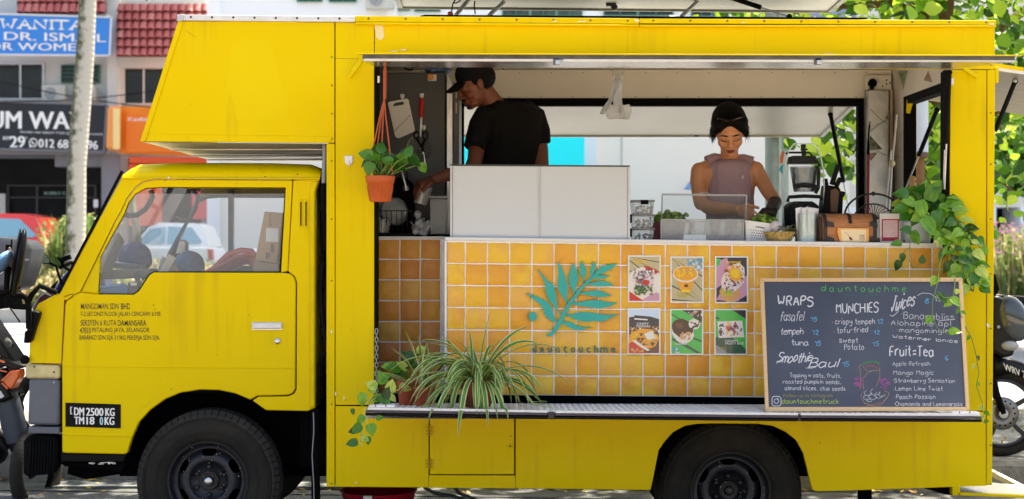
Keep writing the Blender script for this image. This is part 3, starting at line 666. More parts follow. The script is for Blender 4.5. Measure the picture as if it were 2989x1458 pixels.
car(-390, 160, 622, 25.4, mat('red_car_paint', lin((235, 58, 48)), .25, coat=.8), 'red hatchback parked behind the shrubs at the left edge')
car(300, 620, 650, 25.6, mat('white_car_paint', lin((236, 240, 242)), .25, coat=.8), 'white hatchback with raked roof seen through the cab window')
car(640, 1110, 660, 25.9, mat('silver_car_paint', lin((225, 232, 235)), .25, coat=.8), 'white saloon parked right of the white hatchback, behind the cab', hatch=False)
car(2960, 3420, 690, 25.4, mat('pearl_car_paint', lin((222, 236, 236)), .25, coat=.8), 'pale car with greenish windows behind the purple flowers at the right edge', flip=-1, hatch=False)
tree = thing('street_tree', 'leafy street tree with large bright leaves behind the right end of the truck', 'tree', P(2760, 1200, 6.2))
BARK = mat('brown_bark', lin((122, 92, 66)), .85, noise=.45, scale=6, bump=.5, bscale=20)
m = MB()
def limb(pts, r0, r1, n=8): 
 k = len(pts); m.tube([P(*p) for p in pts], [r0 + (r1 - r0) * i / (k - 1) for i in range(k)], n)
limb([(2650, 1190, 6.2), (2668, 900, 6.2), (2680, 640, 6.2), (2690, 460, 6.2), (2720, 260, 6.1), (2745, 60, 6.0), (2765, -120, 6)], .16, .10, 12)
limb([(2745, 60, 6), (2700, -20, 5.8), (2600, -120, 5.6)], .08, .05); limb([(2690, 460, 6.2), (2800, 400, 6), (2900, 330, 5.8), (2990, 250, 5.6)], .06, .03)
limb([(2720, 260, 6.1), (2820, 160, 6.4), (2950, 60, 6.8), (3100, -40, 7)], .07, .035); limb([(2745, 60, 6), (2600, 10, 6), (2450, 20, 6.2), (2300, 40, 6.3)], .05, .015)
limb([(2690, 460, 6.2), (2600, 420, 6), (2500, 380, 5.8)], .04, .012); limb([(2680, 560, 6.2), (2760, 520, 6), (2880, 500, 6), (2960, 560, 6)], .03, .01)
limb([(2765, -120, 6), (2900, -300, 6.5), (3050, -500, 7)], .09, .05); limb([(2765, -120, 6), (2600, -350, 6), (2400, -500, 6)], .08, .04)
ob('trunk', m, BARK, tree, smooth=True)
TLEAF = mat('tree_leaf', (0.1, 0.25, 0.03), 0.38, rnd=[lin((34, 78, 20)), lin((66, 122, 28)), lin((112, 164, 40)), lin((166, 200, 60)), lin((196, 214, 96))], noise=.15, scale=2, island=True, transl=.5)
TLEAFD = mat('shaded_tree_leaf', (0.05, 0.14, 0.02), 0.4, rnd=[lin((22, 56, 16)), lin((44, 92, 24)), lin((76, 128, 32)), lin((120, 160, 50))], noise=.15, scale=2, island=True, transl=.3)  # darker leaf colours, mixed into the crowns by chance
def leafq(m, c, s, r):
 d = Vector((r.uniform(-1, 1), r.uniform(-1, 1), r.uniform(-1.2, .4))).normalized(); n_ = Vector((r.uniform(-.6, .6), r.uniform(-1, .2), r.uniform(.1, 1)))
 M4 = frame(d, n_); M3 = M4.to_3x3(); w = s * .42
 pts = [(0, 0, 0), (w * .8, s * .22, .06 * s), (w, s * .5, .1 * s), (w * .5, s * .82, .04 * s), (0, s, -.05 * s), (-w * .5, s * .82, .04 * s), (-w, s * .5, .1 * s), (-w * .8, s * .22, .06 * s)]
 q = [c + M3 @ Vector(p) for p in pts]; mid = c + M3 @ Vector((0, s * .5, 0))
 n0 = len(m.v); m.v += [tuple(p) for p in q]; m.f += [(n0, n0 + 1, n0 + 2, n0 + 3, n0 + 4), (n0, n0 + 4, n0 + 5, n0 + 6, n0 + 7)]; m.mi += [m.m] * 2
def crown(n, pick, name, seed, size, parent, mats, cluster=9, spread=.32):
 r = random.Random(seed); m = MB(); k = 0
 while k < n:
  p = pick(r)
  if p is None: continue
  c = P(*p); m.m = 0 if r.random() < .68 else 1
  for _ in range(cluster):
   q = c + Vector((r.gauss(0, spread), r.gauss(0, spread), r.gauss(0, spread * .8))); leafq(m, q, size * r.uniform(.6, 1.35), r); k += 1
 return ob(name, m, mats, parent, smooth='all', recalc=False)
def pick(r):
 x = r.uniform(2150, 3600); y = r.uniform(-900, 640); Y = r.uniform(4.6, 9)
 if y > -60 and x < 2520: 
  if x < 2420 and y > 45: return None
  if y > 200 and r.random() < .93: return None
 if x < 2300 and y > 30: return None
 if 2400 < x < 2520 and y > 180: return None
 if 2520 <= x < 2720 and y > 200: return None
 if 2520 < x < 2700 and y > 380: return None
 if 2700 < x < 2890 and y > 300 and r.random() < .8: return None
 if x > 2870 and y > 380 and r.random() < (y - 340) / 90: return None
 return x, y, Y
crown(11500, pick, 'crown', 21, .125, tree, [TLEAF, TLEAFD])
crown(2600, lambda r: (lambda x, y, z: (CX + x * F / (y + 8), HY - (z - 1.6) * F / (y + 8), y))(r.uniform(-7, 3.6), r.uniform(2.6, 6.6), r.uniform(4.6, 6.4)), 'shade_crown', 27, .30, tree, [TLEAF, TLEAFD], cluster=6, spread=.45)  # out-of-view leaves added overhead to shade the ground behind the truck
def pick2(r):        # sprays seen through the rear opening and the side window
 z = r.random()
 if z < .26: return r.uniform(2385, 2506), r.uniform(330, 470), r.uniform(4.2, 6)
 if z < .33: return r.uniform(2440, 2506), r.uniform(440, 690), r.uniform(4.2, 6)
 if z < .75: return r.uniform(2715, 2760), r.uniform(330, 480), r.uniform(4.2, 6)
 if z < .77: return r.uniform(2180, 2420), r.uniform(395, 412), r.uniform(4.2, 5)
 if z < .93: return r.uniform(2690, 2765), r.uniform(480, 600), r.uniform(4, 5)
 return r.uniform(2920, 2990), r.uniform(480, 600), r.uniform(4, 5)
crown(480, pick2, 'hanging_leaves', 22, .12, tree, [TLEAF, TLEAFD], cluster=4, spread=.09)
t = thing('dark_tree', 'darker dense tree far behind the rear side flap', 'tree', P(2960, 900, 15))
m = MB(); m.tube([P(3070, 990, 15), P(3060, 500, 15), P(3050, 250, 15)], [.2, .14, .1], 10); ob('trunk', m, BARK, t, smooth=True)
crown(2400, lambda r: (r.uniform(2860, 3250), r.uniform(310, 440), r.uniform(14, 17)), 'crown', 23, .22, t, [TLEAFD, TLEAFD], spread=.5)
t = thing('side_post', 'white topped brown post behind the side window of the truck', 'post', P(2665, 1290, 4.0))
m = MB(); m.tube([P(2672, 1290, 4.0), P(2672, 560, 4.0), P(2672, 462, 4.0)], M_(26, 4), 16); ob('lower_post', m, mat('brown_post', lin((134, 96, 60)), .8, noise=.35, scale=5), t, smooth=True)
m = MB(); m.tube([P(2676, 461, 3.98), P(2676, 200, 3.98)], M_(33, 4), 16); ob('upper_pipe', m, mat('pale_blue_white', lin((200, 210, 222)), .5, noise=.08, scale=5), t, smooth=True)
m = MB(); m.tube([P(2674, 462, 3.97), P(2674, 446, 3.97)], M_(35, 4), 16); ob('clamp', m, mat('rusty_clamp', lin((96, 70, 52)), .7), t)
# ================================================================== THE TRUCK
truck = thing('food_truck', 'yellow food truck with open serving side and orange tiled counter front', 'food truck', (0, 0.9, GZ))
def tp(name, pts, y0, y1, material=None, bevel=.003, parent=None, **k):
 m = MB(); m.pr(pts, y0, y1); return ob(name, m, material or YEL, parent or truck, bevel=bevel, **k)
def rect(a, b, c, d): return [(a, d), (b, d), (b, c), (a, c)]
BW = 1.86                                  # depth of the box behind the serving side
tp('side_panel', [(520, 62), (976, 66), (976, 418), (409, 413)], 0, .03)
tp('corner_strip', rect(953, 977, 420, 1422), -.004, .03)
tp('side_panel', [(979, 66), (1092, 67), (1092, 1183), (979, 1183)], 0, .03)
tp('side_panel', [(1094, 67), (2904, 79), (2904, 203), (1094, 190)], 0, .03)
tp('side_panel', [(2774, 205), (2880, 205), (2878, 1200), (2770, 1200)], 0, .03)
tp('corner_strip', [(2882, 205), (2905, 205), (2896, 1416), (2880, 1418)], -.004, .03)
tp('skirt_panel', [(979, 1422), (1251, 1424), (1251, 1190), (979, 1186)], 0, .025)
tp('skirt_panel', [(1252.5, 1218), (1504, 1218), (1504, 1193), (1252.5, 1190)], 0, .025, bevel=0)
tp('skirt_panel', [(1252.5, 1424), (1504, 1426), (1504, 1389), (1252.5, 1388)], 0, .025, bevel=0)
ARCH = [(1899, 1431.6), (1908, 1390), (1922.6, 1315), (1940, 1290), (1965, 1262), (1999.5, 1243.8), (2036, 1238), (2085, 1236.7), (2213, 1238), (2255.6, 1243.8), (2294, 1262), (2324, 1285.4), (2345, 1324), (2371, 1430), (2382, 1435)]
tp('skirt_panel', [(1505, 1193), (1505, 1426)] + ARCH + [(2440, 1434), (2879, 1419), (2878, 1203)], 0, .025)
tp('fold_strip', [(409, 413), (424, 413), (535, 64), (520, 62)], -.006, -.0005, YEL, bevel=.001)
tp('fold_strip', [(425, 413), (957, 418), (976, 399), (438, 392)], -.006, -.0005, YEL, bevel=.001)
m = MB(); m.pb(960, 1092, 70, 1180, .031, .036); m.pb(980, 1890, 1188, 1400, .027, .034); m.pb(2776, 2895, 208, 1410, .031, .036); ob('seam_backing', m, CHAS, truck)
lk = tp('locker_door', rect(1254.5, 1501, 1222, 1385.5), -.003, .02, bevel=.004)
for py in (1258, 1354):
 m = MB(); m.pb(1243, 1264, py - 15, py + 15, -.010, -.004); ob('hinge', m, YELB, lk, bevel=.001)
 m = MB(); m.tube([P(1253.5, py - 15, -.012), P(1253.5, py + 15, -.012)], .005, 8)
 for a in (-9, 0, 9): 
  for b in (1247, 1260): m.ell(P(b, py + a, -.010), .0035)
 ob('hinge_pin', m, mat('old_hinge_brown', lin((150, 110, 20)), .6), lk)
m = MB(); c = P(1489, 1303, -.004); m.lathe(c, [(.016, 0), (.016, -.003), (.012, -.004)], 'Y', 20); ob('lock', m, YELB, lk)
m = MB(); m.lathe(P(1489, 1303, -.008), [(.005, 0), (.005, -.003)], 'Y', 10); ob('keyhole', m, CHAS, lk)
m = MB(); m.prw([(X(520), Z(60)), (X(2905), Z(74)), (X(2905), Z(80)), (X(520), Z(66))], .03, 1.9); ob('roof', m, WHT, truck)
FX = X(953)
m = MB(); m.box(FX + .002, FX + .03, .035, 1.88, Z(1420), Z(421)); ob('front_wall', m, mat('box_front_dark', (.05, .05, .05), .7, noise=.4), truck)
m = MB(); m.prw([(X(409), Z(413)), (X(412), Z(414)), (X(523), Z(64)), (X(520), Z(62))], .03, 1.88); ob('nose_panel', m, YEL, truck)
m = MB(); m.face([(X(416), .03, Z(414.5)), (X(952), .03, Z(419)), (X(952), 1.88, Z(419)), (X(416), 1.88, Z(414.5))])
UND = mat('underside_steel', (.72, .71, .68), .32, .55, noise=.3, scale=2.2, bump=.1, bscale=4)
ob('overcab_underside', m, UND, truck, recalc=False)
for yy in (.45, 1.05, 1.5):
 m = MB(); m.box(X(440), X(950), yy, yy + .05, Z(424), Z(419.6)); ob('underside_rib', m, UND, truck)
m = MB(); m.box(FX + .03, X(2895), .04, 1.86, Z(1215), Z(1195)); ob('floor', m, CHAS, truck)
CZ = 2.685                                  # ceiling
m = MB(); m.box(FX + .03, 2.40, .045, BW - .003, CZ, CZ + .02); ob('ceiling', m, CREAM, truck)
LXI = -.80
m = MB(); m.box(LXI - .02, LXI, .045, BW - .003, Z(1190), CZ - .003); ob('inner_partition', m, mat('partition_grey', (.16, .16, .165), .6, noise=.2), truck)
BY0 = 1.80
RX0, RX1, RZ0, RZ1 = X(1338, BY0), X(2521, BY0), 1.50, Z(288, BY0)
m = MB(); m.box(LXI + .003, 2.38, BY0, BY0 + .05, RZ1 + .002, CZ - .003); rw = ob('rear_wall', m, CREAM, truck)
m = MB(); m.box(LXI + .003, RX0 - .002, BY0, BY0 + .05, .85, RZ1); ob('rear_wall', m, CREAM, truck)
m = MB(); m.box(RX1 + .002, 2.38, BY0, BY0 + .05, .85, RZ1); ob('rear_wall', m, CREAM, truck)
m = MB(); m.box(RX0, RX1, BY0 + .001, BY0 + .05, .85, RZ0); ob('rear_wall', m, CREAM, truck)
m = MB(); h = M_(22, BY0)
m.box(RX0, RX1, BY0 - .012, BY0 + .06, RZ1 - h, RZ1 + .001); m.box(RX0, RX0 + .035, BY0 - .012, BY0 + .06, RZ0, RZ1 - h)
m.box(RX1 - .036, RX1, BY0 - .012, BY0 + .06, RZ0, RZ1 - h); m.box(RX0 + .035, RX1 - .036, BY0 - .012, BY0 + .06, RZ0, RZ0 + .03)
ob('rear_window_frame', m, BLK, truck, bevel=.002)
for i in range(13):                         # screw heads along the panels
 for py in (207 + 6, 283):
  m = MB(); m.ell(P(1395 + i * 92 + (0 if py > 250 else 30), py, BY0 - .001), .0032, n=6); ob('screw', m, IRON, rw)
m = MB(); m.box(FX + .03, RX0, BY0 + .055, BY0 + .08, Z(1420), 2.74); m.box(RX1, 2.40, BY0 + .055, BY0 + .08, Z(1420), 2.74); m.box(RX0 + .0005, RX1 - .0005, BY0 + .055, BY0 + .08, RZ1, 2.74); m.box(RX0 + .0005, RX1 - .0005, BY0 + .055, BY0 + .08, Z(1420), RZ0)
ob('rear_skin', m, YEL, truck)
SX0, SX1 = 2.385, 2.44; SYa, SYb, SZa, SZb = .14, 1.50, 1.52, 2.485
CREAM2 = CREAM
def sw(y0, y1, z0, z1, n='end_wall'):
 m = MB(); m.box(SX0, SX1, y0, y1, z0, z1); return ob(n, m, CREAM2, truck)
sw(.032, SYa, .80, CZ); sw(SYb, BW, .80, CZ); sw(SYa, SYb, .80, SZa); sw(SYa, SYb, SZb, CZ)
m = MB()
m.box(SX0 - .006, SX1 + .006, SYa + .001, SYb - .001, SZb - .05, SZb - .001); m.box(SX0 - .006, SX1 + .006, SYb - .05, SYb - .001, SZa + .02, SZb - .05)
m.box(SX0 - .006, SX1 + .006, SYa + .001, SYa + .04, SZa + .02, SZb - .05); m.box(SX0 - .006, SX1 + .006, SYa + .001, SYb - .001, SZa, SZa + .02)
ob('end_window_frame', m, BLK, truck, bevel=.002)
m = MB(); m.box(SX1 + .001, SX1 + .02, .03, SYa, Z(1418), 2.73); m.box(SX1 + .001, SX1 + .02, SYb, 1.88, Z(1418), 2.73); m.box(SX1 + .001, SX1 + .02, SYa, SYb, Z(1418), SZa); m.box(SX1 + .001, SX1 + .02, SYa, SYb, SZb, 2.73)
ob('end_skin', m, YEL, truck)
m = MB(); m.pr([(2646, 330), (2656, 332), (2668, 292), (2648, 292)], 1.40, 1.41); ob('warning_tab', m, YELB, truck)
FOIL = mat('silver_film', (.62, .63, .63), .28, .7, noise=.3, scale=5, bump=.5, bscale=7)
m = MB(); m.pr([(2532, 700), (2596, 700), (2596, 262), (2532, 262)], 1.70, 1.79); ob('duct', m, FOIL, truck, bevel=.01)
m = MB(); m.pr([(2596, 700), (2606, 700), (2606, 262), (2598, 262)], 1.72, 1.79); ob('conduit', m, mat('pinkish_trim', lin((190, 165, 140)), .5), truck)
m = MB(); m.pr([(1091, 1186), (1100, 1186), (1103, 190), (1091, 189)], .005, .10); ob('opening_frame', m, BLK, truck, bevel=.002)
m = MB(); m.pr([(2758, 720), (2771, 720), (2773, 206), (2760, 206)], .005, .10); ob('opening_frame', m, BLK, truck, bevel=.002)
m = MB(); m.pr([(1093, 1183), (2770, 1198), (2770, 1158), (1093, 1150)], .11, .13); ob('dark_backing', m, CHAS, truck)
m = MB(); m.pb(1102, 1108, 222, 242, -.01, .004); ob('latch', m, WPL, truck, bevel=.001)
m = MB(); m.pb(2775, 2784, 228, 248, -.02, -.002); ob('latch', m, WPL, truck, bevel=.001)
RV = mat('rivet_grey', lin((120, 104, 40)), .5)
def trim(px0, px1, ya, yb, h, material, name='roof_trim', riv=None, step=108, y=-.018):
 m = MB(); m.pr([(px0, ya + h), (px1, yb + h), (px1, yb), (px0, ya)], y, .03); o = ob(name, m, material, truck, bevel=.003)
 if riv:
  p = px0 + 40
  while p < px1 - 10:
   u = (p - px0) / (px1 - px0); k = MB(); k.ell(P(p, ya + (yb - ya) * u + h * .42, y - .001), .006, .003, .006, n=8); ob('rivet', k, riv, o); p += step
 return o
trim(517, 1036, 43, 48, 17, ALUW, riv=IRON, step=62); trim(1036, 1865, 47, 54, 17, YELB, riv=RV); trim(1867, 2908, 54.5, 60, 14, YELB, riv=RV)
m = MB(); m.pr([(1037, 72), (1865, 78), (1865, 72), (1037, 65)], -.026, .028); m.pr([(1867, 79), (2908, 80), (2908, 74.5), (1867, 73)], -.026, .028); ob('drip_edge', m, YELB, truck, bevel=.003)
m = MB(); m.pr([(1225, 47), (1240, 43.5), (2530, 52), (2530, 57), (1225, 52)], .03, .06); ob('hatch_gasket', m, BLK, truck)
m = MB(); m.pr([(516, 62), (534, 62), (540, 44), (526, 41), (517, 50)], -.022, -.0185); ob('corner_cap', m, ALU, truck, bevel=.002)
m = MB(); m.pr([(1092, 71), (1118, 71), (1121, 106), (1116, 116), (1107, 117), (1098, 109)], -.003, -.0002); ob('scuff', m, mat('pale_filler', lin((222, 212, 170)), .7), truck)
CH = mat('chipped_paint', lin((235, 232, 215)), .7); r = random.Random(4)
m = MB()
for cx, cy, w, h in ((1180, 146, 9, 2.2), (1640, 160, 8, 1.8), (1690, 162, 5, 1.3), (1150, 150, 14, 1.4), (1620, 62, 6, 2), (1700, 63, 11, 1.6), (1858, 60, 8, 3.5), (2170, 66, 9, 1.4), (2420, 158, 16, 1.3), (2380, 160, 9, 1.5), (2895, 71, 6, 2), (980, 1150, 2, 6), (1004, 1162, 1.6, 5), (2884, 950, 4, 6), (967, 968, 2, 5), (1040, 1410, 3, 2)):
 disc(m, (cx, cy), w, h, -.0275 if cy < 75 else -.0048, 14, wob=.4, rng=r)
ob('paint_chips', m, CH, truck, recalc=False)
for px, ys in ((968, (168, 250, 332, 405, 470, 640, 820, 1180, 1412)), (2892, (190, 330, 480, 640, 800, 960, 1120, 1300, 1412))):
 for y in ys:
  m = MB(); m.ell(P(px, y, -.005), .0045, .003, .0045, n=8); ob('rivet', m, RV, truck)
m = MB(); m.ell(P(697, 400, -.002), .003); ob('rivet', m, RV, truck)
m = MB(); ribbon(m, [P(979, 171, -.0012), P(1055, 173, -.0012)], .002); ribbon(m, [P(543, 90, -.001), P(570, 108, -.001)], .0015); ob('scratch_lines', m, mat('grime_line', lin((120, 92, 8)), .7), truck, recalc=False)
m = MB(); rr = random.Random(9)
pts = [(668, 160), (680, 130), (715, 116), (760, 118), (796, 128), (806, 170), (822, 250), (842, 300), (838, 345), (760, 352), (690, 350), (684, 300), (660, 260), (672, 200)]
m.face([P(a, b, -.0009) for a, b in pts]); ob('faded_patch', m, mat('faded_yellow', (.765, .572, .002), .42, spec=.14), truck, recalc=False)
AY = -1.0
aw = tp('awning', [(1041, 158.5), (2983, 164), (2983, 161), (1041, 155)], AY - .02, AY, YELB, bevel=.001)
def aslab(name, zf, zb, th, material, x0=1060, x1=2968, xb0=1097, xb1=2775, y1=.0, y0=None):
 y0 = AY if y0 is None else y0; m = MB(); f = [P(x0, zf, y0), P(x1, zf + 4, y0)]; bk = [P(xb1, zb + 4, y1), P(xb0, zb, y1)]
 q = f + bk; t_ = Vector((0, 0, th)); n = len(m.v); m.v += [tuple(v) for v in q] + [tuple(v + t_) for v in q]
 m.f += [(n, n + 1, n + 2, n + 3), (n + 7, n + 6, n + 5, n + 4)] + [(n + i, n + 4 + i, n + 4 + (i + 1) % 4, n + (i + 1) % 4) for i in range(4)]; m.mi += [0] * 6
 return ob(name, m, material, aw)
SHINE = mat('polished_aluminium', (.66, .66, .67), .16, .95, noise=.22, scale=2.2, stretch=(1.5, 8, 1), bump=.12, bscale=2.5)
aslab('awning_liner', 178, 197, .006, SHINE)
aslab('awning_skin', 162, 183, .004, mat('dulled_awning_top', (.46, .35, .04), .7, noise=.4, scale=3), y1=-.02)  # top side dulled to cut the light it bounces onto the header
m = MB(); m.pr([(1058, 171), (2962, 176), (2962, 165), (1058, 159)], AY - .012, AY + .03); ob('awning_channel', m, mat('recess_channel', (.10, .10, .09), .6, noise=.6, scale=12), aw)  # dark recess of the awning edge put into this strip's colour
m = MB(); m.pr([(1062, 178.5), (1636, 180), (1636, 170.5), (1062, 169)], AY - .005, AY + .012); m.pr([(1643, 180.5), (2376, 181.5), (2376, 173.5), (1643, 171.5)], AY - .005, AY + .012); m.pr([(2398, 181.5), (2962, 180.5), (2962, 174), (2398, 174)], AY - .005, AY + .012)
ob('awning_edge', m, ALUW, aw, bevel=.002)
for a in (1615, 2379):
 m = MB(); m.pb(a, a + 20, 168, 188, AY - .012, AY + .02); ob('clamp', m, mat('grey_clamp', (.12, .12, .125), .4, noise=.4, scale=20), aw, bevel=.003)
 m = MB(); m.pb(a + 6, a + 20, 176, 188, AY - .02, AY - .0125); ob('clamp', m, STEEL, aw, bevel=.002)
m = MB(); m.bar(P(1056, 172, -.04), P(1020, 226, -.04), .02, .022); ob('awning_stop', m, YELB, truck, bevel=.003)
m = MB(); m.bar(P(2813, 200, -.04), P(2853, 226, -.04), .02, .022); ob('awning_stop', m, YELB, truck, bevel=.003)
m = MB(); m.tube([P(1092, 173, -.02), P(1084, 186, -.03), P(1099, 190, -.03), P(1140, 192, .02)], .002, 5); ob('cable', m, BLK, truck)
def strut(a, b, label=None, parent=None, k=.55, r1=.011, r2=.005):
 a, b = Vector(a), Vector(b); c = a + (b - a) * k
 m = MB(); m.tube([a, c], r1, 10); o = ob('gas_strut', m, BLKG, parent or truck, smooth=True)
 m = MB(); m.tube([c, b], r2, 8); ob('strut_rod', m, STEEL, o, smooth=True)
 m = MB(); m.ell(a, r1 * 1.3, n=8); m.ell(b, r1 * 1.2, n=8); ob('strut_joint', m, BLK, o)
 return o
strut(P(2765, 215, -.02), P(2752, 620, .03)); strut(P(2772, 212, -.04), P(2756, 560, -.02), k=.6)
m = MB(); m.pb(2742, 2764, 614, 621, .0, .03); ob('strut_bracket', m, BLK, truck)
m = MB(); m.pb(2757, 2775, 205, 222, -.05, -.01); ob('strut_bracket', m, BLK, truck)
m = MB(); m.pb(2905, 2916, 195, 243, .0, .05); ob('end_bracket', m, YELB, truck, bevel=.003)
fl = MB()
def slab4(q, th, material, name, parent=truck, dn=None):
 m = MB(); q = [Vector(v) for v in q]; n_ = (q[1] - q[0]).cross(q[2] - q[1]).normalized(); 
 if n_.z < 0: n_ = -n_
 t_ = n_ * th; n = 0; m.v += [tuple(v) for v in q] + [tuple(v + t_) for v in q]
 m.f += [(0, 1, 2, 3), (7, 6, 5, 4)] + [(i, 4 + i, 4 + (i + 1) % 4, (i + 1) % 4) for i in range(4)]; m.mi += [0] * 6
 return ob(name, m, material, parent)
FLW = mat('flap_grey_white', lin((182, 183, 182)), .3, .25, noise=.12, scale=1.2, bump=.08, bscale=3)
rf = slab4([(RX0 - .1, 1.9, 2.50), (2.20, 1.9, 2.50), (2.165, 2.95, 2.345), (RX0 - .1, 2.95, 2.345)], .02, FLW, 'rear_flap')
m = MB(); m.bar((RX0 - .1, 2.95, 2.352), (2.165, 2.95, 2.352), .03, .03); ob('flap_edge', m, ALU, rf)
m = MB(); m.bar((2.19, 1.95, 2.49), (2.165, 2.93, 2.345), .025, .02); ob('flap_edge', m, ALU, rf)
m = MB(); m.pb(2027, 2040, 393, 399, 2.93, 2.96); m.pb(1722, 1728, 195, 200, 2.93, 2.96); ob('latch', m, BLK, rf)
strut((2.09, 2.25, Z(335, 2.25)), (2.16, 1.85, 1.62), parent=truck, r1=.014)
ef = slab4([(2.47, .15, 2.505), (3.35, .15, 2.37), (3.35, 1.75, 2.37), (2.47, 1.75, 2.505)], .012, mat('flap_underside_warm', lin((176, 172, 160)), .45, .1, noise=.2, scale=3, stretch=(1, 6, 1)), 'end_flap')
m = MB(); m.bar((2.47, .15, 2.518), (3.35, .15, 2.384), .02, .026); ob('flap_edge', m, ALUW, ef)
m = MB(); m.bar((2.46, .142, 2.532), (3.35, .142, 2.398), .006, .02); ob('flap_skin_edge', m, YELB, ef)
strut(P(2963, 238, .30), P(2890, 420, .30), r1=.013, k=.8)
m = MB(); m.ell(P(2963, 236, .28), .012); ob('strut_ball', m, STEEL, truck)
strut(P(2735, 322, 1.0), P(2640, 560, 1.3), r1=.013, k=.55)
hz = Z(27, 1.2)
rh = slab4([(X(1150, .1) - .03, .1, hz), (X(2480, .1) + .1, .1, hz), (X(2425, 1.2), 1.2, Z(33, 1.2)), (X(1165, 1.2), 1.2, Z(21, 1.2))], .03, mat('hatch_underside', lin((150, 148, 140)), .5, .1, noise=.25, scale=2), 'roof_hatch')
m = MB(); m.bar((X(1165, 1.2), 1.19, Z(19, 1.2)), (X(2425, 1.2), 1.19, Z(31, 1.2)), .02, .035); m.bar((X(1165, 1.2) + .01, 1.17, Z(19, 1.2)), (X(1150, .1) - .02, .1, hz), .03, .03); m.bar((X(2425, 1.2) - .01, 1.17, Z(31, 1.2)), (X(2480, .1) + .09, .1, hz), .03, .03)
ob('hatch_frame', m, mat('hatch_frame_grey', lin((112, 110, 100)), .5, .2, noise=.3, scale=5), rh)
for a, b in (((1392, -30), (1331, 45)), ((1470, 8), (1428, 45)), ((2046, -4), (1990, 48))):
 m = MB(); m.tube([P(*a, .9), P(*b, .7)], .012, 8); ob('hatch_stay', m, ALU, rh, smooth=True)
strut(P(2110, -14, .8), P(2304, 50, .7), r1=.014, k=.58)
for a in ([(1329, 0), (1322, 12), (1318, 34)], [(1345, 2), (1330, 10), (1322, 8)], [(1386, 4), (1384, 18), (1387, 42)]):
 m = MB(); m.tube([P(*q, .85) for q in a], .004, 5); ob('cable', m, BLK, rh)
m = MB(); m.pb(1306, 1322, 33, 46, .5, .6); ob('roof_socket', m, mat('brick_red_plastic', lin((150, 50, 36)), .5), truck, bevel=.01)
m = MB(); m.pb(1770, 1798, -8, 18, .95, 1.0); m.ell(P(1793, 22, .97), .02); ob('hatch_latch', m, IRON, rh)
SY = -.65; SZ = .802
CHK = bpy.data.materials.new('chequer_plate'); CHK.use_nodes = True; t_ = CHK.node_tree; N = t_.nodes; L = t_.links; b_ = N['Principled BSDF']
b_.inputs['Metallic'].default_value = .2; b_.inputs['Base Color'].default_value = (.86, .87, .88, 1); b_.inputs['Roughness'].default_value = .42
m = MB(); m.face([(X(1062, SY), SY, SZ), (X(2862, SY), SY, SZ - .012), (X(2770), 0.1, .756), (X(1094), 0.1, .768)])
m.face([(X(1062, SY), SY, SZ - .03), (X(2862, SY), SY, SZ - .042), (X(2770), 0.1, .73), (X(1094), 0.1, .74)])
sh = ob('shelf', m, [CHK], truck, recalc=False)
m = MB(); i = 0; y = SY + .03
while y < .05:
 x = X(1080, SY) + (i % 2) * .03
 while x < X(2850, SY):
  if X(1100, y) < x < X(2760, y) + .1 * 0:
   a = .6 if (i + round(x / .06)) % 2 else -.6; zz = SZ - .034 * (y - SY) / .75 - .012 * (x - X(1062, SY)) / 3.1
   u = Vector((math.cos(a), math.sin(a), 0)) * .016; v = Vector((-math.sin(a), math.cos(a), 0)) * .005; c = Vector((x, y, zz + .0005)); tpz = Vector((0, 0, .004))
   m.face([c - u, c - v, c + tpz]); m.face([c - v, c + u, c + tpz]); m.face([c + u, c + v, c + tpz]); m.face([c + v, c - u, c + tpz])
  x += .06
 y += .026; i += 1
o = ob('plate_studs', m, CHK, sh, recalc=False); o['kind'] = 'stuff'
m = MB(); m.pr([(1070, 1197.5), (1598, 1206), (1598, 1198.5), (1070, 1189.5)], SY - .012, SY); m.pr([(1622, 1207), (2330, 1213.5), (2330, 1206), (1622, 1199)], SY - .012, SY); m.pr([(2337, 1213.5), (2862, 1216), (2862, 1208), (2337, 1206)], SY - .012, SY)
ob('shelf_lip', m, ALUW, sh, bevel=.002)
VIO = mat('violet_black_trim', (.045, .035, .06), .35, noise=.3, scale=10)
m = MB()
for a, b, a2, b2 in ((1066, 1598, 1198, 1206.5), (1620, 2330, 1207.5, 1214), (2338, 2866, 1214, 1217)):
 m.pr([(a, a2 + 7), (b, b2 + 7), (b, b2), (a, a2)], SY - .016, SY)
ob('shelf_edge', m, VIO, sh, bevel=.002)
m = MB(); m.pr([(1066, 1214), (1600, 1223), (1600, 1215), (1066, 1206)], SY - .010, SY); m.pr([(1618, 1224), (2330, 1231), (2330, 1222.5), (1618, 1216)], SY - .010, SY); m.pr([(2338, 1231), (2867, 1233), (2867, 1225), (2338, 1222.5)], SY - .010, SY)
ob('shelf_edge', m, BLKG, sh, bevel=.003)
m = MB(); m.pb(1600, 1618, 1203, 1221, SY - .004, SY); m.pb(2331, 2337, 1210, 1231, SY - .004, SY); ob('shelf_joint', m, IRON, sh)
for a, b in ((1075, 1152), (2780, 2860)):
 z_ = 1184 if a < 2000 else 1204
 m = MB(); m.pb(a, b, z_, z_ + 5, SY - .004, SY + .05); ob('shelf_hinge', m, WPL, sh, bevel=.002)
 for k in (20, 50):
  m = MB(); m.pb(a + k, a + k + 2, z_ - 3, z_ + 4, SY - .006, SY - .004); ob('hinge_slot', m, BLK, sh)
m = MB(); lk_ = MB(); 
for i in range(17):
 c = P(1099, 968 + i * 12.3, -.02 - i * .004); rot = Matrix.Rotation(R(90 * (i % 2)), 4, 'Z')
 pts = [c + rot @ Vector((math.cos(a) * .0075, 0, math.sin(a) * .015)) for a in [k / 10 * 6.283 for k in range(11)]]
 m.tube(pts, .0028, 5, cap=False)
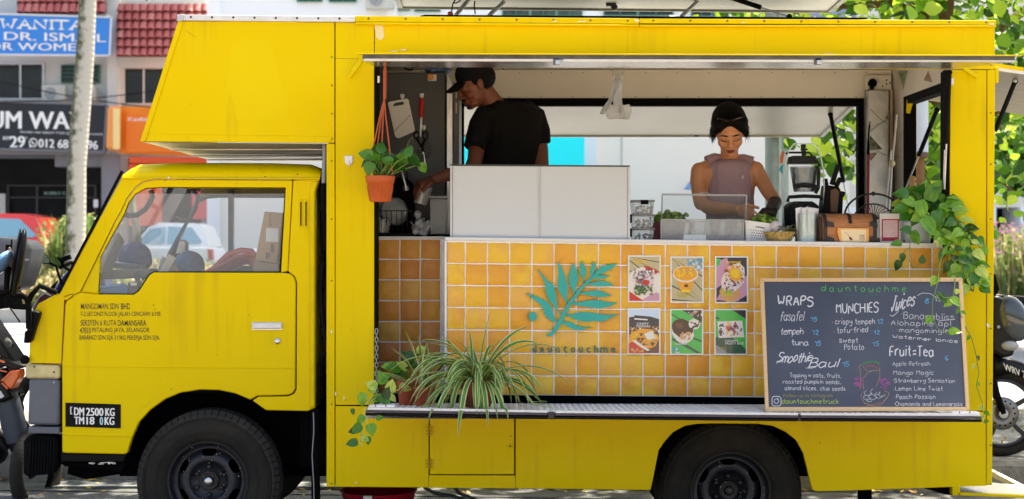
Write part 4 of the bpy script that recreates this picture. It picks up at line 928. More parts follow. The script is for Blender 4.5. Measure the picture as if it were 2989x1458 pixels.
ob('chain', m, mat('galvanised_chain', (.35, .36, .37), .4, .8), truck)
m = MB()
for i in range(9):
 c = P(2755 + i * 1.2, 640 + i * 9, -.02); rot = Matrix.Rotation(R(90 * (i % 2)), 4, 'Z')
 m.tube([c + rot @ Vector((math.cos(a) * .0065, 0, math.sin(a) * .011)) for a in [k / 8 * 6.283 for k in range(9)]], .0022, 5, cap=False)
ob('chain', m, BLK, truck)
TR_ = random.Random(17)
def tile_m(w, h, seed, mt=None):
 r = random.Random(seed); m = MB(); n = 2; c = .0035; d = .006
 pts = []
 for (a, b), (e, f) in (((-1, -1), (1, -1)), ((1, -1), (1, 1)), ((1, 1), (-1, 1)), ((-1, 1), (-1, -1))):
  for k in range(n + 1):
   u = k / (n + 1); pts.append(((a + (e - a) * u) * w / 2 + r.uniform(-.0011, .0011), (b + (f - b) * u) * h / 2 + r.uniform(-.0011, .0011)))
 k = len(pts); fr = [(a * (1 - 2 * c / w), -d, b * (1 - 2 * c / h)) for a, b in pts]; bk = [(a, -d + .003, b) for a, b in pts]; b2 = [(a, .001, b) for a, b in pts]
 m.v = fr + bk + b2; m.f = [tuple(range(k))] + [(i, (i + 1) % k, k + (i + 1) % k, k + i) for i in range(k)] + [(k + i, k + (i + 1) % k, 2 * k + (i + 1) % k, 2 * k + i) for i in range(k)]
 m.mi = [0] * len(m.f); return m.mesh('tile', mt or TILE, 'all')
TSH = {}
def add_tile(px0, px1, py0, py1, Y, parent, g=2.1):
 w = M_(px1 - px0 - g * 2, Y); h = M_(py1 - py0 - g * 2, Y); key = (round(w, 3), round(h, 3), TR_.randrange(3), Y > .3)
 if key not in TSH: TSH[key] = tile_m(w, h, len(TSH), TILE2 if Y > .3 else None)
 rt = TR_.choice((0, 2)) * math.pi / 2
 place('tile', TSH[key], Matrix.Translation(P((px0 + px1) / 2, (py0 + py1) / 2, Y)) @ Matrix.Rotation(R(.6) + rt, 4, 'Y') @ Matrix.Rotation(TR_.uniform(-.006, .006), 4, 'X'), parent)
def ry(k, x): return (706.5, 771.6, 835.8, 900, 965, 1032, 1096.6, 1154)[k] + .0122 * (x - 1500) * (1 if k < 5 else .6)
cf = tp('counter_front', [(1300, 1152), (2790, 1166), (2790, 722), (1300, 698)], .062, .10, GROUT)
cols = [1303.5] + [1358 + 64.85 * k for k in range(23)]
for a, b in zip(cols, cols[1:]):
 x = (a + b) / 2
 for k in range(7): add_tile(a, b, ry(k, x) + (2 if k == 0 else 0), ry(k + 1, x), .062, cf)
LY = .55
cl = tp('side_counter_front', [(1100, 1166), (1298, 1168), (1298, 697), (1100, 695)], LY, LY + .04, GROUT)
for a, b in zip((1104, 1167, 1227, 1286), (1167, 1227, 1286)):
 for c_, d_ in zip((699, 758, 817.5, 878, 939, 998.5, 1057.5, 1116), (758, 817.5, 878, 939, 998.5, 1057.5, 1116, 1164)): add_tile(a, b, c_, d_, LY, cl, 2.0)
m = MB(); m.box(X(1302, .1) - .004, X(1302, .1), .103, LY - .002, Z(1150, .1), Z(700, .1)); ob('counter_return', m, GROUT, truck)
m = MB(); m.prw([(X(1298, .05), Z(702.5, .05)), (X(2792, .05), Z(722.5, .05)), (X(2792, .05), Z(711, .05)), (X(1298, .05), Z(692, .05))], .05, .60); ct = ob('countertop', m, mat('white_countertop', (.76, .76, .76), .3, noise=.04, scale=5), truck, bevel=.004)
m = MB(); m.prw([(X(1098, LY), Z(697, LY)), (X(1299, LY), Z(697, LY)), (X(1299, LY), Z(690.5, LY)), (X(1098, LY), Z(690.5, LY))], LY - .01, 1.0); ob('countertop', m, WPL, truck, bevel=.003)
m = MB(); m.box(LXI + .01, X(2790), .62, .66, Z(1190), Z(760)); ob('counter_back', m, CREAM, truck)
m = MB(); m.pr([(1287, 1168), (1298, 1168), (1298, 698), (1287, 697)], LY - .012, LY - .001); ob('corner_trim', m, ALUW, cl)
m = MB(); m.pr([(1298, 1158), (1303, 1158), (1303, 704), (1298, 704)], .048, .10); ob('corner_trim', m, WPL, cf)
sc = thing('splash_screen', 'two blank glossy white boards in aluminium edging on the counter before the man', 'screen', P(1575, 700, .09))
SCP = mat('glossy_white_board', lin((205, 210, 214)), .4, spec=.25)
for a, b in ((1321, 1573.5), (1576.5, 1832)):
 m = MB(); m.pr([(a, 696 + (a - 1321) * .0125), (b, 696 + (b - 1321) * .0125), (b, 485 + (b - 1321) * .006), (a, 485 + (a - 1321) * .006)], .09, .10); ob('board', m, SCP, sc, bevel=.001)
for a, b in ((1314, 1320), (1833, 1839)):
 m = MB(); m.pr([(a, 700 + (a - 1321) * .0125), (b, 700 + (b - 1321) * .0125), (b, 484 + (b - 1321) * .006), (a, 484 + (a - 1321) * .006)], .085, .12); ob('edge_rail', m, ALU, sc, bevel=.001)
m = MB(); m.pr([(1313, 484), (1839, 487.5), (1839, 483.5), (1313, 480)], .086, .125); ob('top_rail', m, mat('dark_green_rail', (.03, .04, .035), .4), sc)
m = MB(); m.pr([(1321, 700), (1833, 706), (1833, 703), (1321, 697)], .086, .12); ob('bottom_rail', m, IRON, sc)
m = MB(); m.pr([(1573.6, 699), (1576.4, 699), (1576.4, 487), (1573.6, 487)], .086, .12); ob('joint_strip', m, ALU, sc)
def CP(lst): return [(1480 + a / 3.697, 720 + b / 3.697) for a, b in lst]
LO = [[(425, 958), (480, 925), (535, 835), (585, 740), (615, 690), (650, 620), (720, 530), (760, 480), (825, 400), (900, 330), (960, 280), (985, 300), (930, 350), (860, 410), (800, 480), (745, 560), (690, 640), (640, 720), (610, 800), (570, 870), (520, 930), (480, 970), (430, 970)],
 [(208, 500), (300, 535), (420, 585), (465, 630), (495, 700), (510, 760), (548, 822), (480, 805), (430, 770), (405, 730), (395, 680), (350, 620), (270, 560)],
 [(318, 245), (370, 290), (440, 370), (495, 410), (525, 490), (540, 580), (550, 690), (596, 735), (575, 740), (540, 690), (500, 630), (440, 560), (418, 490), (410, 400), (370, 320)],
 [(545, 165), (590, 230), (625, 320), (650, 400), (655, 480), (645, 625), (600, 550), (555, 470), (548, 380), (558, 280)],
 [(712, 180), (735, 230), (765, 290), (770, 360), (745, 430), (725, 530), (700, 460), (672, 390), (668, 320), (690, 250)],
 [(800, 155), (830, 200), (855, 250), (850, 300), (832, 340), (825, 410), (817, 350), (792, 300), (786, 240)],
 [(935, 160), (958, 190), (955, 240), (940, 280), (908, 340), (898, 290), (905, 240)],
 [(1190, 185), (1130, 240), (1050, 285), (960, 315), (940, 320), (960, 270), (1010, 225), (1080, 200)],
 [(1110, 315), (1060, 345), (990, 352), (905, 345), (960, 312), (1020, 312)],
 [(1160, 420), (1080, 428), (1000, 432), (930, 425), (840, 408), (920, 390), (1000, 372), (1080, 380)],
 [(1135, 527), (1060, 545), (960, 545), (880, 530), (765, 508), (870, 485), (960, 472), (1040, 490), (1080, 515)],
 [(1190, 610), (1120, 645), (1000, 672), (870, 655), (780, 645), (680, 612), (760, 605), (860, 585), (940, 575), (1040, 590), (1110, 605)],
 [(1205, 735), (1120, 770), (1040, 810), (950, 805), (860, 815), (760, 800), (680, 765), (612, 722), (700, 735), (780, 710), (880, 710), (1000, 730), (1100, 740)],
 [(930, 875), (860, 885), (800, 905), (730, 900), (660, 870), (588, 826), (620, 810), (680, 812), (740, 845), (800, 870)],
 [(277 + 43 * math.cos(a / 14 * 6.283), 757 + 50 * math.sin(a / 14 * 6.283)) for a in range(14)]]
em = bpy.data.objects.new('leaf_emblem', None); put(em, truck)
for i, l in enumerate(LO):
 m = MB(); m.pr(CP(l), .040 - .0003 * i, .054); ob('frond' if 0 < i < 14 else ('stalk' if i == 0 else 'dot'), m, TEAL, em)
nm = bpy.data.objects.new('name_lettering', None); put(nm, truck)
for i, ch in enumerate('dauntouchme'):
 w = 22 if ch == 'm' else 13; cx = 1560 + i * 22.6 + (4 if i > 9 else 0); top = 1009 if ch in 'dh' else (1011 if ch == 't' else 1015)
 m = MB(); text_flat(ch, cx - w / 2, cx + w / 2, top, 1030, .045, bold=.02, mb=m)
 n = len(m.v); k = len(m.f)
 m.v += [(a, .053, c) for a, b, c in m.v]; edges = {}
 for f in m.f[:k]:
  for a, b in zip(f, f[1:] + f[:1]): edges[(a, b)] = 1
 for a, b in edges:
  if (b, a) not in edges: m.f.append((a, b, b + n, a + n)); m.mi.append(0)
 ob('letter', m, TEALD, nm, recalc=False)
PW = mat('print_white', (.82, .82, .82), .3, coat=.4)
def pm(n, c): return mat('print_' + n, lin(c), .35, coat=.4)
PCOL = dict(wood=pm('wood', (196, 182, 140)), line=pm('line', (60, 52, 44)), cream=pm('cream', (235, 225, 215)), white=PW, red=pm('red', (205, 44, 32)), pink=pm('pink', (205, 150, 175)), green=pm('green', (96, 120, 50)),
 brown=pm('brown', (110, 66, 44)), orange=pm('orange', (240, 165, 34)), yellow=pm('yellow', (245, 200, 40)), dk=pm('dark', (48, 44, 52)), lime=pm('lime', (60, 190, 80)), dgreen=pm('deep_green', (24, 86, 66)), sky=pm('sky', (200, 220, 240)),
 blue=pm('blue', (80, 160, 200)), grey=pm('grey', (150, 150, 160)), tan=pm('tan', (214, 160, 96)), olive=pm('olive', (206, 190, 60)), choc=pm('chocolate', (70, 34, 22)), purple=pm('purple', (130, 50, 110)))
def poster(px0, px1, py0, py1, kind, label, seed):
 Yp = .048; m = MB(); m.pb(px0, px1, py0, py1, Yp, Yp + .003); pst = ob('menu_photo', m, PW, truck); pst['label'] = label
 rg = random.Random(seed); q = 4; x0, x1, y0, y1 = px0 + q, px1 - q, py0 + q, py1 - q; W_, H_ = x1 - x0, y1 - y0; st = [0]
 lay = {}
 def L_(c): return lay.setdefault(c, MB())
 def nxt(): st[0] += 1; return Yp - .0002 - st[0] * .00006
 fx = lambda u: x0 + u * W_; fyy = lambda v: y0 + v * H_
 def clip(u): return min(1, max(0, u))
 def poly(c, pts): y = nxt(); L_(c).face([P(fx(clip(a)), fyy(clip(b)), y) for a, b in pts])
 def el(c, u, v, ru, rv, rot=0, wob=.06, n=18):
  y = nxt(); pts = []
  for i in range(n):
   a = 2 * math.pi * i / n; k = 1 + rg.uniform(-wob, wob); s_, t_ = math.cos(a) * ru * k, math.sin(a) * rv * k
   pts.append(P(fx(clip(u + (s_ * math.cos(rot) - t_ * math.sin(rot)))), fyy(clip(v + (s_ * math.sin(rot) + t_ * math.cos(rot)) * W_ / H_)), y))
  L_(c).face(pts)
 def bits(cs, n, u0, u1, v0, v1, s, wob=.35):
  s *= .72
  for _ in range(int(n * 1.9)): el(rg.choice(cs), rg.uniform(u0, u1), rg.uniform(v0, v1), s * rg.uniform(.5, 1.4), s * rg.uniform(.4, 1), rg.uniform(0, 3), wob, 7)
 def planks(bgc, lc, sl, n, w=.012):
  poly(bgc, [(0, 0), (1, 0), (1, 1), (0, 1)])
  for i in range(n):
   v = (i + .5) / n * 1.6 - .5; y = nxt(); a, b = [(0, v), (1, v + sl)]
   if 0 < v < 1 or 0 < v + sl < 1:
    pts = [(0, v), (1, v + sl), (1, v + sl + w * 2), (0, v + w * 2)]; poly(lc, pts)
 def words(c, u0, u1, v0, v1, t_, sk=0):
  y = nxt(); text_flat(t_, fx(u0), fx(u1), fyy(v0), fyy(v1), y, bold=.03, mb=L_(c))
 if kind == 0:
  planks('wood', 'line', .5, 7); el('cream', .5, .62, .62, .56, 0, .02, 26); poly('red', [(0, .78), (.32, .93), (.5, 1), (0, 1)]); poly('pink', [(.45, .96), (.9, .8), (1, .86), (1, 1), (.5, 1)])
  poly('red', [(.45, .2), (.8, .26), (1, .34), (.82, .42), (.6, .32)]); bits(['cream', 'white', 'brown', 'pink', 'grey'], 60, .15, .8, .3, .66, .07); bits(['green', 'green', 'dgreen'], 26, .2, .75, .66, .86, .07); bits(['red'], 5, .45, .66, .55, .62, .10); words('yellow', .16, .58, .07, .14, 'BANG BANG')
 elif kind == 1:
  planks('wood', 'dk', .75, 5, .016); bits(['blue', 'blue', 'sky'], 26, .5, 1, .03, .3, .06, .6); poly('orange', [(.18, .5), (.74, .5), (.62, .76), (.3, .76)]); el('yellow', .46, .76, .165, .05); el('cream', .45, .37, .42, .27, 0, .01, 30); el('orange', .45, .36, .385, .235, 0, .03, 26)
  bits(['yellow', 'yellow', 'orange', 'tan'], 30, .2, .7, .25, .42, .08); el('brown', .47, .64, .07, .05); words('olive', .18, .62, .80, .86, 'MANGO'); words('olive', .25, .52, .87, .92, 'FLY')
 elif kind == 2:
  poly('dk', [(0, 0), (1, 0), (1, 1), (0, 1)]); poly('pink', [(0, .1), (.35, 0), (.5, .3), (.2, .6), (0, .7)]); poly('lime', [(0, .02), (.14, .03), (.1, .18), (0, .2)]); poly('pink', [(.2, .7), (1, .4), (1, .9), (.6, 1), (0, .95)]); poly('dk', [(.75, .95), (1, .85), (1, 1), (.75, 1)])
  el('tan', .45, .78, .33, .34, .4, .06); el('olive', .38, .78, .2, .12, .5, .2); el('cream', .55, .45, .34, .52, .5, .1); bits(['tan', 'brown', 'cream', 'orange', 'white', 'red'], 70, .28, .88, .18, .62, .06); el('orange', .62, .38, .2, .22, 0, .12); el('yellow', .63, .36, .15, .15, 0, .15); bits(['cream', 'white', 'purple'], 22, .25, .7, .55, .75, .06); bits(['olive', 'lime'], 8, .25, .5, .74, .86, .05); words('yellow', .3, .8, .08, .13, 'RIN BISMANI')
 elif kind == 3:
  poly('sky', [(0, 0), (1, 0), (1, 1), (0, 1)]); poly('dk', [(0, .18), (.18, .16), (.18, .13), (.7, .16), (1, .22), (1, .45), (0, .5)]); poly('white', [(.18, .2), (.62, .22), (.62, .25), (.18, .23)]); poly('brown', [(0, .42), (1, .38), (1, 1), (0, 1)])
  bits(['orange', 'tan', 'brown', 'white', 'dk'], 34, .05, 1, .40, .52, .05); el('orange', .5, .68, .5, .34, 0, .12); bits(['orange', 'yellow', 'tan', 'brown'], 40, .1, .9, .55, .82, .08); poly('cream', [(.5, .56), (.78, .48), (.88, .66), (.62, .7)]); poly('cream', [(.1, .72), (.2, .7), (.7, .93), (.6, .95)]); poly('red', [(0, .78), (.12, .74), (.6, 1), (0, 1)]); bits(['tan', 'red'], 8, .0, .5, .9, 1, .07); words('white', .26, .66, .30, .35, 'CRISPY'); words('white', .22, .70, .36, .41, 'TENDERS')
 elif kind == 4:
  poly('lime', [(0, 0), (1, 0), (1, 1), (0, 1)]); poly('dgreen', [(0, .08), (.3, .2), (.3, .23), (0, .11)]); poly('dgreen', [(.3, .5), (1, .7), (1, .74), (.3, .55)]); poly('dgreen', [(.1, .62), (.95, .98), (.85, 1), (0, .68)]); poly('dk', [(.35, 0), (1, 0), (1, .28), (.8, .2)])
  bits(['grey', 'tan', 'cream'], 12, .55, 1, .02, .15, .05, .5); el('cream', .38, .52, .38, .34, .6, .05); el('choc', .36, .42, .36, .3, .6, .05); el('brown', .26, .36, .12, .10, .4, .2); bits(['tan', 'cream'], 22, .3, .68, .52, .66, .07); el('cream', .76, .32, .2, .17, 0, .12); bits(['tan', 'brown', 'white', 'dk'], 16, .62, .92, .26, .4, .05); words('white', .10, .50, .76, .80, 'TIRAMISU'); bits(['blue', 'sky'], 8, .0, .25, .86, .98, .05)
 else:
  poly('lime', [(0, 0), (1, 0), (1, 1), (0, 1)]); poly('dk', [(.55, 0), (1, 0), (1, .2)]); poly('dgreen', [(0, .14), (.12, .18), (.12, .22), (0, .2)]); poly('dgreen', [(0, .62), (.5, .6), (1, .9), (1, 1), (.1, 1), (0, .9)]); poly('grey', [(0, .8), (.3, .9), (.4, 1), (0, 1)])
  poly('cream', [(.06, .26), (.88, .24), (.95, .62), (.1, .64)]); poly('white', [(.09, .29), (.86, .27), (.92, .56), (.13, .6)]); bits(['choc', 'purple'], 14, .12, .26, .32, .58, .05, .1); bits(['purple', 'red', 'brown'], 12, .6, .74, .28, .56, .05, .1); bits(['orange', 'yellow'], 8, .38, .55, .3, .6, .06); bits(['pink', 'red', 'purple'], 12, .35, .66, .38, .46, .05); bits(['dgreen'], 3, .8, .86, .4, .56, .04); words('white', .30, .76, .68, .73, 'CREAMY'); words('white', .32, .94, .74, .79, 'FRUITY BOX'); words('olive', .06, .34, .84, .87, 'seasonal'); words('olive', .08, .36, .88, .91, 'fruits')
 for c, mb in lay.items():
  if mb.f: ob('print', mb, PCOL[c], pst, recalc=False)
for i, (a, b, c_, d_, lb) in enumerate(((1833, 1929, 746, 883, 'salad plate menu photo'), (1957, 2054, 749, 885, 'orange drink cup menu photo'), (2087, 2184, 748.5, 886, 'egg toast menu photo'), (1832, 1928, 900, 1035.5, 'fried snack menu photo'), (1956, 2053, 902, 1037, 'chocolate tray menu photo on green'), (2085, 2181, 902, 1037, 'fruit box menu photo on green'))):
 poster(a, b, c_, d_, i, lb, 50 + i)
CY = .07; CF = 1.70
cab = bpy.data.objects.new('cab', None); put(cab, truck)
def cb(name, pts, y0=CY, y1=None, material=None, bevel=.005, parent=None):
 m = MB(); m.pr(pts, y0, y0 + .045 if y1 is None else y1); return ob(name, m, material or YEL, parent or cab, bevel=bevel)
def far(pts): return [(X(a, CY), Z(b, CY)) for a, b in pts]
FRONT = [(171.5, 856), (356, 519), (372, 519), (934, 521), (934, 524), (856, 524.5), (456, 519.5 + 3), (415, 531), (394, 547), (370, 578), (351, 618), (335, 646), (233, 853), (212, 862), (208, 867), (192, 877), (187.5, 890), (181.5, 1000), (179, 1062), (84, 1060), (88, 968), (95, 940), (101, 909), (113, 887)]
cb('cab_front_corner', FRONT)
PIL = [(856, 527), (933, 523), (921, 560), (920, 1192), (897, 1201), (776, 1198), (737, 1170), (754, 1159), (840, 1158), (858, 1151), (865.5, 1137), (866.5, 825), (860, 806), (846, 797), (841, 792)]
cb('cab_pillar', PIL)
m = MB(); m.pr([(904, 1188), (918, 1190), (918, 560), (928, 530), (912, 530), (904, 560)], CY - .012, CY - .0005); ob('pillar_rib', m, YELB, cab, bevel=.004)
DL = [(236, 854), (214, 863), (210, 869), (194, 879), (190, 892), (184, 1000), (181, 1063), (181, 1318), (186, 1323), (366, 1327), (372, 1321), (384, 1280), (405, 1233), (437, 1198), (480, 1167), (526, 1147), (585, 1138), (639, 1139.5), (686, 1149), (729, 1167), (734, 1166), (751, 1156), (838, 1154.5), (854, 1149), (861.5, 1135), (863, 826), (857, 808.5), (845, 799.5), (820, 797), (448, 796), (435, 805), (405, 851), (390, 861), (286.5, 860)]
door = cb('door', DL, CY - .004, CY + .04, bevel=.006)
DF = [(236, 853), (337, 648), (353, 620), (372, 580), (396, 549), (417, 533), (457, 524.5), (853.5, 527), (839.5, 792), (820, 796), (834, 548), (468, 547), (425, 550), (394, 567), (374, 594), (361, 627), (293, 749), (287, 859)]
m = MB(); m.pr(DF, CY + .001, CY + .035); ob('door_frame', m, YEL, door, bevel=.004)
m = MB(); m.pr([(240, 851), (286, 856), (291, 751), (284, 764)], CY - .006, CY - .0005); ob('quarter_panel', m, YELB, door, bevel=.002)
WIN = [(287.5, 859), (292.5, 749), (361.5, 627), (374.5, 594), (394, 567), (425, 550.5), (468, 547), (834, 548), (817.5, 795), (448, 795), (435, 803.6), (405, 850), (390, 860)]
m = MB()
for a, b in zip(WIN, WIN[1:] + WIN[:1]): m.bar(P(*a, CY + .012), P(*b, CY + .012), .012, .006)
ob('window_seal', m, BLK, door)
m = MB(); m.face([P(a, b if b > 560 else 566, CY + .016) for a, b in WIN]); ob('window_glass', m, GLS, door, recalc=False)
m = MB(); m.pr([(736, 961), (822, 961), (822, 943), (736, 943)], CY - .022, CY - .005); ob('handle', m, ALUW, door, bevel=.007)
m = MB(); m.pr([(735, 964), (824, 964), (824, 941), (735, 941)], CY - .006, CY - .0042); ob('handle_recess', m, STEEL, door, bevel=.0005)
m = MB(); c = P(810, 996, CY - .005); m.lathe(c, [(.0155, 0), (.0155, -.006), (.011, -.010), (.004, -.0105)], 'Y', 20); ob('lock', m, STEEL, door, smooth=True)
m = MB(); m.pr([(183, 1072), (862, 1077), (862, 1072), (183, 1067)], CY - .0075, CY - .0042); ob('crease', m, YEL, door, bevel=.002)
m = MB(); m.pr([(184, 1272), (386, 1276), (388, 1270), (184, 1267)], CY - .0075, CY - .0042); ob('crease', m, YEL, door, bevel=.002)
m = MB(); apts = [(418, 1190), (440, 1166), (480, 1142), (526, 1126), (585, 1119), (640, 1120), (690, 1130), (736, 1150)]
for a, b in zip(apts, apts[1:]): m.bar(P(*a, CY - .004), P(*b, CY - .004), .004, .006)
ob('arch_crease', m, YEL, door)
m = MB(); ribbon(m, [P(186, 868, CY - .0055), P(200, 862, CY - .0055), P(214, 858, CY - .0055)], .004)
m.face([P(187, 875, CY - .0002), P(192, 876, CY - .0002), P(182, 1062, CY - .0002), P(179, 1062, CY - .0002)]); ob('rust_line', m, mat('rust_line', lin((120, 60, 20)), .8), cab, recalc=False)
m = MB(); m.pr([(866, 1140), (760, 1158), (740, 1170), (866, 1170)], CY + .02, CY + .03); m.pr([(862, 1160), (868, 1160), (868, 800), (862, 800)], CY + .02, CY + .03); m.pr([(176, 1062), (184, 1062), (194, 875), (186, 875)], CY + .02, CY + .03); m.pr([(838, 800), (858, 800), (860, 524), (850, 524)], CY + .037, CY + .044); ob('seam_backing', m, CHAS, cab)
PR = mat('faded_door_lettering', lin((92, 78, 18)), .6, noise=.0); PRD = mat('dark_door_lettering', lin((44, 34, 16)), .6)
LT = bpy.data.objects.new('door_lettering', None); put(LT, cab)
YL = CY - .0052
for t_, a, b, c_, d_, k in (('MANGOMAN SDN', 236, 346, 886, 903.5, 0), ('BHD', 353, 380, 886, 903.5, 1), ('7-2 SECOND FLOOR JALAN CENCAWI 6/19E', 235, 469, 910, 927.5, 0), ('SEKSYEN 6 KOTA', 234, 340, 934, 951.5, 0), ('DAMANSARA', 344, 427, 935, 952, 1), ('47810', 233, 265, 956.5, 974, 0), ('PETALING JAYA, SELANGOR', 269, 437, 957, 974.5, 0), ('BARANG2 SDN S/JA 3', 232, 338, 979, 996.5, 0), ('ORG PEKERJA SDN S/JA.', 342, 467, 979.5, 997, 0), ("'.", 447, 454, 888, 904, 0)):
 m = MB(); text_flat(t_, a, b, c_, d_, YL, bold=.012, mb=m, slope=0)
 ob('line_of_text', m, PRD if k else PR, LT, recalc=False)
m = MB(); r = random.Random(2)          # worn-away flecks over the letters
for _ in range(60): disc(m, (r.uniform(232, 468), r.uniform(886, 997)), r.uniform(.8, 2.4), r.uniform(1, 4), YL - .0003, 6, wob=.4, rng=r)
ob('worn_flecks', m, YEL, LT, recalc=False)
pl = tp('weight_plate', [(191, 1246), (352, 1251), (352, 1181), (191, 1176)], CY - .008, CY - .0045, BLKG, bevel=.0005, parent=cab)
m = MB(); pw = CY - .009
text_flat('DM', 216, 246, 1190, 1213, pw, bold=.04, mb=m, slope=1); text_flat('2500', 251, 302, 1191, 1214, pw, bold=.04, mb=m, slope=1); text_flat('KG', 307, 335, 1192, 1215, pw, bold=.04, mb=m)
text_flat('TM', 216, 246, 1217, 1239, pw, bold=.04, mb=m); text_flat('18', 252, 276, 1217.5, 1240, pw, bold=.04, mb=m); text_flat('KG', 305, 334, 1218, 1241, pw, bold=.04, mb=m); text_flat('[', 205, 211, 1188, 1210, pw, bold=.02, mb=m)
ob('lettering', m, WPL, pl, recalc=False)
m = MB(); text_flat('0', 291, 301, 1218, 1241, pw, bold=.03, mb=m); ob('lettering', m, mat('pale_blue_digit', lin((170, 215, 225)), .5), pl, recalc=False)
Lp = [(356, 519), (372, 519), (410, 519), (507, 519), (780, 520), (897, 520.5), (934, 521)]; Tp = [(356, 503), (368, 489), (392, 476), (507, 471), (780, 472), (897, 476), (936, 491)]
m = MB(); rows = []
for k in range(7):
 a = k / 6 * math.pi / 2; rows.append([P(l[0] + (t[0] - l[0]) * math.sin(a), l[1] + (t[1] - l[1]) * math.sin(a), CY) + Vector((0, .17 * (1 - math.cos(a)), 0)) for l, t in zip(Lp, Tp)])
mir = [[Vector((v.x, CY + CF - v.y, v.z)) for v in row] for row in rows[::-1]]
rows = rows + mir; n = len(Lp)
for row in rows: m.v += [tuple(v) for v in row]
for i in range(len(rows) - 1):
 for j in range(n - 1): m.f.append((i * n + j, i * n + j + 1, (i + 1) * n + j + 1, (i + 1) * n + j)); m.mi.append(0)
ob('cab_roof', m, YEL, cab, smooth='all')
m = MB(); m.pr([(352, 524), (370, 522.5), (934, 525), (934, 519.5), (356, 517.5)], CY - .012, CY + .0); ob('rain_gutter', m, YELB, cab, bevel=.003)
m = MB(); m.ell(P(493, 519, CY - .012), .007, .004, .004); ob('paint_chip', m, CH, cab)
def across(name, pts, material, y0=CY + .045, y1=CF, **k):       # strip running across the cab
 m = MB(); pp = [(X(a, CY), Z(b, CY)) for a, b in pts]
 for (a, b), (c, d) in zip(pp, pp[1:]): m.face([(a, y0, b), (c, y0, d), (c, y1, d), (a, y1, b)])
 return ob(name, m, material, cab, recalc=False, smooth=False, **k)
across('cab_front', [(173, 857), (113, 887.5), (101.5, 909), (95.5, 940), (88.5, 968), (84.5, 1060)], YEL)
across('cab_back', [(930, 490), (921, 560), (919, 1190)], YEL); across('cab_floor', [(90, 1150), (900, 1150)], CHAS); across('headlining', [(372, 497), (930, 500)], mat('headlining', (.22, .22, .21), .8))
across('windscreen', [(176, 856), (356, 520)], glass('clear_windscreen', (.9, .93, .94), -.9, .03))
m = MB(); m.bar(P(171, 857, CY + .0), P(357, 500, CY + .0), .012, .014); ob('windscreen_seal', m, BLK, cab)
m = MB(); xz = [(X(a, CY), Z(b, CY)) for a, b in [(171.5, 856), (356, 503), (934, 503), (920, 545), (468, 547), (425, 550), (394, 567), (361, 627), (292, 749), (287, 859), (390, 860), (448, 795), (817, 795), (838, 545), (920, 545), (920, 1190), (776, 1198), (374, 1321), (181, 1321), (84, 1060), (113, 887)]]
INT = mat('cab_inner_trim', lin((150, 142, 104)), .7, noise=.2, scale=5)
far_lo = [(171.5, 856), (287, 859), (390, 860), (448, 795), (920, 795), (920, 1190), (776, 1198), (640, 1140), (480, 1167), (374, 1321), (181, 1321), (84, 1060), (113, 887)]
far_up = [(248, 858), (330, 692), (368, 600), (398, 540), (420, 503), (934, 503), (920, 795), (817, 795), (834, 547), (468, 547), (425, 550), (394, 567), (361, 627), (292, 749), (287, 858)]
m = MB(); m.prw(far(far_lo), CF, CF + .04); m.prw(far(far_up), CF, CF + .04); ob('far_side', m, INT, cab)
m = MB()
fw = far(WIN)
for a, b in zip(fw, fw[1:] + fw[:1]): m.bar((a[0], CF - .008, a[1]), (b[0], CF - .008, b[1]), .025, .018)
ob('far_window_seal', m, mat('blue_grey_rubber', lin((66, 76, 98)), .6), cab)
m = MB(); m.bar((X(520, CF) - .29, CF - .05, Z(545, CF)), (X(420, CF) - .0, CF - .05, Z(775, CF)), .10, .03); ob('far_pillar_trim', m, mat('pillar_trim_khaki', lin((122, 116, 84)), .7, noise=.2), cab, bevel=.01)
m = MB(); m.bar((X(675, CF), CF + .0, Z(555, CF)), (X(675, CF), CF + .0, Z(775, CF)), .05, .03); ob('far_window_post', m, mat('blue_grey_rubber', lin((66, 76, 98)), .6), cab)
for pts in ([(440, 556), (446, 575), (424, 612), (400, 628), (372, 630), (364, 624)], [(562, 556), (578, 575), (570, 610), (550, 644), (530, 645), (512, 636)]):
 m = MB(); m.tube([P(*p, .3 if pts[0][0] < 500 else 1.5) for p in pts], .014, 8); ob('grab_handle', m, mat('grey_grab', (.07, .075, .085), .5), cab, smooth=True)
m = MB(); m.bar(P(345, 690, .5), P(296, 800, .35), .05, .09); ob('sun_visor', m, mat('clear_grey_plastic', lin((140, 140, 130)), .3, noise=.3, scale=14), cab, bevel=.01)
m = MB(); m.bar(P(336, 700, .46), P(294, 800, .33), .03, .03); ob('visor_tube', m, ALU, cab)
DSH = mat('dashboard_black', (.022, .024, .026), .55, noise=.3, scale=9)
m = MB(); m.prw(far([(190, 900), (270, 862), (400, 862), (440, 880), (400, 1000), (190, 1000)]), .2, 1.6); ob('dashboard', m, DSH, cab, bevel=.02)
m = MB(); m.prw(far([(600, 1000), (600, 850), (800, 840), (812, 800), (860, 800), (880, 1000)]), .25, 1.55); ob('seat', m, mat('seat_vinyl', (.035, .037, .045), .5, noise=.2), cab, bevel=.05)
m = MB(); c = P(452, 872, .55); mt = Matrix.Rotation(R(62), 3, 'Y') 
m.tube([c + mt @ Vector((math.cos(a) * .2, math.sin(a) * .2, 0)) for a in [k / 24 * 6.283 for k in range(25)]], .014, 8, cap=False); m.bar(c + mt @ Vector((-.19, 0, 0)), c + mt @ Vector((.19, 0, 0)), .03, .02); m.tube([c, c + Vector((-.25, 0, -.3))], .02)
ob('steering_wheel', m, DSH, cab, smooth=True)
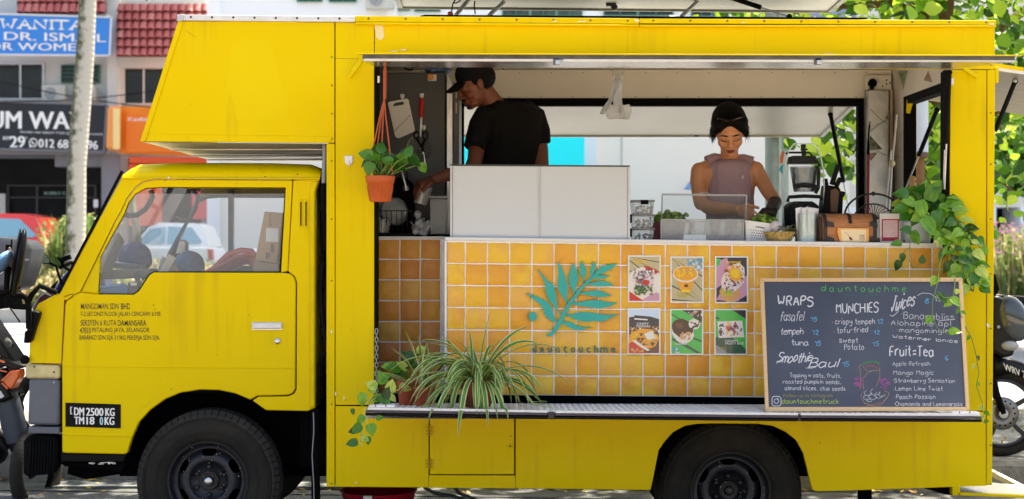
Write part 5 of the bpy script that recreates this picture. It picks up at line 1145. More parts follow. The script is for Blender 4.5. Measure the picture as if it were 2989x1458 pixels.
m = MB(); c = P(394, 752, .75); m.ell(c, .095, .10, .088, 16); m.ell(c + Vector((.04, -.06, -.02)), .075, .06, .06, 12); o = one('cloth_cap', m, mat('navy_cloth', lin((44, 52, 100)), .8, noise=.4, scale=20, bump=.6, bscale=12), 'crumpled navy blue cap lying on the dashboard', 'cap'); remesh(o, .012, 3)
m = MB(); m.obox(Matrix.Translation(P(345, 774, .6)) @ Matrix.Rotation(.1, 4, 'Y'), .28, .2, .03); one('file_folder', m, mat('slate_folder', lin((74, 90, 112)), .5), 'slate blue folder under the navy cap on the dashboard', 'folder', bevel=.005)
m = MB(); m.obox(Matrix.Translation(P(372, 800, .5)) @ Matrix.Rotation(-.03, 4, 'Y'), .30, .18, .05); one('storage_tray', m, mat('olive_tray', lin((100, 104, 92)), .5, noise=.2), 'olive grey tray under the slate folder on the dashboard', 'tray', bevel=.01)
m = MB(); r = random.Random(8)
for i in range(7):
 y0 = 836 + i * 4; m.tube([P(292 + r.uniform(-4, 4), y0 + 4, .22), P(330, y0 + r.uniform(-5, 3), .23), P(360, y0 + r.uniform(-4, 5), .22), P(373, y0 + 6 + r.uniform(-4, 4), .22)], [.012, .02, .018, .01], 8, flat=.6)
o = one('blue_towel', m, mat('sky_blue_cloth', lin((84, 136, 196)), .8, noise=.25, scale=9), 'folded sky blue cloth at the lower corner of the cab window', 'cloth', smooth=True)
m = MB(); m.pb(374, 404, 825, 853, .20, .34); o = one('small_box', m, mat('black_box_card', (.02, .022, .03), .4), 'small black printed box beside the blue cloth in the cab', 'box', bevel=.002)
m = MB(); m.pb(381, 399, 826, 834, .1988, .1999); ob('box_label', m, WPL, o)
m = MB(); m.obox(Matrix.Translation(P(418, 838, .26)) @ Matrix.Rotation(-.9, 4, 'Y'), .09, .05, .03); one('yellow_pouch', m, mat('pouch_yellow', lin((206, 190, 50)), .5), 'yellow pouch wedged beside the small black box in the cab', 'pouch', bevel=.004)
for i, (a, b, tl, cc, lb) in enumerate(((487, 778, .5, (226, 212, 186), 'cream paper sheet leaning on the cab sill beside a tan one'), (505, 784, -.5, (206, 160, 120), 'tan paper sheet leaning on the cab sill'), (474, 785, .35, (190, 196, 200), 'grey paper sheet leaning on the cab sill, nearest the far pillar'))):
 m = MB(); m.obox(Matrix.Translation(P(a, b, .5 + .04 * i)) @ Matrix.Rotation(tl, 4, 'Y'), .045, .012, .13); one('paper_sheet', m, mat('paper_%d' % i, lin(cc), .7), lb, 'paper', bevel=.002)
m = MB(); c = P(553, 778, .7); m.ell(c, .09, .09, .09, 12); m.ell(c + Vector((-.02, 0, -.05)), .10, .09, .06, 12); o = one('blue_bag', m, mat('steel_blue_fabric', lin((62, 112, 150)), .6, noise=.35, scale=9, bump=.5), 'steel blue bag behind the cab window sill', 'bag'); remesh(o, .014, 3)
t = thing('wing_mirror', 'grey wing mirror of the far door seen through the cab', 'mirror', P(526, 775, 1.9)); m = MB(); m.pr([(507, 775), (545, 775), (547, 710), (541, 700), (514, 699), (507, 708)], 1.86, 1.92); ob('casing', m, mat('grey_grab', (.07, .075, .085), .5), t, bevel=.015)
m = MB(); m.pr([(513, 740), (540, 740), (541, 712), (536, 705), (518, 705), (513, 712)], 1.852, 1.859); ob('mirror_glass', m, STEEL, t)
m = MB(); r = random.Random(5)
for i in range(5):
 k = i * 5.5
 m.tube([P(598 + k, 796, .4), P(650 + k * .8, 772 + k * .8, .4 + .02 * i), P(690 + k * .4, 750 + k, .4 + .02 * i), P(725, 744 + k, .42 + .02 * i), P(742 - k * .2, 752 + k, .45), P(747 - k * .3, 785, .45)], .011, 8)
m.tube([P(620, 790, .42), P(640, 768, .42), P(668, 742, .42), P(705, 731, .42), P(735, 734, .42), P(744, 750, .42)], .016, 10)
one('hose_coil', m, mat('salmon_hose', lin((206, 92, 76)), .4), 'coil of orange red hose behind the cab window', 'hose', smooth=True)
b1 = thing('cardboard_box', 'tall cardboard box with a white label standing behind the cab window', 'box', P(780, 770, .3))
m = MB(); m.pr([(744, 760), (808, 770), (826, 622), (772, 618)], .26, .5); ob('box_body', m, CARD, b1, bevel=.003)
m = MB(); m.pr([(776, 706), (812, 707), (813, 667), (777, 666)], .2575, .2595); ob('box_label', m, WPL, b1)
m = MB(); text_flat('FRAGILE', 786, 792, 624, 660, .2585, mb=m, fn=None)
for k in range(7): m.pb(790 + k * 1.6, 790.8 + k * 1.6, 712, 738, .2580, .2590)
m.pb(776, 782, 738, 756, .2580, .2590); m.pb(784, 788, 740, 754, .2580, .2590); ob('print', m, mat('box_print', lin((110, 88, 66)), .8), b1)
m = MB(); m.pr([(738, 796), (815, 797), (812, 771), (742, 763)], .27, .5); one('cardboard_box', m, CARD, 'low cardboard box under the tall labelled one in the cab', 'box', bevel=.003)
for a in (874, 889):
 m = MB(); m.pr([(a, 669), (a + 8, 669), (a + 9, 660), (a + 9, 592), (a + 8, 583), (a, 583), (a - 1, 592), (a - 1, 660)], CY - .005, CY - .001); v = ob('vent', m, YELB, cab, bevel=.002)
 m = MB(); m.pr([(a + 2.4, 660), (a + 6, 660), (a + 6, 590), (a + 2.4, 590)], CY - .0065, CY - .0052); ob('vent_slot', m, CHAS, v)
m = MB(); m.pr([(76, 1106), (168, 1107), (174, 1103), (174, 1070), (168, 1067), (80, 1063), (73, 1068), (73, 1098)], CY + .0, CY + .16); ob('side_lamp', m, mat('aged_lamp_cream', lin((212, 196, 140)), .35, noise=.3, scale=20), cab, bevel=.012)
for a, b in ((100, 1071), (157, 1087)):
 m = MB(); m.ell(P(a, b, CY - .001), .005, .003, .005); ob('lamp_screw', m, IRON, cab)
BUM = mat('bumper_slate', lin((92, 96, 106)), .5, noise=.12, scale=10)
m = MB(); m.pr([(80, 1240), (172, 1243), (173, 1112), (160, 1108), (84, 1107)], CY - .004, CY + .3); ob('bumper_end', m, BUM, cab, bevel=.014)
m = MB(); m.pr([(82, 1266), (173, 1268), (173, 1248), (82, 1246)], CY - .002, CY + .3); ob('bumper_end', m, BUM, cab, bevel=.006)
m = MB(); m.ell(P(157, 1117, CY - .006), .005, .003, .005); ob('bolt', m, ALU, cab)
m = MB(); m.box(X(82, CY), X(150, CY), CY + .3, CF, Z(1262, CY), Z(1112, CY)); ob('bumper', m, BUM, cab, bevel=.02)
m = MB(); m.pr([(66, 1384), (72, 1392), (152, 1386), (166, 1360), (168, 1290), (160, 1272), (80, 1270), (66, 1290)], CY + .02, CY + .13); fl_ = ob('mud_flap', m, BLK, cab, bevel=.02)
for i in range(9):
 a = 88 + i * 8.6; m = MB(); m.tube([P(a + 2, 1276, CY + .02), P(a, 1330, CY + .008), P(a - 3, 1384, CY + .02)], .006, 6); ob('flap_rib', m, BLK, fl_, smooth=True)
m = MB(); m.pr([(176, 1350), (362, 1352), (368, 1334), (372, 1326), (176, 1322)], CY + .01, CY + .12); ob('step', m, BLKG, cab, bevel=.01)
m = MB(); m.pr([(176, 1352), (364, 1352), (356, 1376), (190, 1362)], CY + .04, CY + .3); ob('step_bracket', m, CHAS, cab)
m = MB(); r = random.Random(6)
for _ in range(14): disc(m, (r.uniform(262, 352), r.uniform(1350, 1355)), r.uniform(2, 9), r.uniform(.8, 2.4), CY + .0085, 8, wob=.4, rng=r)
ob('scraped_paint', m, CH, cab, recalc=False)
m = MB(); m.pr([(196, 1384), (250, 1400), (372, 1382), (420, 1350), (380, 1330), (374, 1352), (200, 1362)], .25, .3); ob('inner_arch', m, CHAS, cab)
m = MB(); m.box(X(190, CY), X(935, CY), .42, 1.66, Z(1390, CY), Z(1110, CY)); m.box(X(865, CY), X(1880), .2, 1.7, Z(1372, .1), Z(1210, .1)); m.box(X(1880), X(2390), .62, 1.7, Z(1390, .1), Z(1200, .1)); m.box(X(2390), X(2880), .2, 1.7, Z(1372, .1), Z(1210, .1)); ob('chassis', m, CHAS, truck)
m = MB(); m.box(X(300, .2), X(2600, .2), .55, .65, Z(1420, .2), Z(1360, .2)); m.box(X(300, .2), X(2600, .2), 1.2, 1.3, Z(1420, .2), Z(1360, .2)); ob('chassis_rail', m, CHAS, truck)
m = MB(); m.box(X(930, 0), X(952, 0), .3, 1.6, Z(1400, 0), Z(480, 0)); ob('gap_shroud', m, CHAS, truck)
m = MB(); m.tube([P(921, 1195, .02), P(920, 1330, .02), P(925, 1640, .02)], M_(13, 0), 12); ob('stand_pipe', m, CHAS, truck, smooth=True)
m = MB(); m.tube([P(915, 1205, .0), P(916, 1260, -.005), P(911, 1330, -.005), P(916, 1420, -.005), P(918, 1600, .0)], .003, 6); ob('cable', m, mat('grey_cable', (.25, .26, .28), .5), truck)
m = MB(); m.tube([P(948, 422, .05), P(947, 470, .05), P(945, 535, .05)], .012, 10); m2 = ob('exhaust_pipe', m, mat('grey_pipe', lin((126, 136, 148)), .4), truck, smooth=True)
m = MB(); m.tube([P(945, 536, .05), P(944, 560, .05), P(946, 620, .07), P(950, 730, .1)], [.013, .016, .016, .014], 10); ob('pipe_sleeve', m, BLK, truck, smooth=True)
m = MB(); m.tube([P(944, 770, .1), P(936, 830, .09), P(940, 900, .09), P(950, 1000, .1)], .012, 8); m.tube([P(948, 1030, .1), P(934, 1060, .1), P(930, 1180, .1)], .008, 8); ob('cable', m, BLKG, truck, smooth=True)
MA = bpy.data.objects.new('mirror_bracket', None); put(MA, cab)
def tb(pts, r, Y=.0, material=BLK, name='tube', par=MA, n=10, ys=None):
 m = MB(); m.tube([P(p[0], p[1], (p[2] if len(p) > 2 else Y)) for p in pts], r, n); return ob(name, m, material, par, smooth=True)
tb([(84, 960), (84, 890, 0), (78, 872, 0), (62, 862, -.02), (20, 858, -.06), (-40, 880, -.1)], .016); tb([(88, 897, 0), (40, 895, -.04), (24, 884, -.06), (20, 850, -.06), (24, 740, -.08), (26, 715, -.08)], .016)
tb([(84, 880, 0), (92, 862, 0), (116, 835, .02), (165, 855, .06)], .014); tb([(-10, 862, -.1), (30, 848, -.1), (60, 838, -.1)], .010)
m = MB(); m.pr([(76, 1000), (88, 1000), (112, 925), (116, 912), (96, 908), (78, 915)], .02, .09); ob('mirror_mount', m, BLKG, MA, bevel=.01)
m = MB(); m.pr([(68, 1002), (84, 1003), (88, 968), (72, 966)], .01, .06); m.ell(P(72, 1050, .05), .026, .02, .024); ob('mirror_mount', m, BLK, MA, bevel=.006)
m = MB(); cm = P(56, 766, -.12); m.ell((0, 0, 0), .026, .10, .175, 16, Matrix.Translation(cm) @ Matrix.Rotation(R(17.5), 4, 'Z') @ Matrix.Rotation(R(9), 4, 'Y')); o = ob('mirror_head', m, BLKG, MA, smooth=True)
m = MB(); m.ell((0, 0, 0), .012, .085, .165, 16, Matrix.Translation(cm + Vector((-.02, 0, .01))) @ Matrix.Rotation(R(17.5), 4, 'Z') @ Matrix.Rotation(R(9), 4, 'Y')); ob('mirror_glass', m, BLKG, o, smooth=True)
m = MB(); m.ell((0, 0, 0), .03, .09, .075, 14, Matrix.Translation(P(6, 768, -.14)) @ Matrix.Rotation(R(35), 4, 'Y')); ob('round_mirror', m, mat('painted_sky_mirror', lin((130, 175, 220)), .12, .5), MA, smooth=True)  # blue sky reflection put into the mirror's base colour
m = MB(); m.ell(P(40, 765, -.1), .035, .03, .03); m.ell(P(28, 750, -.1), .014, .02, .05); ob('mirror_clamp', m, mat('rusty_clamp', lin((96, 70, 52)), .7), MA)
tb([(58, 940, 0), (30, 900, -.06), (34, 700, -.08)], .004)
def wheel(cx, cy, Y, label, R_=.372, dual=False, dirty=False):
 w = bpy.data.objects.new('wheel', None); c = P(cx, cy, Y); put(w, truck); w['label'] = label
 m = MB(); W_ = .19
 m.lathe(c, [(.208, .045), (.214, .015), (.232, .004), (.26, -.006), (.30, -.008), (.335, .004), (.352, .018), (.358, .028)], 'Y', 72, cap=False); ob('sidewall', m, TYRE, w, smooth='all')
 m = MB(); m.lathe(c, [(.20, .02), (.207, .01), (.214, .014)], 'Y', 48, cap=False); m.lathe(c, [(.262, -.0085), (.266, -.011), (.270, -.0085)], 'Y', 72, cap=False); m.lathe(c, [(.326, -.002), (.330, -.006), (.334, .002)], 'Y', 72, cap=False); ob('sidewall_ring', m, TYRE, w, smooth='all')
 m = MB(); m.lathe(c, [(.356, .024), (.362, .03), (.362, W_), (.35, W_ + .02), (.2, W_ + .03)], 'Y', 72, cap=False); ob('tread_base', m, BLK, w, smooth='all')
 m = MB(); n = 62                       # shoulder and tread blocks
 for i in range(n):
  a0 = 2 * math.pi * i / n; a1 = a0 + 2 * math.pi / n * .90
  for (r0, r1, y0, y1) in ((.338, R_ - .004, .0045, .034), (.36, R_, .034, .075), (.36, R_, .083, .115), (.36, R_, .123, .17)):
   sh_ = .02 if y0 > .03 else 0
   q = []
   for yy, rr in ((y0, r0 if y0 < .03 else R_), (y1, R_)):
    for a in (a0, a1): q.append((rr, a + sh_ * (yy - .034) * 10, yy))
   f = lambda t_: tuple(c + Vector((math.cos(t_[1]) * t_[0], t_[2], math.sin(t_[1]) * t_[0])))
   n0 = len(m.v); m.v += [f(q[0]), f(q[1]), f(q[3]), f(q[2])] + [f((.35, q[k][1], q[k][2])) for k in (0, 1, 3, 2)]
   m.f += [(n0, n0 + 1, n0 + 2, n0 + 3)] + [(n0 + k, n0 + 4 + k, n0 + 4 + (k + 1) % 4, n0 + (k + 1) % 4) for k in range(4)]; m.mi += [0] * 5
 ob('tread', m, TYRE2 if not dirty else TYRE, w)
 m = MB(); m.lathe(c, [(.212, .03), (.210, .016), (.204, .012), (.198, .02), (.196, .06), (.182, .075), (.168, .075)], 'Y', 64, cap=False); ob('rim', m, RIM, w, smooth='all')
 m = MB(); nseg = 96; dp = .02 if not dual else -.03
 def rad(i): return None
 nseg = 180; ringsr = [.168 - .004 * i for i in range(15)] + [.104, .098, .092, .03]; hs_ = [.078 - .038 * math.sin(min(1, i / 11) * math.pi / 2) for i in range(15)] + [.043, .050, .074, .070]
 grid = []
 for r_, h_ in zip(ringsr, hs_): grid.append([c + Vector((math.cos(2 * math.pi * j / nseg) * r_, h_ if not dual else h_ + .06 + (.098 - r_) * .2, math.sin(2 * math.pi * j / nseg) * r_)) for j in range(nseg)])
 for g_ in grid: m.v += [tuple(v) for v in g_]
 def hole(i, j):
  ph = ((j + .5) / nseg * 6) % 1; off = abs(ph - .5)
  return i < 15 and ((ringsr[i] - .154) / .022) ** 2 + (off / .24) ** 2 < 1
 for i in range(len(grid) - 1):
  for j in range(nseg):
   if hole(i, j): continue
   a, b = i * nseg + j, i * nseg + (j + 1) % nseg; m.f.append((a, b, b + nseg, a + nseg)); m.mi.append(0)
 ob('wheel_disc', m, RIM, w, smooth='all')
 m = MB(); m.lathe(c, [(.196, .11 if not dual else .17), (.03, .11 if not dual else .17)], 'Y', 40, cap=True); ob('brake_drum', m, CHAS, w)
 for k in range(6):
  a = 2 * math.pi * (k + .5) / 6; m = MB(); q = c + Vector((math.cos(a) * .072, .062 if not dual else .12, math.sin(a) * .072)); m.lathe(q, [(.013, .012), (.013, -.006), (.009, -.012), (.004, -.014)], 'Y', 6); ob('wheel_nut', m, IRON, w)
 hc = c + Vector((0, .055 if not dual else .09, 0))
 m = MB(); m.lathe(hc, [(.050, .018), (.050, .0), (.042, -.006), (.040, .0), (.028, -.002)], 'Y', 32, cap=False); ob('hub', m, IRON, w, smooth='all')
 m = MB(); m.lathe(hc, [(.024, .0), (.024, -.018), (.018, -.026), (.006, -.028)], 'Y', 20); ob('hub_cap', m, STEEL if not dirty else IRON, w, smooth='all')
 r = random.Random(int(cx)); m = MB()
 for _ in range(26):                    # light spatter
  a = r.uniform(0, 6.28); rr = r.uniform(.03, .20); m.ell(c + Vector((math.cos(a) * rr, .010 if rr > .17 else (.034 if rr > .1 else .048), math.sin(a) * rr)), r.uniform(.0012, .0028), n=5)
 ob('mud_spots', m, mat('pale_mud', lin((190, 186, 176)), .7), w)
 return w
wheel(604, 1409, .10, 'front wheel with pale hub cap'); wheel(2134, 1440, .10, 'dusty rear wheel in the dark arch', dual=True, dirty=True)
m = MB(); m.lathe(P(604, 1409, .10) + Vector((0, 1.36, 0)), [(.2, 0), (.35, 0), (.366, .02), (.366, .19), (.35, .2), (.2, .2)], 'Y', 48); ob('wheel', m, TYRE, truck, smooth=True)
m = MB(); m.lathe(P(2134, 1440, .10) + Vector((0, .24, 0)), [(.2, 0), (.35, 0), (.366, .02), (.366, .19), (.35, .2), (.2, .2)], 'Y', 48); ob('wheel', m, TYRE, truck, smooth=True)
m = MB(); m.lathe(P(2134, 1440, .10) + Vector((0, 1.1, 0)), [(.2, 0), (.35, 0), (.366, .02), (.366, .42), (.35, .44), (.2, .44)], 'Y', 48); ob('wheel', m, TYRE, truck, smooth=True)
m = MB(); m.bar(P(2320, 1350, .2), P(2380, 1340, .2), .05, .03); m.box(X(2510, .3), X(2545, .3), .3, .36, Z(1600, .3), Z(1425, .3)); ob('stand_leg', m, CHAS, truck)
m = MB(); m.pb(2780, 2803, 1419, 1447, .0, .05); ob('step_leg', m, YELB, truck, bevel=.003)
m = MB(); m.pr([(2690, 1424), (2780, 1421), (2780, 1447), (2760, 1444)], .05, .3); ob('step_bracket', m, CHAS, truck)
st = bpy.data.objects.new('side_step', None); put(st, truck)
m = MB(); m.pr([(2803, 1447), (3100, 1459), (3100, 1451), (2803, 1440)], -.02, .02); ob('step_edge', m, YELB, st, bevel=.002)
m = MB(); m.face([P(2803, 1440, .03), P(3100, 1452, .03), P(3040, 1424, .35), P(2790, 1398, .95)]); ob('step_plate', m, CHK, st, recalc=False)
m = MB(); m.bar(P(2890, 1378, 1.1), P(3030, 1450, .2), .03, .03); ob('step_rail', m, ALUW, st)
t = thing('wall_hook', 'white adhesive hook on the yellow column left of the hanging pot', 'hook', P(1018, 480, 0)); m = MB(); m.pr([(1006, 455), (1029, 455), (1030, 472), (1025, 481), (1011, 481), (1006, 472)], -.010, -.001); ob('hook_plate', m, WPL, t, bevel=.003)
m = MB(); m.tube([P(1018, 470, -.012), P(1018, 484, -.022), P(1018, 486, -.012)], .004, 6); ob('hook_arm', m, WPL, t)
# ================================================================== INSIDE THE TRUCK
FY = .98
fr = thing('refrigerator', 'tall dark grey refrigerator side hung with kitchen tools', 'refrigerator', P(1210, 1000, FY))
FRG = mat('fridge_dark_grey', lin((72, 74, 76)), .38, .3, noise=.15, scale=4, bump=.05, bscale=8)
m = MB(); m.pr([(1117, 1000), (1300, 1000), (1300, 212), (1117, 213)], FY, FY + .5); ob('cabinet', m, FRG, fr, bevel=.006)
m = MB(); m.pr([(1303, 1000), (1322, 1000), (1322, 240), (1303, 214)], FY + .02, FY + .5); ob('door', m, STEEL, fr, bevel=.004)
m = MB(); m.pr([(1322.5, 1000), (1340, 1000), (1340, 250), (1322.5, 240)], FY + .04, FY + .5); ob('door_edge', m, mat('fridge_edge', (.15, .15, .15), .4), fr, bevel=.004)
for a, b in ((300, 330), (270, 287)): 
 m = MB(); m.pb(1330, 1334, a, b, FY + .02, FY + .035); ob('door_sticker', m, mat('cream_sticker', lin((210, 200, 170)), .6), fr)
def hook(cx, cy, label):
 m = MB(); m.pr([(cx - 6, cy + 2), (cx - 3, cy + 7), (cx + 3, cy + 7), (cx + 6, cy + 2), (cx + 6, cy - 7), (cx - 6, cy - 7)], FY - .008, FY - .001); h = one('hook', m, WPL, label, 'hook', bevel=.002)
 m = MB(); m.tube([P(cx, cy, FY - .009), P(cx, cy + 10, FY - .02), P(cx, cy + 9, FY - .012)], .003, 6); ob('hook_arm', m, WPL, h)
hook(1174, 282, 'white hook holding the slicer board on the refrigerator'); hook(1231, 280, 'white hook holding the red handled tool on the refrigerator'); hook(1237, 373, 'white hook under the red handled tool, holding the scissors')
sl_ = thing('mandoline_slicer', 'white plastic slicer board with a diagonal blade hanging on the refrigerator', 'slicer', P(1170, 400, FY - .02))
SP = [(1132, 302), (1136, 298), (1187, 288), (1192, 291), (1211, 380), (1208, 385), (1164, 404), (1158, 403), (1153, 398)]
hole = [(1148, 306), (1152, 301), (1174, 297), (1179, 300), (1178, 305), (1173, 308), (1154, 312), (1149, 311)]
m = MB(); m.pr([SP[0], (1140, 320), (1190, 310), SP[3], SP[4], SP[5], SP[6], SP[7], SP[8]], FY - .02, FY - .011)
ob('board', m, WPL, sl_, bevel=.0015)
m = MB(); m.pr([SP[0], SP[1], SP[2], SP[3], (1190, 310), (1179, 312.1), (1179, 300), (1174, 297), (1152, 301), (1148, 306), (1148, 318.3), (1140, 320)], FY - .0202, FY - .0112); m.pr([(1148, 318.3), (1179, 312.1), (1179, 305.5), (1148, 311.5)], FY - .0202, FY - .0112); ob('grip', m, WPL, sl_)
m = MB(); m.pr([(1154, 385), (1200, 338), (1197, 334), (1152, 380)], FY - .024, FY - .0205); ob('blade', m, ALU, sl_)
t = thing('kitchen_tool', 'metal kitchen tongs with a bright red handle hanging on the refrigerator', 'tongs', P(1230, 400, FY - .03))
RED = mat('red_handle', lin((206, 22, 26)), .35)
m = MB(); m.tube([P(1232, 287, FY - .02), P(1231, 300, FY - .02), P(1229, 330, FY - .02), P(1230, 343, FY - .02)], [.008, .012, .011, .012], 10, flat=.6); ob('handle', m, RED, t, smooth=True)
m = MB(); m.tube([P(1228.5, 344, FY - .02), P(1226, 400, FY - .02)], .003, 6); m.tube([P(1232, 344, FY - .02), P(1228, 400, FY - .02)], .003, 6); ob('shaft', m, STEEL, t)
t = thing('strainer', 'round wire strainer disc hanging on the refrigerator side', 'strainer', P(1224, 440, FY - .02))
m = MB(); pts = lambda rr: [P(1224 + math.cos(a) * rr, 433 + math.sin(a) * rr * 1.08, FY - .015) for a in [k / 24 * 6.283 for k in range(25)]]
WIRE = mat('dull_wire', (.30, .31, .32), .35, .8)
for rr in (36, 31, 24, 17, 10): m.tube(pts(rr), .0022 if rr == 36 else .0011, 5, cap=False)
for k in range(10):
 a = k / 10 * 3.1416; m.tube([P(1224 + math.cos(a) * 36, 433 + math.sin(a) * 38, FY - .015), P(1224 - math.cos(a) * 36, 433 - math.sin(a) * 38, FY - .015)], .0010, 4)
o = ob('mesh', m, WIRE, t); o['kind'] = 'stuff'
t = thing('scissors', 'black handled kitchen scissors hanging over the wire strainer', 'scissors', P(1235, 440, FY - .03))
for cx in (1216, 1241):
 m = MB(); m.tube([P(cx + math.cos(a) * 7.5, 395 + math.sin(a) * 11, FY - .03) for a in [k / 14 * 6.283 for k in range(15)]], .0045, 6, cap=False); m.tube([P(cx, 406, FY - .03), P(1232, 430, FY - .03), P(1237, 450, FY - .03)], .006, 6); ob('handle', m, BLKG, t, smooth=True)
m = MB(); m.bar(P(1236, 448, FY - .035), P(1246, 492, FY - .035), .012, .003); m.bar(P(1238, 448, FY - .032), P(1240, 486, FY - .032), .010, .003); ob('blade', m, STEEL, t)
m = MB(); m.lathe(P(1235, 447, FY - .042), [(.007, 0), (.007, .006)], 'Y', 12); ob('pivot', m, WPL, t)
t = thing('kitchen_timer', 'small white kitchen timer with an orange knob near the refrigerator top', 'timer', P(1262, 227, FY - .02))
m = MB(); m.pb(1248, 1274, 218, 237, FY - .02, FY - .002); ob('case', m, WPL, t, bevel=.003)
m = MB(); m.lathe(P(1257, 226, FY - .021), [(.018, 0), (.018, -.008), (.012, -.014)], 'Y', 20); ob('knob', m, mat('orange_knob', lin((225, 150, 60)), .4), t, smooth=True)
m = MB(); r = random.Random(3)
for i in range(9): m.ell(P(1252 + i * 6.5, 206 + r.uniform(-3, 4), FY + .08 + r.uniform(-.03, .03)), .03, .03, .02, 8)
o = one('plastic_bag', m, mat('blue_plastic_film', lin((92, 120, 176)), .3, noise=.4, scale=20), 'crumpled blue plastic bag on top of the refrigerator', 'bag'); remesh(o, .008, 2)
m = MB(); m.tube([P(1172, 190, .5), P(1185, 202, .5), P(1200, 205, .5), P(1207, 195, .5), P(1204, 188, .5)], .006, 6); one('cable_loop', m, BLK, 'loose black cable hanging from the ceiling above the refrigerator', 'cable')
t = thing('wall_socket', 'cream double wall socket high in the right rear corner', 'socket', P(2563, 243, 1.78))
m = MB(); m.pb(2525, 2602, 220, 265, 1.755, 1.795); ob('plate', m, mat('socket_cream', lin((226, 222, 208)), .35), t, bevel=.003)
for a, b in ((2575, 252), (2586, 246), (2596, 243)): 
 m = MB(); m.pb(a, a + 3, b - 3, b + 3, 1.7535, 1.7545); ob('slot', m, BLK, t)
m = MB(); m.pb(2586, 2589, 232, 238, 1.7535, 1.7545); ob('slot', m, BLK, t)
m = MB(); m.pb(2560, 2568, 242, 252, 1.752, 1.755); ob('switch', m, WPL, t)
t = thing('power_plug', 'black plug in the wall socket with its cable hanging down', 'plug', P(2545, 245, 1.72))
m = MB(); m.lathe(P(2545, 244, 1.75), [(.026, 0), (.028, -.02), (.024, -.034), (.01, -.038)], 'Y', 16); m.tube([P(2545, 252, 1.73), P(2544, 268, 1.73)], .012, 8); ob('plug_body', m, BLK, t, smooth=True)
m = MB(); m.tube([P(2544, 266, 1.73), P(2543, 300, 1.72), P(2538, 370, 1.7), P(2533, 420, 1.68), P(2531, 560, 1.66), P(2530, 690, 1.66)], .005, 6); ob('cable', m, BLK, t, smooth=True)
m = MB(); m.tube([P(2534, 452, 1.6), P(2532, 690, 1.6)], .010, 8); one('red_stick', m, mat('dark_red_stick', lin((140, 22, 34)), .4), 'dark red broom stick standing in the right rear corner', 'stick')
m = MB(); m.tube([P(2535, 400, 1.62), P(2534, 452, 1.6)], [.004, .010], 8); one('stick_tip', m, BLK, 'black tip of a tool above the dark red stick', 'tool')
for i, (a, b, c_, lb) in enumerate(((2604, 335, 2590, 'thin grey metal rod leaning in the corner by the end window'), (2598, 440, 2578, 'short grey metal rod leaning left of the longer one'))):
 m = MB(); m.tube([P(a + 14 - 10 * i, b, 1.3), P(a, 480, 1.3), P(c_, 690, 1.2)], .006, 8); one('metal_rod', m, ALU, lb, 'rod', smooth=True)
m = MB(); m.ell(P(2604, 478, 1.28), .02, .02, .022, 10); one('rod_clamp', m, mat('cream_clamp', lin((200, 190, 160)), .5), 'small cream clamp on the grey metal rods', 'clamp')
BUNT = [lin((70, 92, 60)), lin((150, 60, 70)), lin((60, 80, 66)), lin((66, 92, 60))]
for i, (q, lb) in enumerate((([(2622, 208), (2650, 208), (2637, 262)], 'green printed bunting triangle hanging by the end window header'), ([(2696, 235), (2722, 242), (2710, 206)], 'red and grey bunting triangle, upside down near the end window'), ([(2540, 396), (2576, 436), (2534, 440)], 'green printed bunting triangle on the silver duct'), ([(2595, 330), (2596, 352), (2584, 346)], 'tiny dark bunting triangle on the silver duct'), ([(2541, 448), (2562, 446), (2543, 470)], 'small dark bunting triangle under the larger one on the duct'))):
 m = MB(); Yq = 1.2 if i < 1 else (.7 if i < 2 else 1.68); m.pr(q, Yq, Yq + .003); one('bunting_flag', m, mat('bunting_print_%d' % (i % 3), BUNT[i % 3], .7, col2=(.35, .36, .28), scale=26), lb, 'bunting')
m = MB(); m.tube([P(2540, 318, 1.67), P(2566, 345, 1.67), P(2590, 362, 1.67)], .0012, 4); m.tube([P(2590, 350, 1.67), P(2562, 366, 1.67), P(2542, 385, 1.67)], .0012, 4); m.tube([P(2560, 440, 1.67), P(2590, 455, 1.67), P(2640, 460, 1.6)], .0012, 4); one('string', m, BLK, 'thin dark string across the silver duct', 'string')
t = thing('hanging_bag', 'crumpled translucent plastic apron bag hung from a round suction hook', 'bag', P(1800, 300, .95))
m = MB(); c = P(1804, 220, 1.0); m.lathe(c, [(.032, 0), (.034, -.003), (.01, -.012)], 'Y', 20); ob('suction_hook', m, glass('clear_suction', (.8, .82, .8), .05, .2, .1), t, smooth=True)
BAGM = mat('white_translucent_film', lin((214, 216, 220)), .3, noise=.12, scale=12, bump=.8, bscale=22, transl=.45)
def film(rows, seed):
 r = random.Random(seed); m = MB(); n = 10
 for cx, cy, w in rows:
  for j in range(n + 1): m.v.append(tuple(P(cx + (j / n - .5) * w, cy + r.uniform(-1.5, 1.5), .95 + r.uniform(-.018, .018))))
 for i in range(len(rows) - 1):
  for j in range(n): a = i * (n + 1) + j; m.f.append((a, a + 1, a + n + 2, a + n + 1)); m.mi.append(0)
 return m
ob('sleeve', film([(1803, 222, 12), (1804, 238, 24), (1803, 262, 26), (1802, 288, 26), (1804, 312, 28), (1806, 330, 36)], 1), BAGM, t, smooth='all', recalc=False)
ob('hem', film([(1806, 306, 60), (1808, 322, 78), (1804, 338, 70), (1806, 348, 62)], 2), BAGM, t, smooth='all', recalc=False)
ob('tie', film([(1800, 230, 14), (1792, 262, 18), (1784, 290, 14), (1768, 315, 20), (1757, 334, 14)], 3), BAGM, t, smooth='all', recalc=False)
t = thing('dish_rack', 'black wire dish rack in the dark corner behind the hanging pot', 'rack', P(1150, 690, .7))
m = MB()
for z_, yy in ((616, .62), (618, .9)): m.tube([P(1100, z_, yy), P(1202, z_, yy)], .0035, 6)
ob('rail', m, IRON, t)
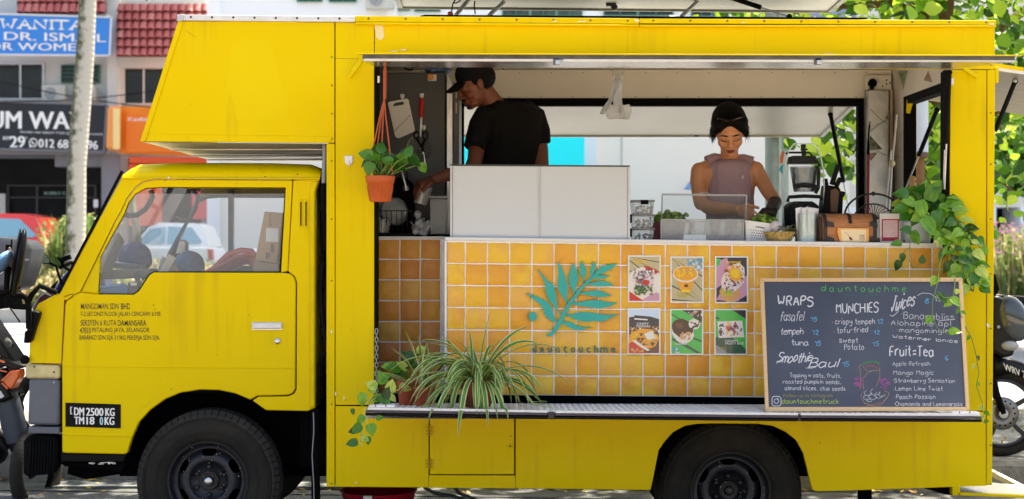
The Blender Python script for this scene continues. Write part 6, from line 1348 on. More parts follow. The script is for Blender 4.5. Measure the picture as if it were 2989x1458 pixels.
for k in range(7):
 m = MB(); a = 1112 + k * 15; m.tube([P(a, 616, .62), P(a + 1, 650, .62), P(a + 4, 676, .66), P(a + 4, 680, .9)], .0025, 5); ob('wire', m, IRON, t)
m = MB(); m.pb(1100, 1215, 680, 690, .62, .95); ob('tray', m, BLKG, t, bevel=.003)
CER = mat('grey_white_ceramic', lin((176, 180, 184)), .18, noise=.05, coat=.4)
def bowl(cx, cy, r, tilt, label, Yb=.72):
 mt = Matrix.Rotation(R(tilt), 3, 'Z') @ Matrix.Rotation(R(6), 3, 'X')
 m = MB(); m.lathe(P(cx, cy, Yb), [(.0, .0), (r * .45, .0), (r * .5, .006), (r * .9, .035), (r, .055), (r * .97, .055), (r * .86, .038), (r * .4, .012)], 'X', 28, mtx=mt, cap=False); return one('bowl', m, CER, label, 'bowl', group='bowls in the dish rack', smooth='all')
bowl(1172, 618, .082, 132, 'white bowl at the front of the dish rack, turned towards the right'); bowl(1160, 616, .082, 130, 'second white bowl from the front of the dish rack'); bowl(1140, 617, .080, 128, 'third white bowl deep in the dish rack', .74)
bowl(1124, 620, .075, 126, 'hindmost white bowl at the left of the dish rack', .76)
m = MB(); m.lathe(P(1116, 688, .66), [(.034, 0), (.040, .03), (.045, .085), (.047, .09), (.043, .088)], 'Z', 20, cap=False); one('plastic_cup', m, ACRW, 'small milky plastic cup holding a yellow scraper in the dark corner', 'cup', smooth='all')
m = MB(); m.bar(P(1114, 690, .66), P(1112, 642, .66), .03, .012); one('scraper', m, mat('mustard_plastic', lin((196, 170, 40)), .5), 'mustard yellow scraper standing in the small plastic cup', 'scraper', bevel=.003)
m = MB(); m.lathe(P(1105, 645, .7), [(.02, 0), (.02, .02), (.012, .02)], 'Y', 14); one('steel_lid', m, STEEL, 'small round steel lid left of the stacked bowls', 'lid')
m = MB(); r = random.Random(5)
for i in range(60): m.ell(P(1230 + r.gauss(0, 9), 664 + r.gauss(0, 12), .66 + r.gauss(0, .03)), .018 * r.uniform(.6, 1.3), n=7)
o = one('plastic_bag', m, mat('crumpled_clear_bag', lin((186, 190, 198)), .25, noise=.3, scale=30, bump=.9, bscale=30), 'crumpled clear plastic bag between the bowls and the tall container', 'bag'); remesh(o, .006, 1)
t = thing('storage_container', 'tall narrow clear plastic container beside the left end of the white boards', 'container', P(1280, 690, .7))
m = MB(); m.pr([(1257, 690), (1304, 690), (1307, 580), (1254, 580)], .64, .74); ob('container_body', m, ACRW, t, bevel=.008)
m = MB(); m.pr([(1252, 580), (1309, 580), (1309, 572), (1252, 572)], .635, .745); ob('rim', m, glass('milky_rim', (.7, .74, .76), .06, .35, .2), t, bevel=.004)
m = MB(); m.pb(1211, 1318, 684, 694, .6, .9); one('black_mat', m, BLK, 'black rubber mat under the tall clear container', 'mat')
t = thing('tap', 'chrome kitchen tap hanging over the dark sink behind the pot plant', 'tap', P(1185, 560, .75))
m = MB(); m.tube([P(1150, 455, .8), P(1162, 472, .78), P(1172, 500, .75), P(1180, 530, .74), P(1184, 545, .74)], .008, 10); ob('spout', m, STEEL, t, smooth=True)
m = MB(); m.tube([P(1183, 544, .74), P(1186, 557, .74)], .016, 12); ob('nozzle', m, STEEL, t, smooth=True)
m = MB(); m.tube([P(1186, 490, .76), P(1189, 520, .76), P(1187, 546, .76)], .003, 5); ob('hose', m, BLK, t)
m = MB(); m.ell(P(1168, 560, .85), .09, .05, .08, 14); m.pb(1140, 1210, 560, 684, .9, .96); one('black_canister', m, BLK, 'black canister in the shade behind the bowls', 'canister', smooth=True)
m = MB(); m.tube([P(1198, 648, .58), P(1208, 660, .58), P(1213, 663, .58), P(1216, 658, .58), P(1213, 652, .58)], .003, 6); one('wire_hook', m, STEEL, 'small bright wire hook beside the crumpled clear bag', 'hook')
m = MB(); m.lathe(P(1226, 596, .60), [(.034, 0), (.038, .03), (.047, .10), (.049, .102), (.045, .098), (.036, .03), (.03, .004)], 'Z', 20, mtx=Matrix.Rotation(R(14), 3, 'Y'), cap=False); one('clear_cup', m, ACRW, 'clear plastic cup pinched in the hand of the man', 'cup', smooth='all')
# ================================================================== ON THE COUNTER
def cz(px): return Z(711 + .0191 * (px - 2400), .05)     # height of the countertop at a pixel column
for i in range(3):
 z1 = 706 - i * 41; t = thing('clip_container', ('clear clip lidded box of dried fruit at the bottom of its stack', 'clear clip lidded box of nuts in the middle of its stack', 'clear clip lidded box of pale crackers on top of its stack')[i], 'container', P(1877, z1, .25), group='stacked clip lidded boxes')
 m = MB(); m.pr([(1850, z1), (1906, z1), (1909, z1 - 35), (1846, z1 - 35)], .2, .38); ob('box_body', m, ACRW, t, bevel=.006)
 m = MB(); m.pr([(1843, z1 - 34), (1912, z1 - 34), (1912, z1 - 40), (1843, z1 - 40)], .195, .385); ob('lid', m, mat('grey_clear_lid', (.22, .22, .22), .3), t, bevel=.003)
 m = MB(); m.pr([(1871, z1 - 27), (1893, z1 - 27), (1893, z1 - 40), (1871, z1 - 40)] if i == 2 else [(1838, z1 - 14), (1845, z1 - 14), (1845, z1 - 38), (1838, z1 - 38)], .186, .196 if i == 2 else .25); ob('clip', m, BLK, t, bevel=.002)
 r = random.Random(i); m = MB()
 cc = ([lin((150, 60, 40)), lin((190, 120, 60)), lin((110, 50, 60))], [lin((90, 80, 70)), lin((170, 160, 140)), lin((210, 205, 190))], [lin((222, 214, 190)), lin((230, 222, 205)), lin((200, 190, 160))])[i]
 for _ in range(46): m.ell(P(r.uniform(1854, 1903), z1 - 3 - r.random() ** 1.6 * 20, r.uniform(.22, .36)), .006, .006, .005, 6)
 o = ob('contents', m, mat('contents_%d' % i, cc[0], .6, rnd=cc, noise=.2, island=True), t); o['kind'] = 'stuff'
t = thing('condiment_case', 'clear acrylic condiment case with raised lid and four trays before the woman', 'case', P(2055, 706, .25))
x0, x1 = 1932, 2180
m = MB(); m.pr([(1934, 648), (2176, 650), (2178, 569), (1933, 567)], .385, .39); ob('lid', m, ACR, t)
EDG = glass('acrylic_edge', (.62, .66, .68), .15, .35, .1)
m = MB(); m.bar(P(1933, 568, .385), P(2179, 571, .385), .008, .01); m.bar(P(2179, 570, .385), P(2176, 650, .385), .006, .008); m.bar(P(1933, 568, .385), P(1931, 646, .385), .006, .008); ob('lid_edge', m, EDG, t)
m = MB(); m.tube([P(2041, 568, .385), P(2048, 563, .385), P(2056, 561.5, .385), P(2064, 563, .385), P(2071, 568, .385)], .003, 6); ob('lid_handle', m, EDG, t)
m = MB(); m.pr([(1930, 706), (2168, 710), (2172, 640), (1930, 640)], .16, .165); ob('front_panel', m, ACRW, t)
m = MB(); m.pr([(1930, 708), (2170, 710), (2170, 702), (1930, 700)], .158, .39); ob('base', m, ACRW, t)
m = MB(); m.bar(P(1929, 641, .16), P(2174, 644, .16), .006, .006); m.bar(P(1930, 704, .16), P(2168, 707, .16), .006, .006); m.bar(P(2171, 642, .16), P(2168, 708, .16), .006, .006); m.bar(P(1930, 641, .16), P(1930, 704, .16), .006, .006); ob('case_edge', m, EDG, t)
for i, (a, b) in enumerate(((1934, 1978), (1981, 2023), (2028, 2070), (2074, 2116), (2120, 2164))):
 m = MB(); m.pr([(a + 3, 686), (b - 3, 686), (b, 646), (a, 646)], .18, .36); ob('tray', m, ACRW, t, bevel=.004)
 m = MB(); m.bar(P(a, 647, .18), P(b, 647, .18), .003, .003); m.bar(P(a + 2, 672, .178), P(b - 2, 672, .178), .003, .002); ob('tray_rim', m, EDG, t)
m = MB(); m.lathe(P(1948, 706, .48), [(.05, 0), (.085, .0), (.098, .10), (.102, .105)], 'Z', 24); one('pink_tub', m, mat('pink_tub', lin((196, 104, 120)), .4), 'pink plastic tub full of lettuce behind the clear case', 'tub', smooth=True)
def greens(name, label, cx, cy, Yc, sx, sz, n, s, seed, cols, sy=.05):
 r = random.Random(seed); m = MB()
 for _ in range(n):
  c = P(cx + r.gauss(0, sx), cy + r.gauss(0, sz), Yc + r.gauss(0, sy)); k = s * r.uniform(.6, 1.4); d = Vector((r.uniform(-1, 1), r.uniform(-1, .4), r.uniform(-.2, 1))).normalized()
  M3 = frame(d, Vector((r.uniform(-1, 1), -1, r.uniform(0, 1)))).to_3x3(); q = [c + M3 @ Vector((math.sin(a) * k * .5 * r.uniform(.8, 1.2), k * (.5 - math.cos(a) * .5), r.uniform(-.12, .12) * k)) for a in [i / 8 * 6.283 for i in range(8)]]
  m.face(q)
 return one(name, m, mat(name + '_leaf', cols[0], .45, rnd=cols, noise=.3, scale=20, island=True, transl=.25), label, 'greens', smooth='all', recalc=False, kind='stuff')
greens('lettuce', 'heap of pale green lettuce leaves in the pink tub', 1958, 640, .46, 22, 6, 170, .026, 1, [lin((96, 140, 40)), lin((150, 190, 70)), lin((196, 216, 120))])
t = thing('perforated_basket', 'white perforated plastic basket of herbs before the gloved hand', 'basket', P(2210, 706, .22))
BK = [(2178, 704), (2238, 711), (2254, 657), (2176, 646)]
m = MB(); m.pr(BK, .18, .186); m.pr([(2178, 704), (2238, 711), (2254, 657), (2176, 646)], .36, .366); m.pr([(2174, 647), (2179, 647), (2181, 704), (2177, 704)], .186, .36); m.pr([(2249, 657), (2254, 657), (2238, 711), (2235, 710)], .186, .36); m.pr([(2178, 711), (2238, 712), (2238, 707), (2178, 702)], .186, .36); ob('basket_body', m, WPL, t)
m = MB(); m.bar(P(2174, 646, .183), P(2256, 657, .183), .008, .012); ob('rim', m, WPL, t, bevel=.002)
m = MB()
for i in range(6):
 for j in range(5):
  a, b = 2192 + i * 7 + (j % 2) * 3, 672 + j * 7.5 + i * .8
  if b < 704 + (a - 2190) * .1: m.face([P(a - 1.5, b, .1785), P(a, b - 2.6, .1785), P(a + 1.5, b, .1785), P(a, b + 2.6, .1785)])
o = ob('holes', m, mat('hole_dark', lin((100, 104, 116)), .8), t, recalc=False); o['kind'] = 'stuff'
m = MB(); m.tube([P(2206, 663, .178), P(2218, 663.5, .178), P(2232, 667, .178)], .003, 6); ob('handle_slot', m, mat('hole_dark', lin((100, 104, 116)), .8), t)
greens('herbs', 'bright green herb sprigs in the white perforated basket', 2228, 648, .28, 13, 6, 260, .017, 2, [lin((60, 110, 24)), lin((110, 150, 40)), lin((168, 196, 80))], .04)
m = MB(); m.ell(P(2186, 709, .12), .02, .012, .006); m.ell(P(2196, 709, .12), .014, .012, .007); one('pink_scrap', m, mat('pink_scrap', lin((210, 120, 130)), .5), 'small pink scrap lying before the white basket', 'scrap', smooth=True)
t = thing('woven_bowl', 'small woven straw bowl holding an air plant', 'bowl', P(2275, 711, .16))
WOV = mat('woven_straw', lin((214, 186, 116)), .7, col2=lin((150, 118, 60)), scale=60, bump=.6, bscale=80)
m = MB(); n = 18; 
m.lathe(P(2275, 711, .16), [(.052, 0), (.058, .004), (.068, .03), (.080, .058), (.082, .061), (.074, .06), (.06, .02)], 'Z', 26, cap=True); ob('bowl_wall', m, WOV, t, smooth=True)
for k, (r_, h_) in enumerate(((.060, .010), (.066, .024), (.072, .038), (.078, .051))):
 m = MB(); m.tube([P(2275, 711, .16) + Vector((math.cos(a) * r_, math.sin(a) * r_, h_ + .002 * math.sin(a * 13))) for a in [i / 52 * 6.283 for i in range(53)]], .003, 5, cap=False); ob('weave_band', m, WOV, t, smooth=True)
m = MB(); m.ell(P(2262, 664, .18), .028, .028, .036, 14); one('white_stone', m, mat('rosy_white_stone', lin((222, 210, 214)), .5, noise=.08), 'smooth white stone in the woven bowl beside the air plant', 'stone', smooth=True)
def blade(base, d, L_, w, droop, n=8, twist=0.0, fold=.25, w0=.5, fl=False):
 """one strap leaf as a mesh builder: arching from base along d"""
 m = MB(); d = Vector(d).normalized(); side = d.cross(Vector((0, 0, 1))); side = side.normalized() if side.length > .05 else Vector((1, 0, 0))
 p = Vector(base); rows = []
 for i in range(n + 1):
  u = i / n; ww = w * (w0 + (1 - w0) * math.sin(min(1, u * 2.2) * math.pi / 2)) * (1 - max(0, (u - .55) / .45) ** 1.6 * .97)
  s_ = side.copy(); s_.rotate(Matrix.Rotation(twist * u, 3, d)); nn = s_.cross(d).normalized()
  rows.append((p - s_ * ww / 2 + nn * ww * fold, p.copy(), p + s_ * ww / 2 + nn * ww * fold))
  d = (d + Vector((0, 0, -droop / n * (1 + u * 2)))).normalized(); p = p + d * L_ / n
  if fl and SY - .03 < p.y < .1 and p.z < SZ + .012: p.z = SZ + .012; d = Vector((d.x, d.y - .35, 0)).normalized()
 m.v = [tuple(v) for r_ in rows for v in r_]
 return m, rows
def strap(name, base, d, L_, w, droop, mats, parent, n=9, edge=True, twist=0.0, fold=.2, w0=.5):
 m, rows = blade(base, d, L_, w, droop, n, twist, fold, w0, edge)
 if edge:      # margin strips of a second colour
  m.v = []; 
  for a, b, c in rows: m.v += [tuple(a), tuple(a.lerp(b, .38)), tuple(b), tuple(c.lerp(b, .38)), tuple(c)]
  for i in range(n):
   for j in range(4):
    q = i * 5 + j; m.f.append((q, q + 1, q + 6, q + 5)); m.mi.append(1 if j in (0, 3) else 0)
 else:
  for i in range(n):
   for j in range(2): q = i * 3 + j; m.f.append((q, q + 1, q + 4, q + 3)); m.mi.append(0)
 return ob(name, m, mats, parent, smooth='all', recalc=False)
t = thing('air_plant', 'spiky grey green air plant in the woven bowl', 'plant', P(2297, 680, .16)); r = random.Random(12)
AIR = mat('air_plant_leaf', lin((150, 156, 118)), .6, noise=.35, scale=30)
for i in range(22):
 a = r.uniform(0, 6.28); e = r.uniform(.5, 2.2); strap('leaf', P(2296, 678, .15), (math.cos(a) * 1, math.sin(a) * .8, e), r.uniform(.07, .13), .016, r.uniform(1.2, 3.2), [AIR], t, n=7, edge=False, w0=.9)
t = thing('glass_jar', 'pale green glass jar of folded white napkins', 'jar', P(2356, 711, .17))
JG = glass('green_glass', (.90, .98, .95), .0, .05, .05)
m = MB(); H = M_(86, .17); R0 = M_(36, .17)
m.lathe(P(2356, 711, .17), [(R0 * .9, 0), (R0, .008)] + [(R0 * (.97 + .015 * math.sin(k * 2.1)), .008 + (H - .016) * k / 14) for k in range(15)] + [(R0 * .93, H), (R0 * .9, H)], 'Z', 28, cap=False); ob('jar_glass', m, JG, t, smooth='all')
m = MB(); m.lathe(P(2356, 711, .17), [(.0, .003), (R0 * .9, .003), (R0 * .9, .01)], 'Z', 28, cap=False); ob('jar_base', m, JG, t)
napk = thing('napkins', 'fan of folded white paper napkins standing in the glass jar', 'napkins', P(2356, 700, .17)); NPK = mat('napkin_paper', (.90, .90, .91), .85, noise=.05, scale=30, bump=.3, bscale=20); r = random.Random(3)
for i in range(9):
 m = MB(); a = -20 + i * 5; off = (i - 4) * 6.2; yy = .145 + .05 * (i % 3) / 2
 m.face([P(2356 + off * .75 - 10, 706, yy), P(2356 + off * .75 + 10, 706, yy), P(2356 + off + 9, 604 + r.uniform(-1, 8), yy + .01), P(2356 + off - 9, 606 + r.uniform(-1, 6), yy - .01)])
 m.v += [(x, y + .004, z) for x, y, z in m.v]; m.f.append((7, 6, 5, 4)); m.mi.append(0); ob('napkin', m, NPK, napk)
t = thing('blender', 'black commercial blender under a clear sound hood', 'blender', P(2345, 640, .45))
HOOD = glass('hood_polycarbonate', (.90, .92, .90), -.02, .01, .04)
m = MB()
hp = [(2288, 660), (2284, 560), (2290, 500), (2302, 440), (2318, 420), (2375, 420), (2392, 440), (2404, 500), (2406, 560), (2400, 660)]
for a, b in zip(hp, hp[1:]): m.face([P(*a, .38), P(*b, .38), P(*b, .62), P(*a, .62)])
m.face([P(*a, .38) for a in hp]); ob('sound_hood', m, HOOD, t, recalc=False)
m = MB()
for a, b in zip(hp, hp[1:]): m.bar(P(*a, .38), P(*b, .38), .006, .006)
ob('hood_edge', m, mat('hood_edge_highlight', (.6, .6, .62), .1, .6), t)  # bright bars stand in for highlights along the clear hood
JUG = glass('smoked_jug', (.42, .44, .45), .04, .015, .05); c = P(2347, 560, .48)
m = MB(); m.lathe(c, [(.056, 0), (.060, .02), (.072, .10), (.078, .135)], 'Z', 24, cap=False); ob('jug', m, JUG, t, smooth='all')
m = MB(); m.pr([(2306, 478), (2388, 478), (2382, 455), (2312, 455)], .42, .54); m.tube([P(2347, 456, .48), P(2345, 436, .48), P(2345, 422, .48)], [.014, .012, .016], 10); m.bar(P(2336, 437, .46), P(2358, 437, .46), .012, .012); ob('jug_lid', m, BLKG, t, bevel=.006)
m = MB(); m.tube([P(2294, 450, .40), P(2300, 446, .40), P(2362, 446, .40), P(2385, 470, .40), P(2394, 486, .40)], .006, 8); ob('hood_latch', m, BLKG, t, smooth=True)
m = MB(); m.tube([P(2384, 484, .44), P(2390, 500, .44), P(2388, 550, .44), P(2380, 565, .44)], .010, 8); ob('jug_handle', m, BLKG, t, smooth=True)
m = MB(); m.tube([P(2320, 552, .40), P(2326, 543, .40), P(2347, 541, .40), P(2376, 543, .40), P(2384, 552, .40)], .013, 8); ob('handle_bar', m, BLKG, t, smooth=True)
m = MB(); m.tube([P(2299, 590, .40), P(2303, 576, .40), P(2347, 573, .40), P(2392, 575, .40), P(2400, 584, .40)], .010, 8); ob('hood_rim', m, BLKG, t, smooth=True)
m = MB(); m.pr([(2300, 690), (2396, 690), (2392, 600), (2372, 588), (2322, 588), (2304, 600)], .41, .62); ob('motor_base', m, BLKG, t, bevel=.015)
m = MB(); m.pr([(2290, 445), (2285, 475), (2276, 480), (2277, 460), (2284, 440)], .5, .505); o = one('menu_card', m, mat('orange_card', lin((220, 110, 60)), .5), 'orange and teal card peeping out left of the blender', 'card')
m = MB(); m.pr([(2286, 478), (2284, 510), (2274, 494), (2280, 484)], .49, .495); ob('card_half', m, mat('teal_card', lin((40, 160, 180)), .5), o)
t = thing('knife_stand', 'dark knife stand holding black handled knives beside the blender', 'knife stand', P(2430, 640, .4))
m = MB(); m.pr([(2396, 700), (2456, 700), (2462, 570), (2448, 545), (2412, 540), (2404, 600)], .36, .5); ob('stand_block', m, mat('knife_block_dark', (.003, .003, .003), .6, spec=.1), t, bevel=.006)
m = MB(); m.pr([(2424, 620), (2444, 622), (2450, 560), (2440, 550), (2424, 556)], .352, .36); ob('stand_label', m, mat('brown_leather', lin((88, 58, 30)), .6), t, bevel=.002)
for a, b, c_, d_ in ((2428, 540, 2446, 482), (2412, 545, 2408, 522), (2440, 545, 2454, 520), (2456, 575, 2462, 560)):
 m = MB(); m.bar(P(a, b, .43), P(c_, d_, .43), .03 if d_ < 500 else .02, .025); ob('knife_handle', m, BLKG, t, bevel=.005)
t = thing('treasure_chest', 'small wooden treasure chest with dark iron corners and a taped paper note', 'chest', P(2480, 711, .16))
cx0, cx1 = 2404, 2560; YF = .10
for i in range(2):
 m = MB(); a = 666 + i * 23; m.pr([(cx0, a + 22.5), (cx1 - 2, a + 22.5), (cx1 - 2, a), (cx0, a)], YF, YF + .012); ob('plank', m, WOOD, t, bevel=.002)
arc = [(0, 666), (.004, 650), (.015, 638), (.035, 629), (.07, 624.5), (.12, 623)]
for (ya, za), (yb, zb) in zip(arc, arc[1:]):
 m = MB(); q = [P(cx0, za, YF) + Vector((0, ya, 0)), P(cx1 - 4, za, YF) + Vector((0, ya, 0)), P(cx1 - 4, zb, YF) + Vector((0, yb, 0)), P(cx0, zb, YF) + Vector((0, yb, 0))]
 m.face(q); m.v += [(x, y + .012, z - .004) for x, y, z in m.v]; m.f += [(7, 6, 5, 4)] + [(i, 4 + i, 4 + (i + 1) % 4, (i + 1) % 4) for i in range(4)]; m.mi += [0] * 5; ob('lid_plank', m, WOOD, t)
m = MB(); SIDE = [(P(cx0, za, YF).z, YF + ya) for ya, za in arc]
m.v = [(X(cx0 - 1, YF), YF, Z(711, YF))] + [(X(cx0 - 1, YF), y, z) for z, y in SIDE] + [(X(cx0 - 1, YF), YF + .24, SIDE[-1][0]), (X(cx0 - 1, YF), YF + .24, Z(711, YF))]; k = len(m.v)
m.v += [(x + .01, y, z) for x, y, z in m.v]; m.f = [tuple(range(k)), tuple(range(2 * k - 1, k - 1, -1))] + [(i, (i + 1) % k, k + (i + 1) % k, k + i) for i in range(k)]; m.mi = [0] * len(m.f); ob('side_board', m, WOOD, t)
m = MB(); m.v = [(X(cx1, YF) - .01, YF, Z(711, YF)), (X(cx1, YF) - .01, YF + .004, SIDE[0][0]), (X(cx1, YF) - .01, YF + .08, SIDE[-1][0]), (X(cx1, YF) - .01, YF + .24, SIDE[-1][0]), (X(cx1, YF) - .01, YF + .24, Z(711, YF))]; m.f = [(0, 1, 2, 3, 4)]; m.mi = [0]; ob('side_board', m, WOOD, t)
m = MB(); m.pr([(2392, 711), (2403, 711), (2403, 640), (2397, 632), (2392, 640)], YF + .02, YF + .2); ob('side_board', m, mat('chest_wood_dark', lin((84, 50, 36)), .5, noise=.3), t, bevel=.01)
for a, b in ((2404, 2415), (2549, 2560)):
 m = MB(); m.pr([(a, 711), (b, 711), (b, 664), (a, 664)], YF - .004, YF); m.pr([(a, 690 + 21), (a + (22 if a < 2500 else 0) or b, 711), (b if a < 2500 else b, 702), (a, 702)], YF - .006, YF - .0041)
 for (ya, za), (yb, zb) in zip(arc, arc[1:]): m.face([P(a, za, YF) + Vector((0, ya - .004, .002)), P(b, za, YF) + Vector((0, ya - .004, .002)), P(b, zb, YF) + Vector((0, yb - .003, .004)), P(a, zb, YF) + Vector((0, yb - .003, .004))])
 ob('iron_band', m, IRON, t, recalc=False)
m = MB()
for (ya, za), (yb, zb) in zip(arc[:-1], arc[1:]): m.face([P(2478, za - 12 if ya == 0 else za, YF) + Vector((0, ya - .004, .002)), P(2488, za - 12 if ya == 0 else za, YF) + Vector((0, ya - .004, .002)), P(2486, zb, YF) + Vector((0, yb - .003, .004)), P(2476, zb, YF) + Vector((0, yb - .003, .004))])
ob('iron_strap', m, IRON, t, recalc=False)
for a, b in ((2412, 655), (2539, 655), (2412, 700), (2539, 700)):
 m = MB(); m.pr([(a, b + 6), (a + 24, b + 9), (a + 22, b - 4), (a + 8, b - 9), (a, b - 6)], YF - .010, YF - .005); ob('corner_iron', m, IRON, t, bevel=.002)
m = MB(); m.pr([(2453, 709), (2536, 709), (2536, 667), (2446, 666), (2444, 678)], YF - .016, YF - .011); n_ = one('paper_note', m, mat('orange_note', lin((244, 172, 90)), .6), 'orange bordered paper note taped to the front of the wooden chest', 'note')
m = MB(); m.pr([(2458, 706), (2528, 706), (2528, 671), (2454, 670)], YF - .0165, YF - .0161); ob('note_panel', m, mat('cream_note', lin((242, 220, 178)), .6), n_)
m = MB(); r = random.Random(2)
for k in range(5): disc(m, (2482 + r.uniform(-4, 4), 697 + r.uniform(-4, 3)), 3, 2.4, YF - .0168, 7, wob=.4, rng=r)
ob('printed_flower', m, mat('magenta_print', lin((196, 60, 90)), .6), n_, recalc=False)
m = MB(); ribbon(m, [P(2480, 700, YF - .0169), P(2476, 685, YF - .0169), P(2466, 678, YF - .0169)], .002); strokes('sgs', 2509, 2524, 678, 700, lambda a, b: P(a, b, YF - .0169), .0022, m, skew=0); ob('print', m, mat('mauve_print', lin((150, 110, 130)), .6), n_, recalc=False)
t = thing('wire_basket', 'dark round wire basket with an arched handle behind the chest', 'basket', P(2548, 640, .4))
m = MB(); m.tube([P(2549 + math.cos(a) * 84, 632 - math.sin(a) * 66, .42) for a in [math.pi * k / 16 for k in range(17)]], .0055, 8); ob('handle', m, IRON, t, smooth=True)
for k in range(16):
 a = math.pi * k / 15; m = MB(); m.tube([P(2549 + math.cos(a) * 8, 640, .40), P(2549 + math.cos(a) * 34, 640 - math.sin(a) * 32, .38), P(2549 + math.cos(a) * 56, 640 - math.sin(a) * 44, .43)], .0022, 5); ob('wire', m, IRON, t)
m = MB(); m.tube([P(2549 + math.cos(a) * 57, 641 - math.sin(a) * 45, .43) for a in [math.pi * k / 16 for k in range(17)]], .004, 6); m.ell(P(2549, 566, .42), .012, n=8); ob('rim', m, IRON, t, smooth=True)
t = thing('sign_holder', 'clear acrylic sign holder with a red bordered card between chest and pot plant', 'sign holder', P(2596, 712, .14))
m = MB(); m.pr([(2566, 713), (2630, 713), (2627, 617), (2564, 617)], .14, .145); ob('holder', m, ACR, t)
m = MB(); m.pr([(2569, 712), (2628, 712), (2625, 624), (2568, 624)], .133, .138); ob('card', m, WPL, t)
m = MB()
for q in ([(2574, 644), (2624, 644), (2624, 640), (2574, 640)], [(2574, 704), (2578, 704), (2578, 644), (2574, 644)], [(2620, 704), (2624, 704), (2624, 644), (2620, 644)], [(2578, 704), (2620, 704), (2620, 693), (2578, 693)]): m.pr(q, .131, .1325)
ob('red_border', m, mat('crimson_print', lin((182, 32, 76)), .5), t)
m = MB(); m.pr([(2580, 691), (2618, 691), (2618, 646), (2580, 646)], .131, .1325); ob('blank_panel', m, mat('pale_pink_print', lin((224, 196, 206)), .5, col2=lin((214, 176, 190)), scale=40), t)
t = thing('lidded_jar', 'white jar with a turned wooden lid and knob behind the pothos', 'jar', P(2664, 700, .5))
m = MB(); m.lathe(P(2664, 700, .5), [(.055, 0), (.065, .02), (.067, .20), (.060, .265)], 'Z', 24); ob('jar_body', m, WPL, t, smooth=True)
PIN2 = mat('turned_beech', lin((206, 160, 104)), .45, noise=.2, scale=8, stretch=(4, 4, 30))
m = MB(); m.lathe(P(2664, 560, .5), [(.062, 0), (.070, .003), (.070, .012), (.062, .014)], 'Z', 28); ob('lid', m, PIN2, t, smooth=True)
m = MB(); m.lathe(P(2664, 552, .5), [(.018, 0), (.020, .02), (.018, .035), (.013, .04), (.017, .048), (.019, .056), (.014, .067), (.004, .071)], 'Z', 20); ob('knob', m, PIN2, t, smooth=True)
m = MB(); m.ell(P(2710, 702, .3), .03, .03, .03, 12); one('dark_ball', m, BLK, 'small dark round cap beside the white pot under the leaves', 'cap', smooth=True)
t = thing('basin', 'red plastic basin standing on the ground under the truck', 'basin', P(1105, 1520, .6))
m = MB(); m.lathe(Vector((X(1105, .6), .6, GZ)), [(.14, 0), (.165, .02), (.20, Z(1432, .6) - GZ), (.215, Z(1430, .6) - GZ), (.205, Z(1433, .6) - GZ), (.15, .03)], 'Z', 36, cap=False); ob('basin_wall', m, mat('red_plastic', lin((190, 24, 44)), .4, noise=.2), t, smooth='all')
m = MB(); m.box(X(1060, .38), X(1086, .38), .372, .40, Z(1470, .38), Z(1448, .38)); one('white_tag', m, WPL, 'white tag on the front of the red basin', 'tag', bevel=.003)
m = MB(); m.tube([P(1240, 1424, .5), P(1268, 1440, .6), P(1320, 1448, .7), P(1380, 1468, .8)], .010, 8); one('grey_hose', m, mat('grey_hose', lin((92, 98, 106)), .5), 'grey hose looping under the truck, left of two', 'hose', smooth=True)
m = MB(); m.tube([P(1328, 1424, .5), P(1340, 1440, .6), P(1376, 1454, .7), P(1410, 1470, .8)], .010, 8); one('grey_hose', m, MATS['grey_hose'], 'grey hose looping under the truck, right of two', 'hose', smooth=True)
# ================================================================== CHALKBOARD
cbd = thing('chalkboard', 'pine framed chalkboard menu leaning on the shelf under the pothos', 'chalkboard', P(2533, 1201, -.6))
Yt_, Yb_ = -.25, -.59
def BP(px, py, off=0.0):
 zt, zb = Z(812, Yt_), Z(1201, Yb_); k = (HY - py) / F; u = (CAMZ + k * (Yt_ + 8) - zt) / ((zb - zt) - k * (Yb_ - Yt_)); Y = Yt_ + (Yb_ - Yt_) * u; v = P(px, py, Y); return v + Vector((0, -off, off * .15))
def bslab(pts, off, th, material, name, parent=cbd, **k):
 m = MB(); f = [BP(a, b, off) for a, b in pts]; g = [v + Vector((0, th, 0)) for v in f]; n = len(f); m.v = [tuple(v) for v in f + g]
 m.f = [tuple(range(n)), tuple(range(2 * n - 1, n - 1, -1))] + [(i, (i + 1) % n, n + (i + 1) % n, n + i) for i in range(n)]; m.mi = [0] * (n + 2); return ob(name, m, material, parent, **k)
SLATE = mat('slate_blackboard', lin((62, 68, 84)), .62, col2=lin((76, 82, 96)), scale=2.6, bump=.06, bscale=60)
bslab([(2229, 822), (2243, 1190), (2819, 1190), (2797, 822)], 0, .012, SLATE, 'slate')
bslab([(2217, 813), (2230, 823.5), (2797, 823.5), (2808, 811.7)], .006, .022, PINE, 'frame_rail', bevel=.002); bslab([(2235, 1202.7), (2244, 1189), (2818, 1189), (2830, 1199.4)], .006, .022, PINE, 'frame_rail', bevel=.002)
bslab([(2217, 813.5), (2230, 824), (2243.5, 1188.7), (2234.6, 1202)], .006, .022, PINE, 'frame_stile', bevel=.002); bslab([(2808, 812.4), (2797.3, 824), (2818, 1188.7), (2829.6, 1199)], .006, .022, PINE, 'frame_stile', bevel=.002)
m = MB(); m.bar(BP(2300, 860) + Vector((0, .03, 0)), Vector((BP(2300, 860).x, -.08, SZ + .02)), .03, .015); ob('prop_leg', m, PINE, cbd); m = MB(); m.bar(BP(2750, 860) + Vector((0, .03, 0)), Vector((BP(2750, 860).x, -.08, SZ + .02)), .03, .015); ob('prop_leg', m, PINE, cbd)
bf = lambda a, b: BP(2200 + a / 2.992, 800 + b / 2.992, .0012)
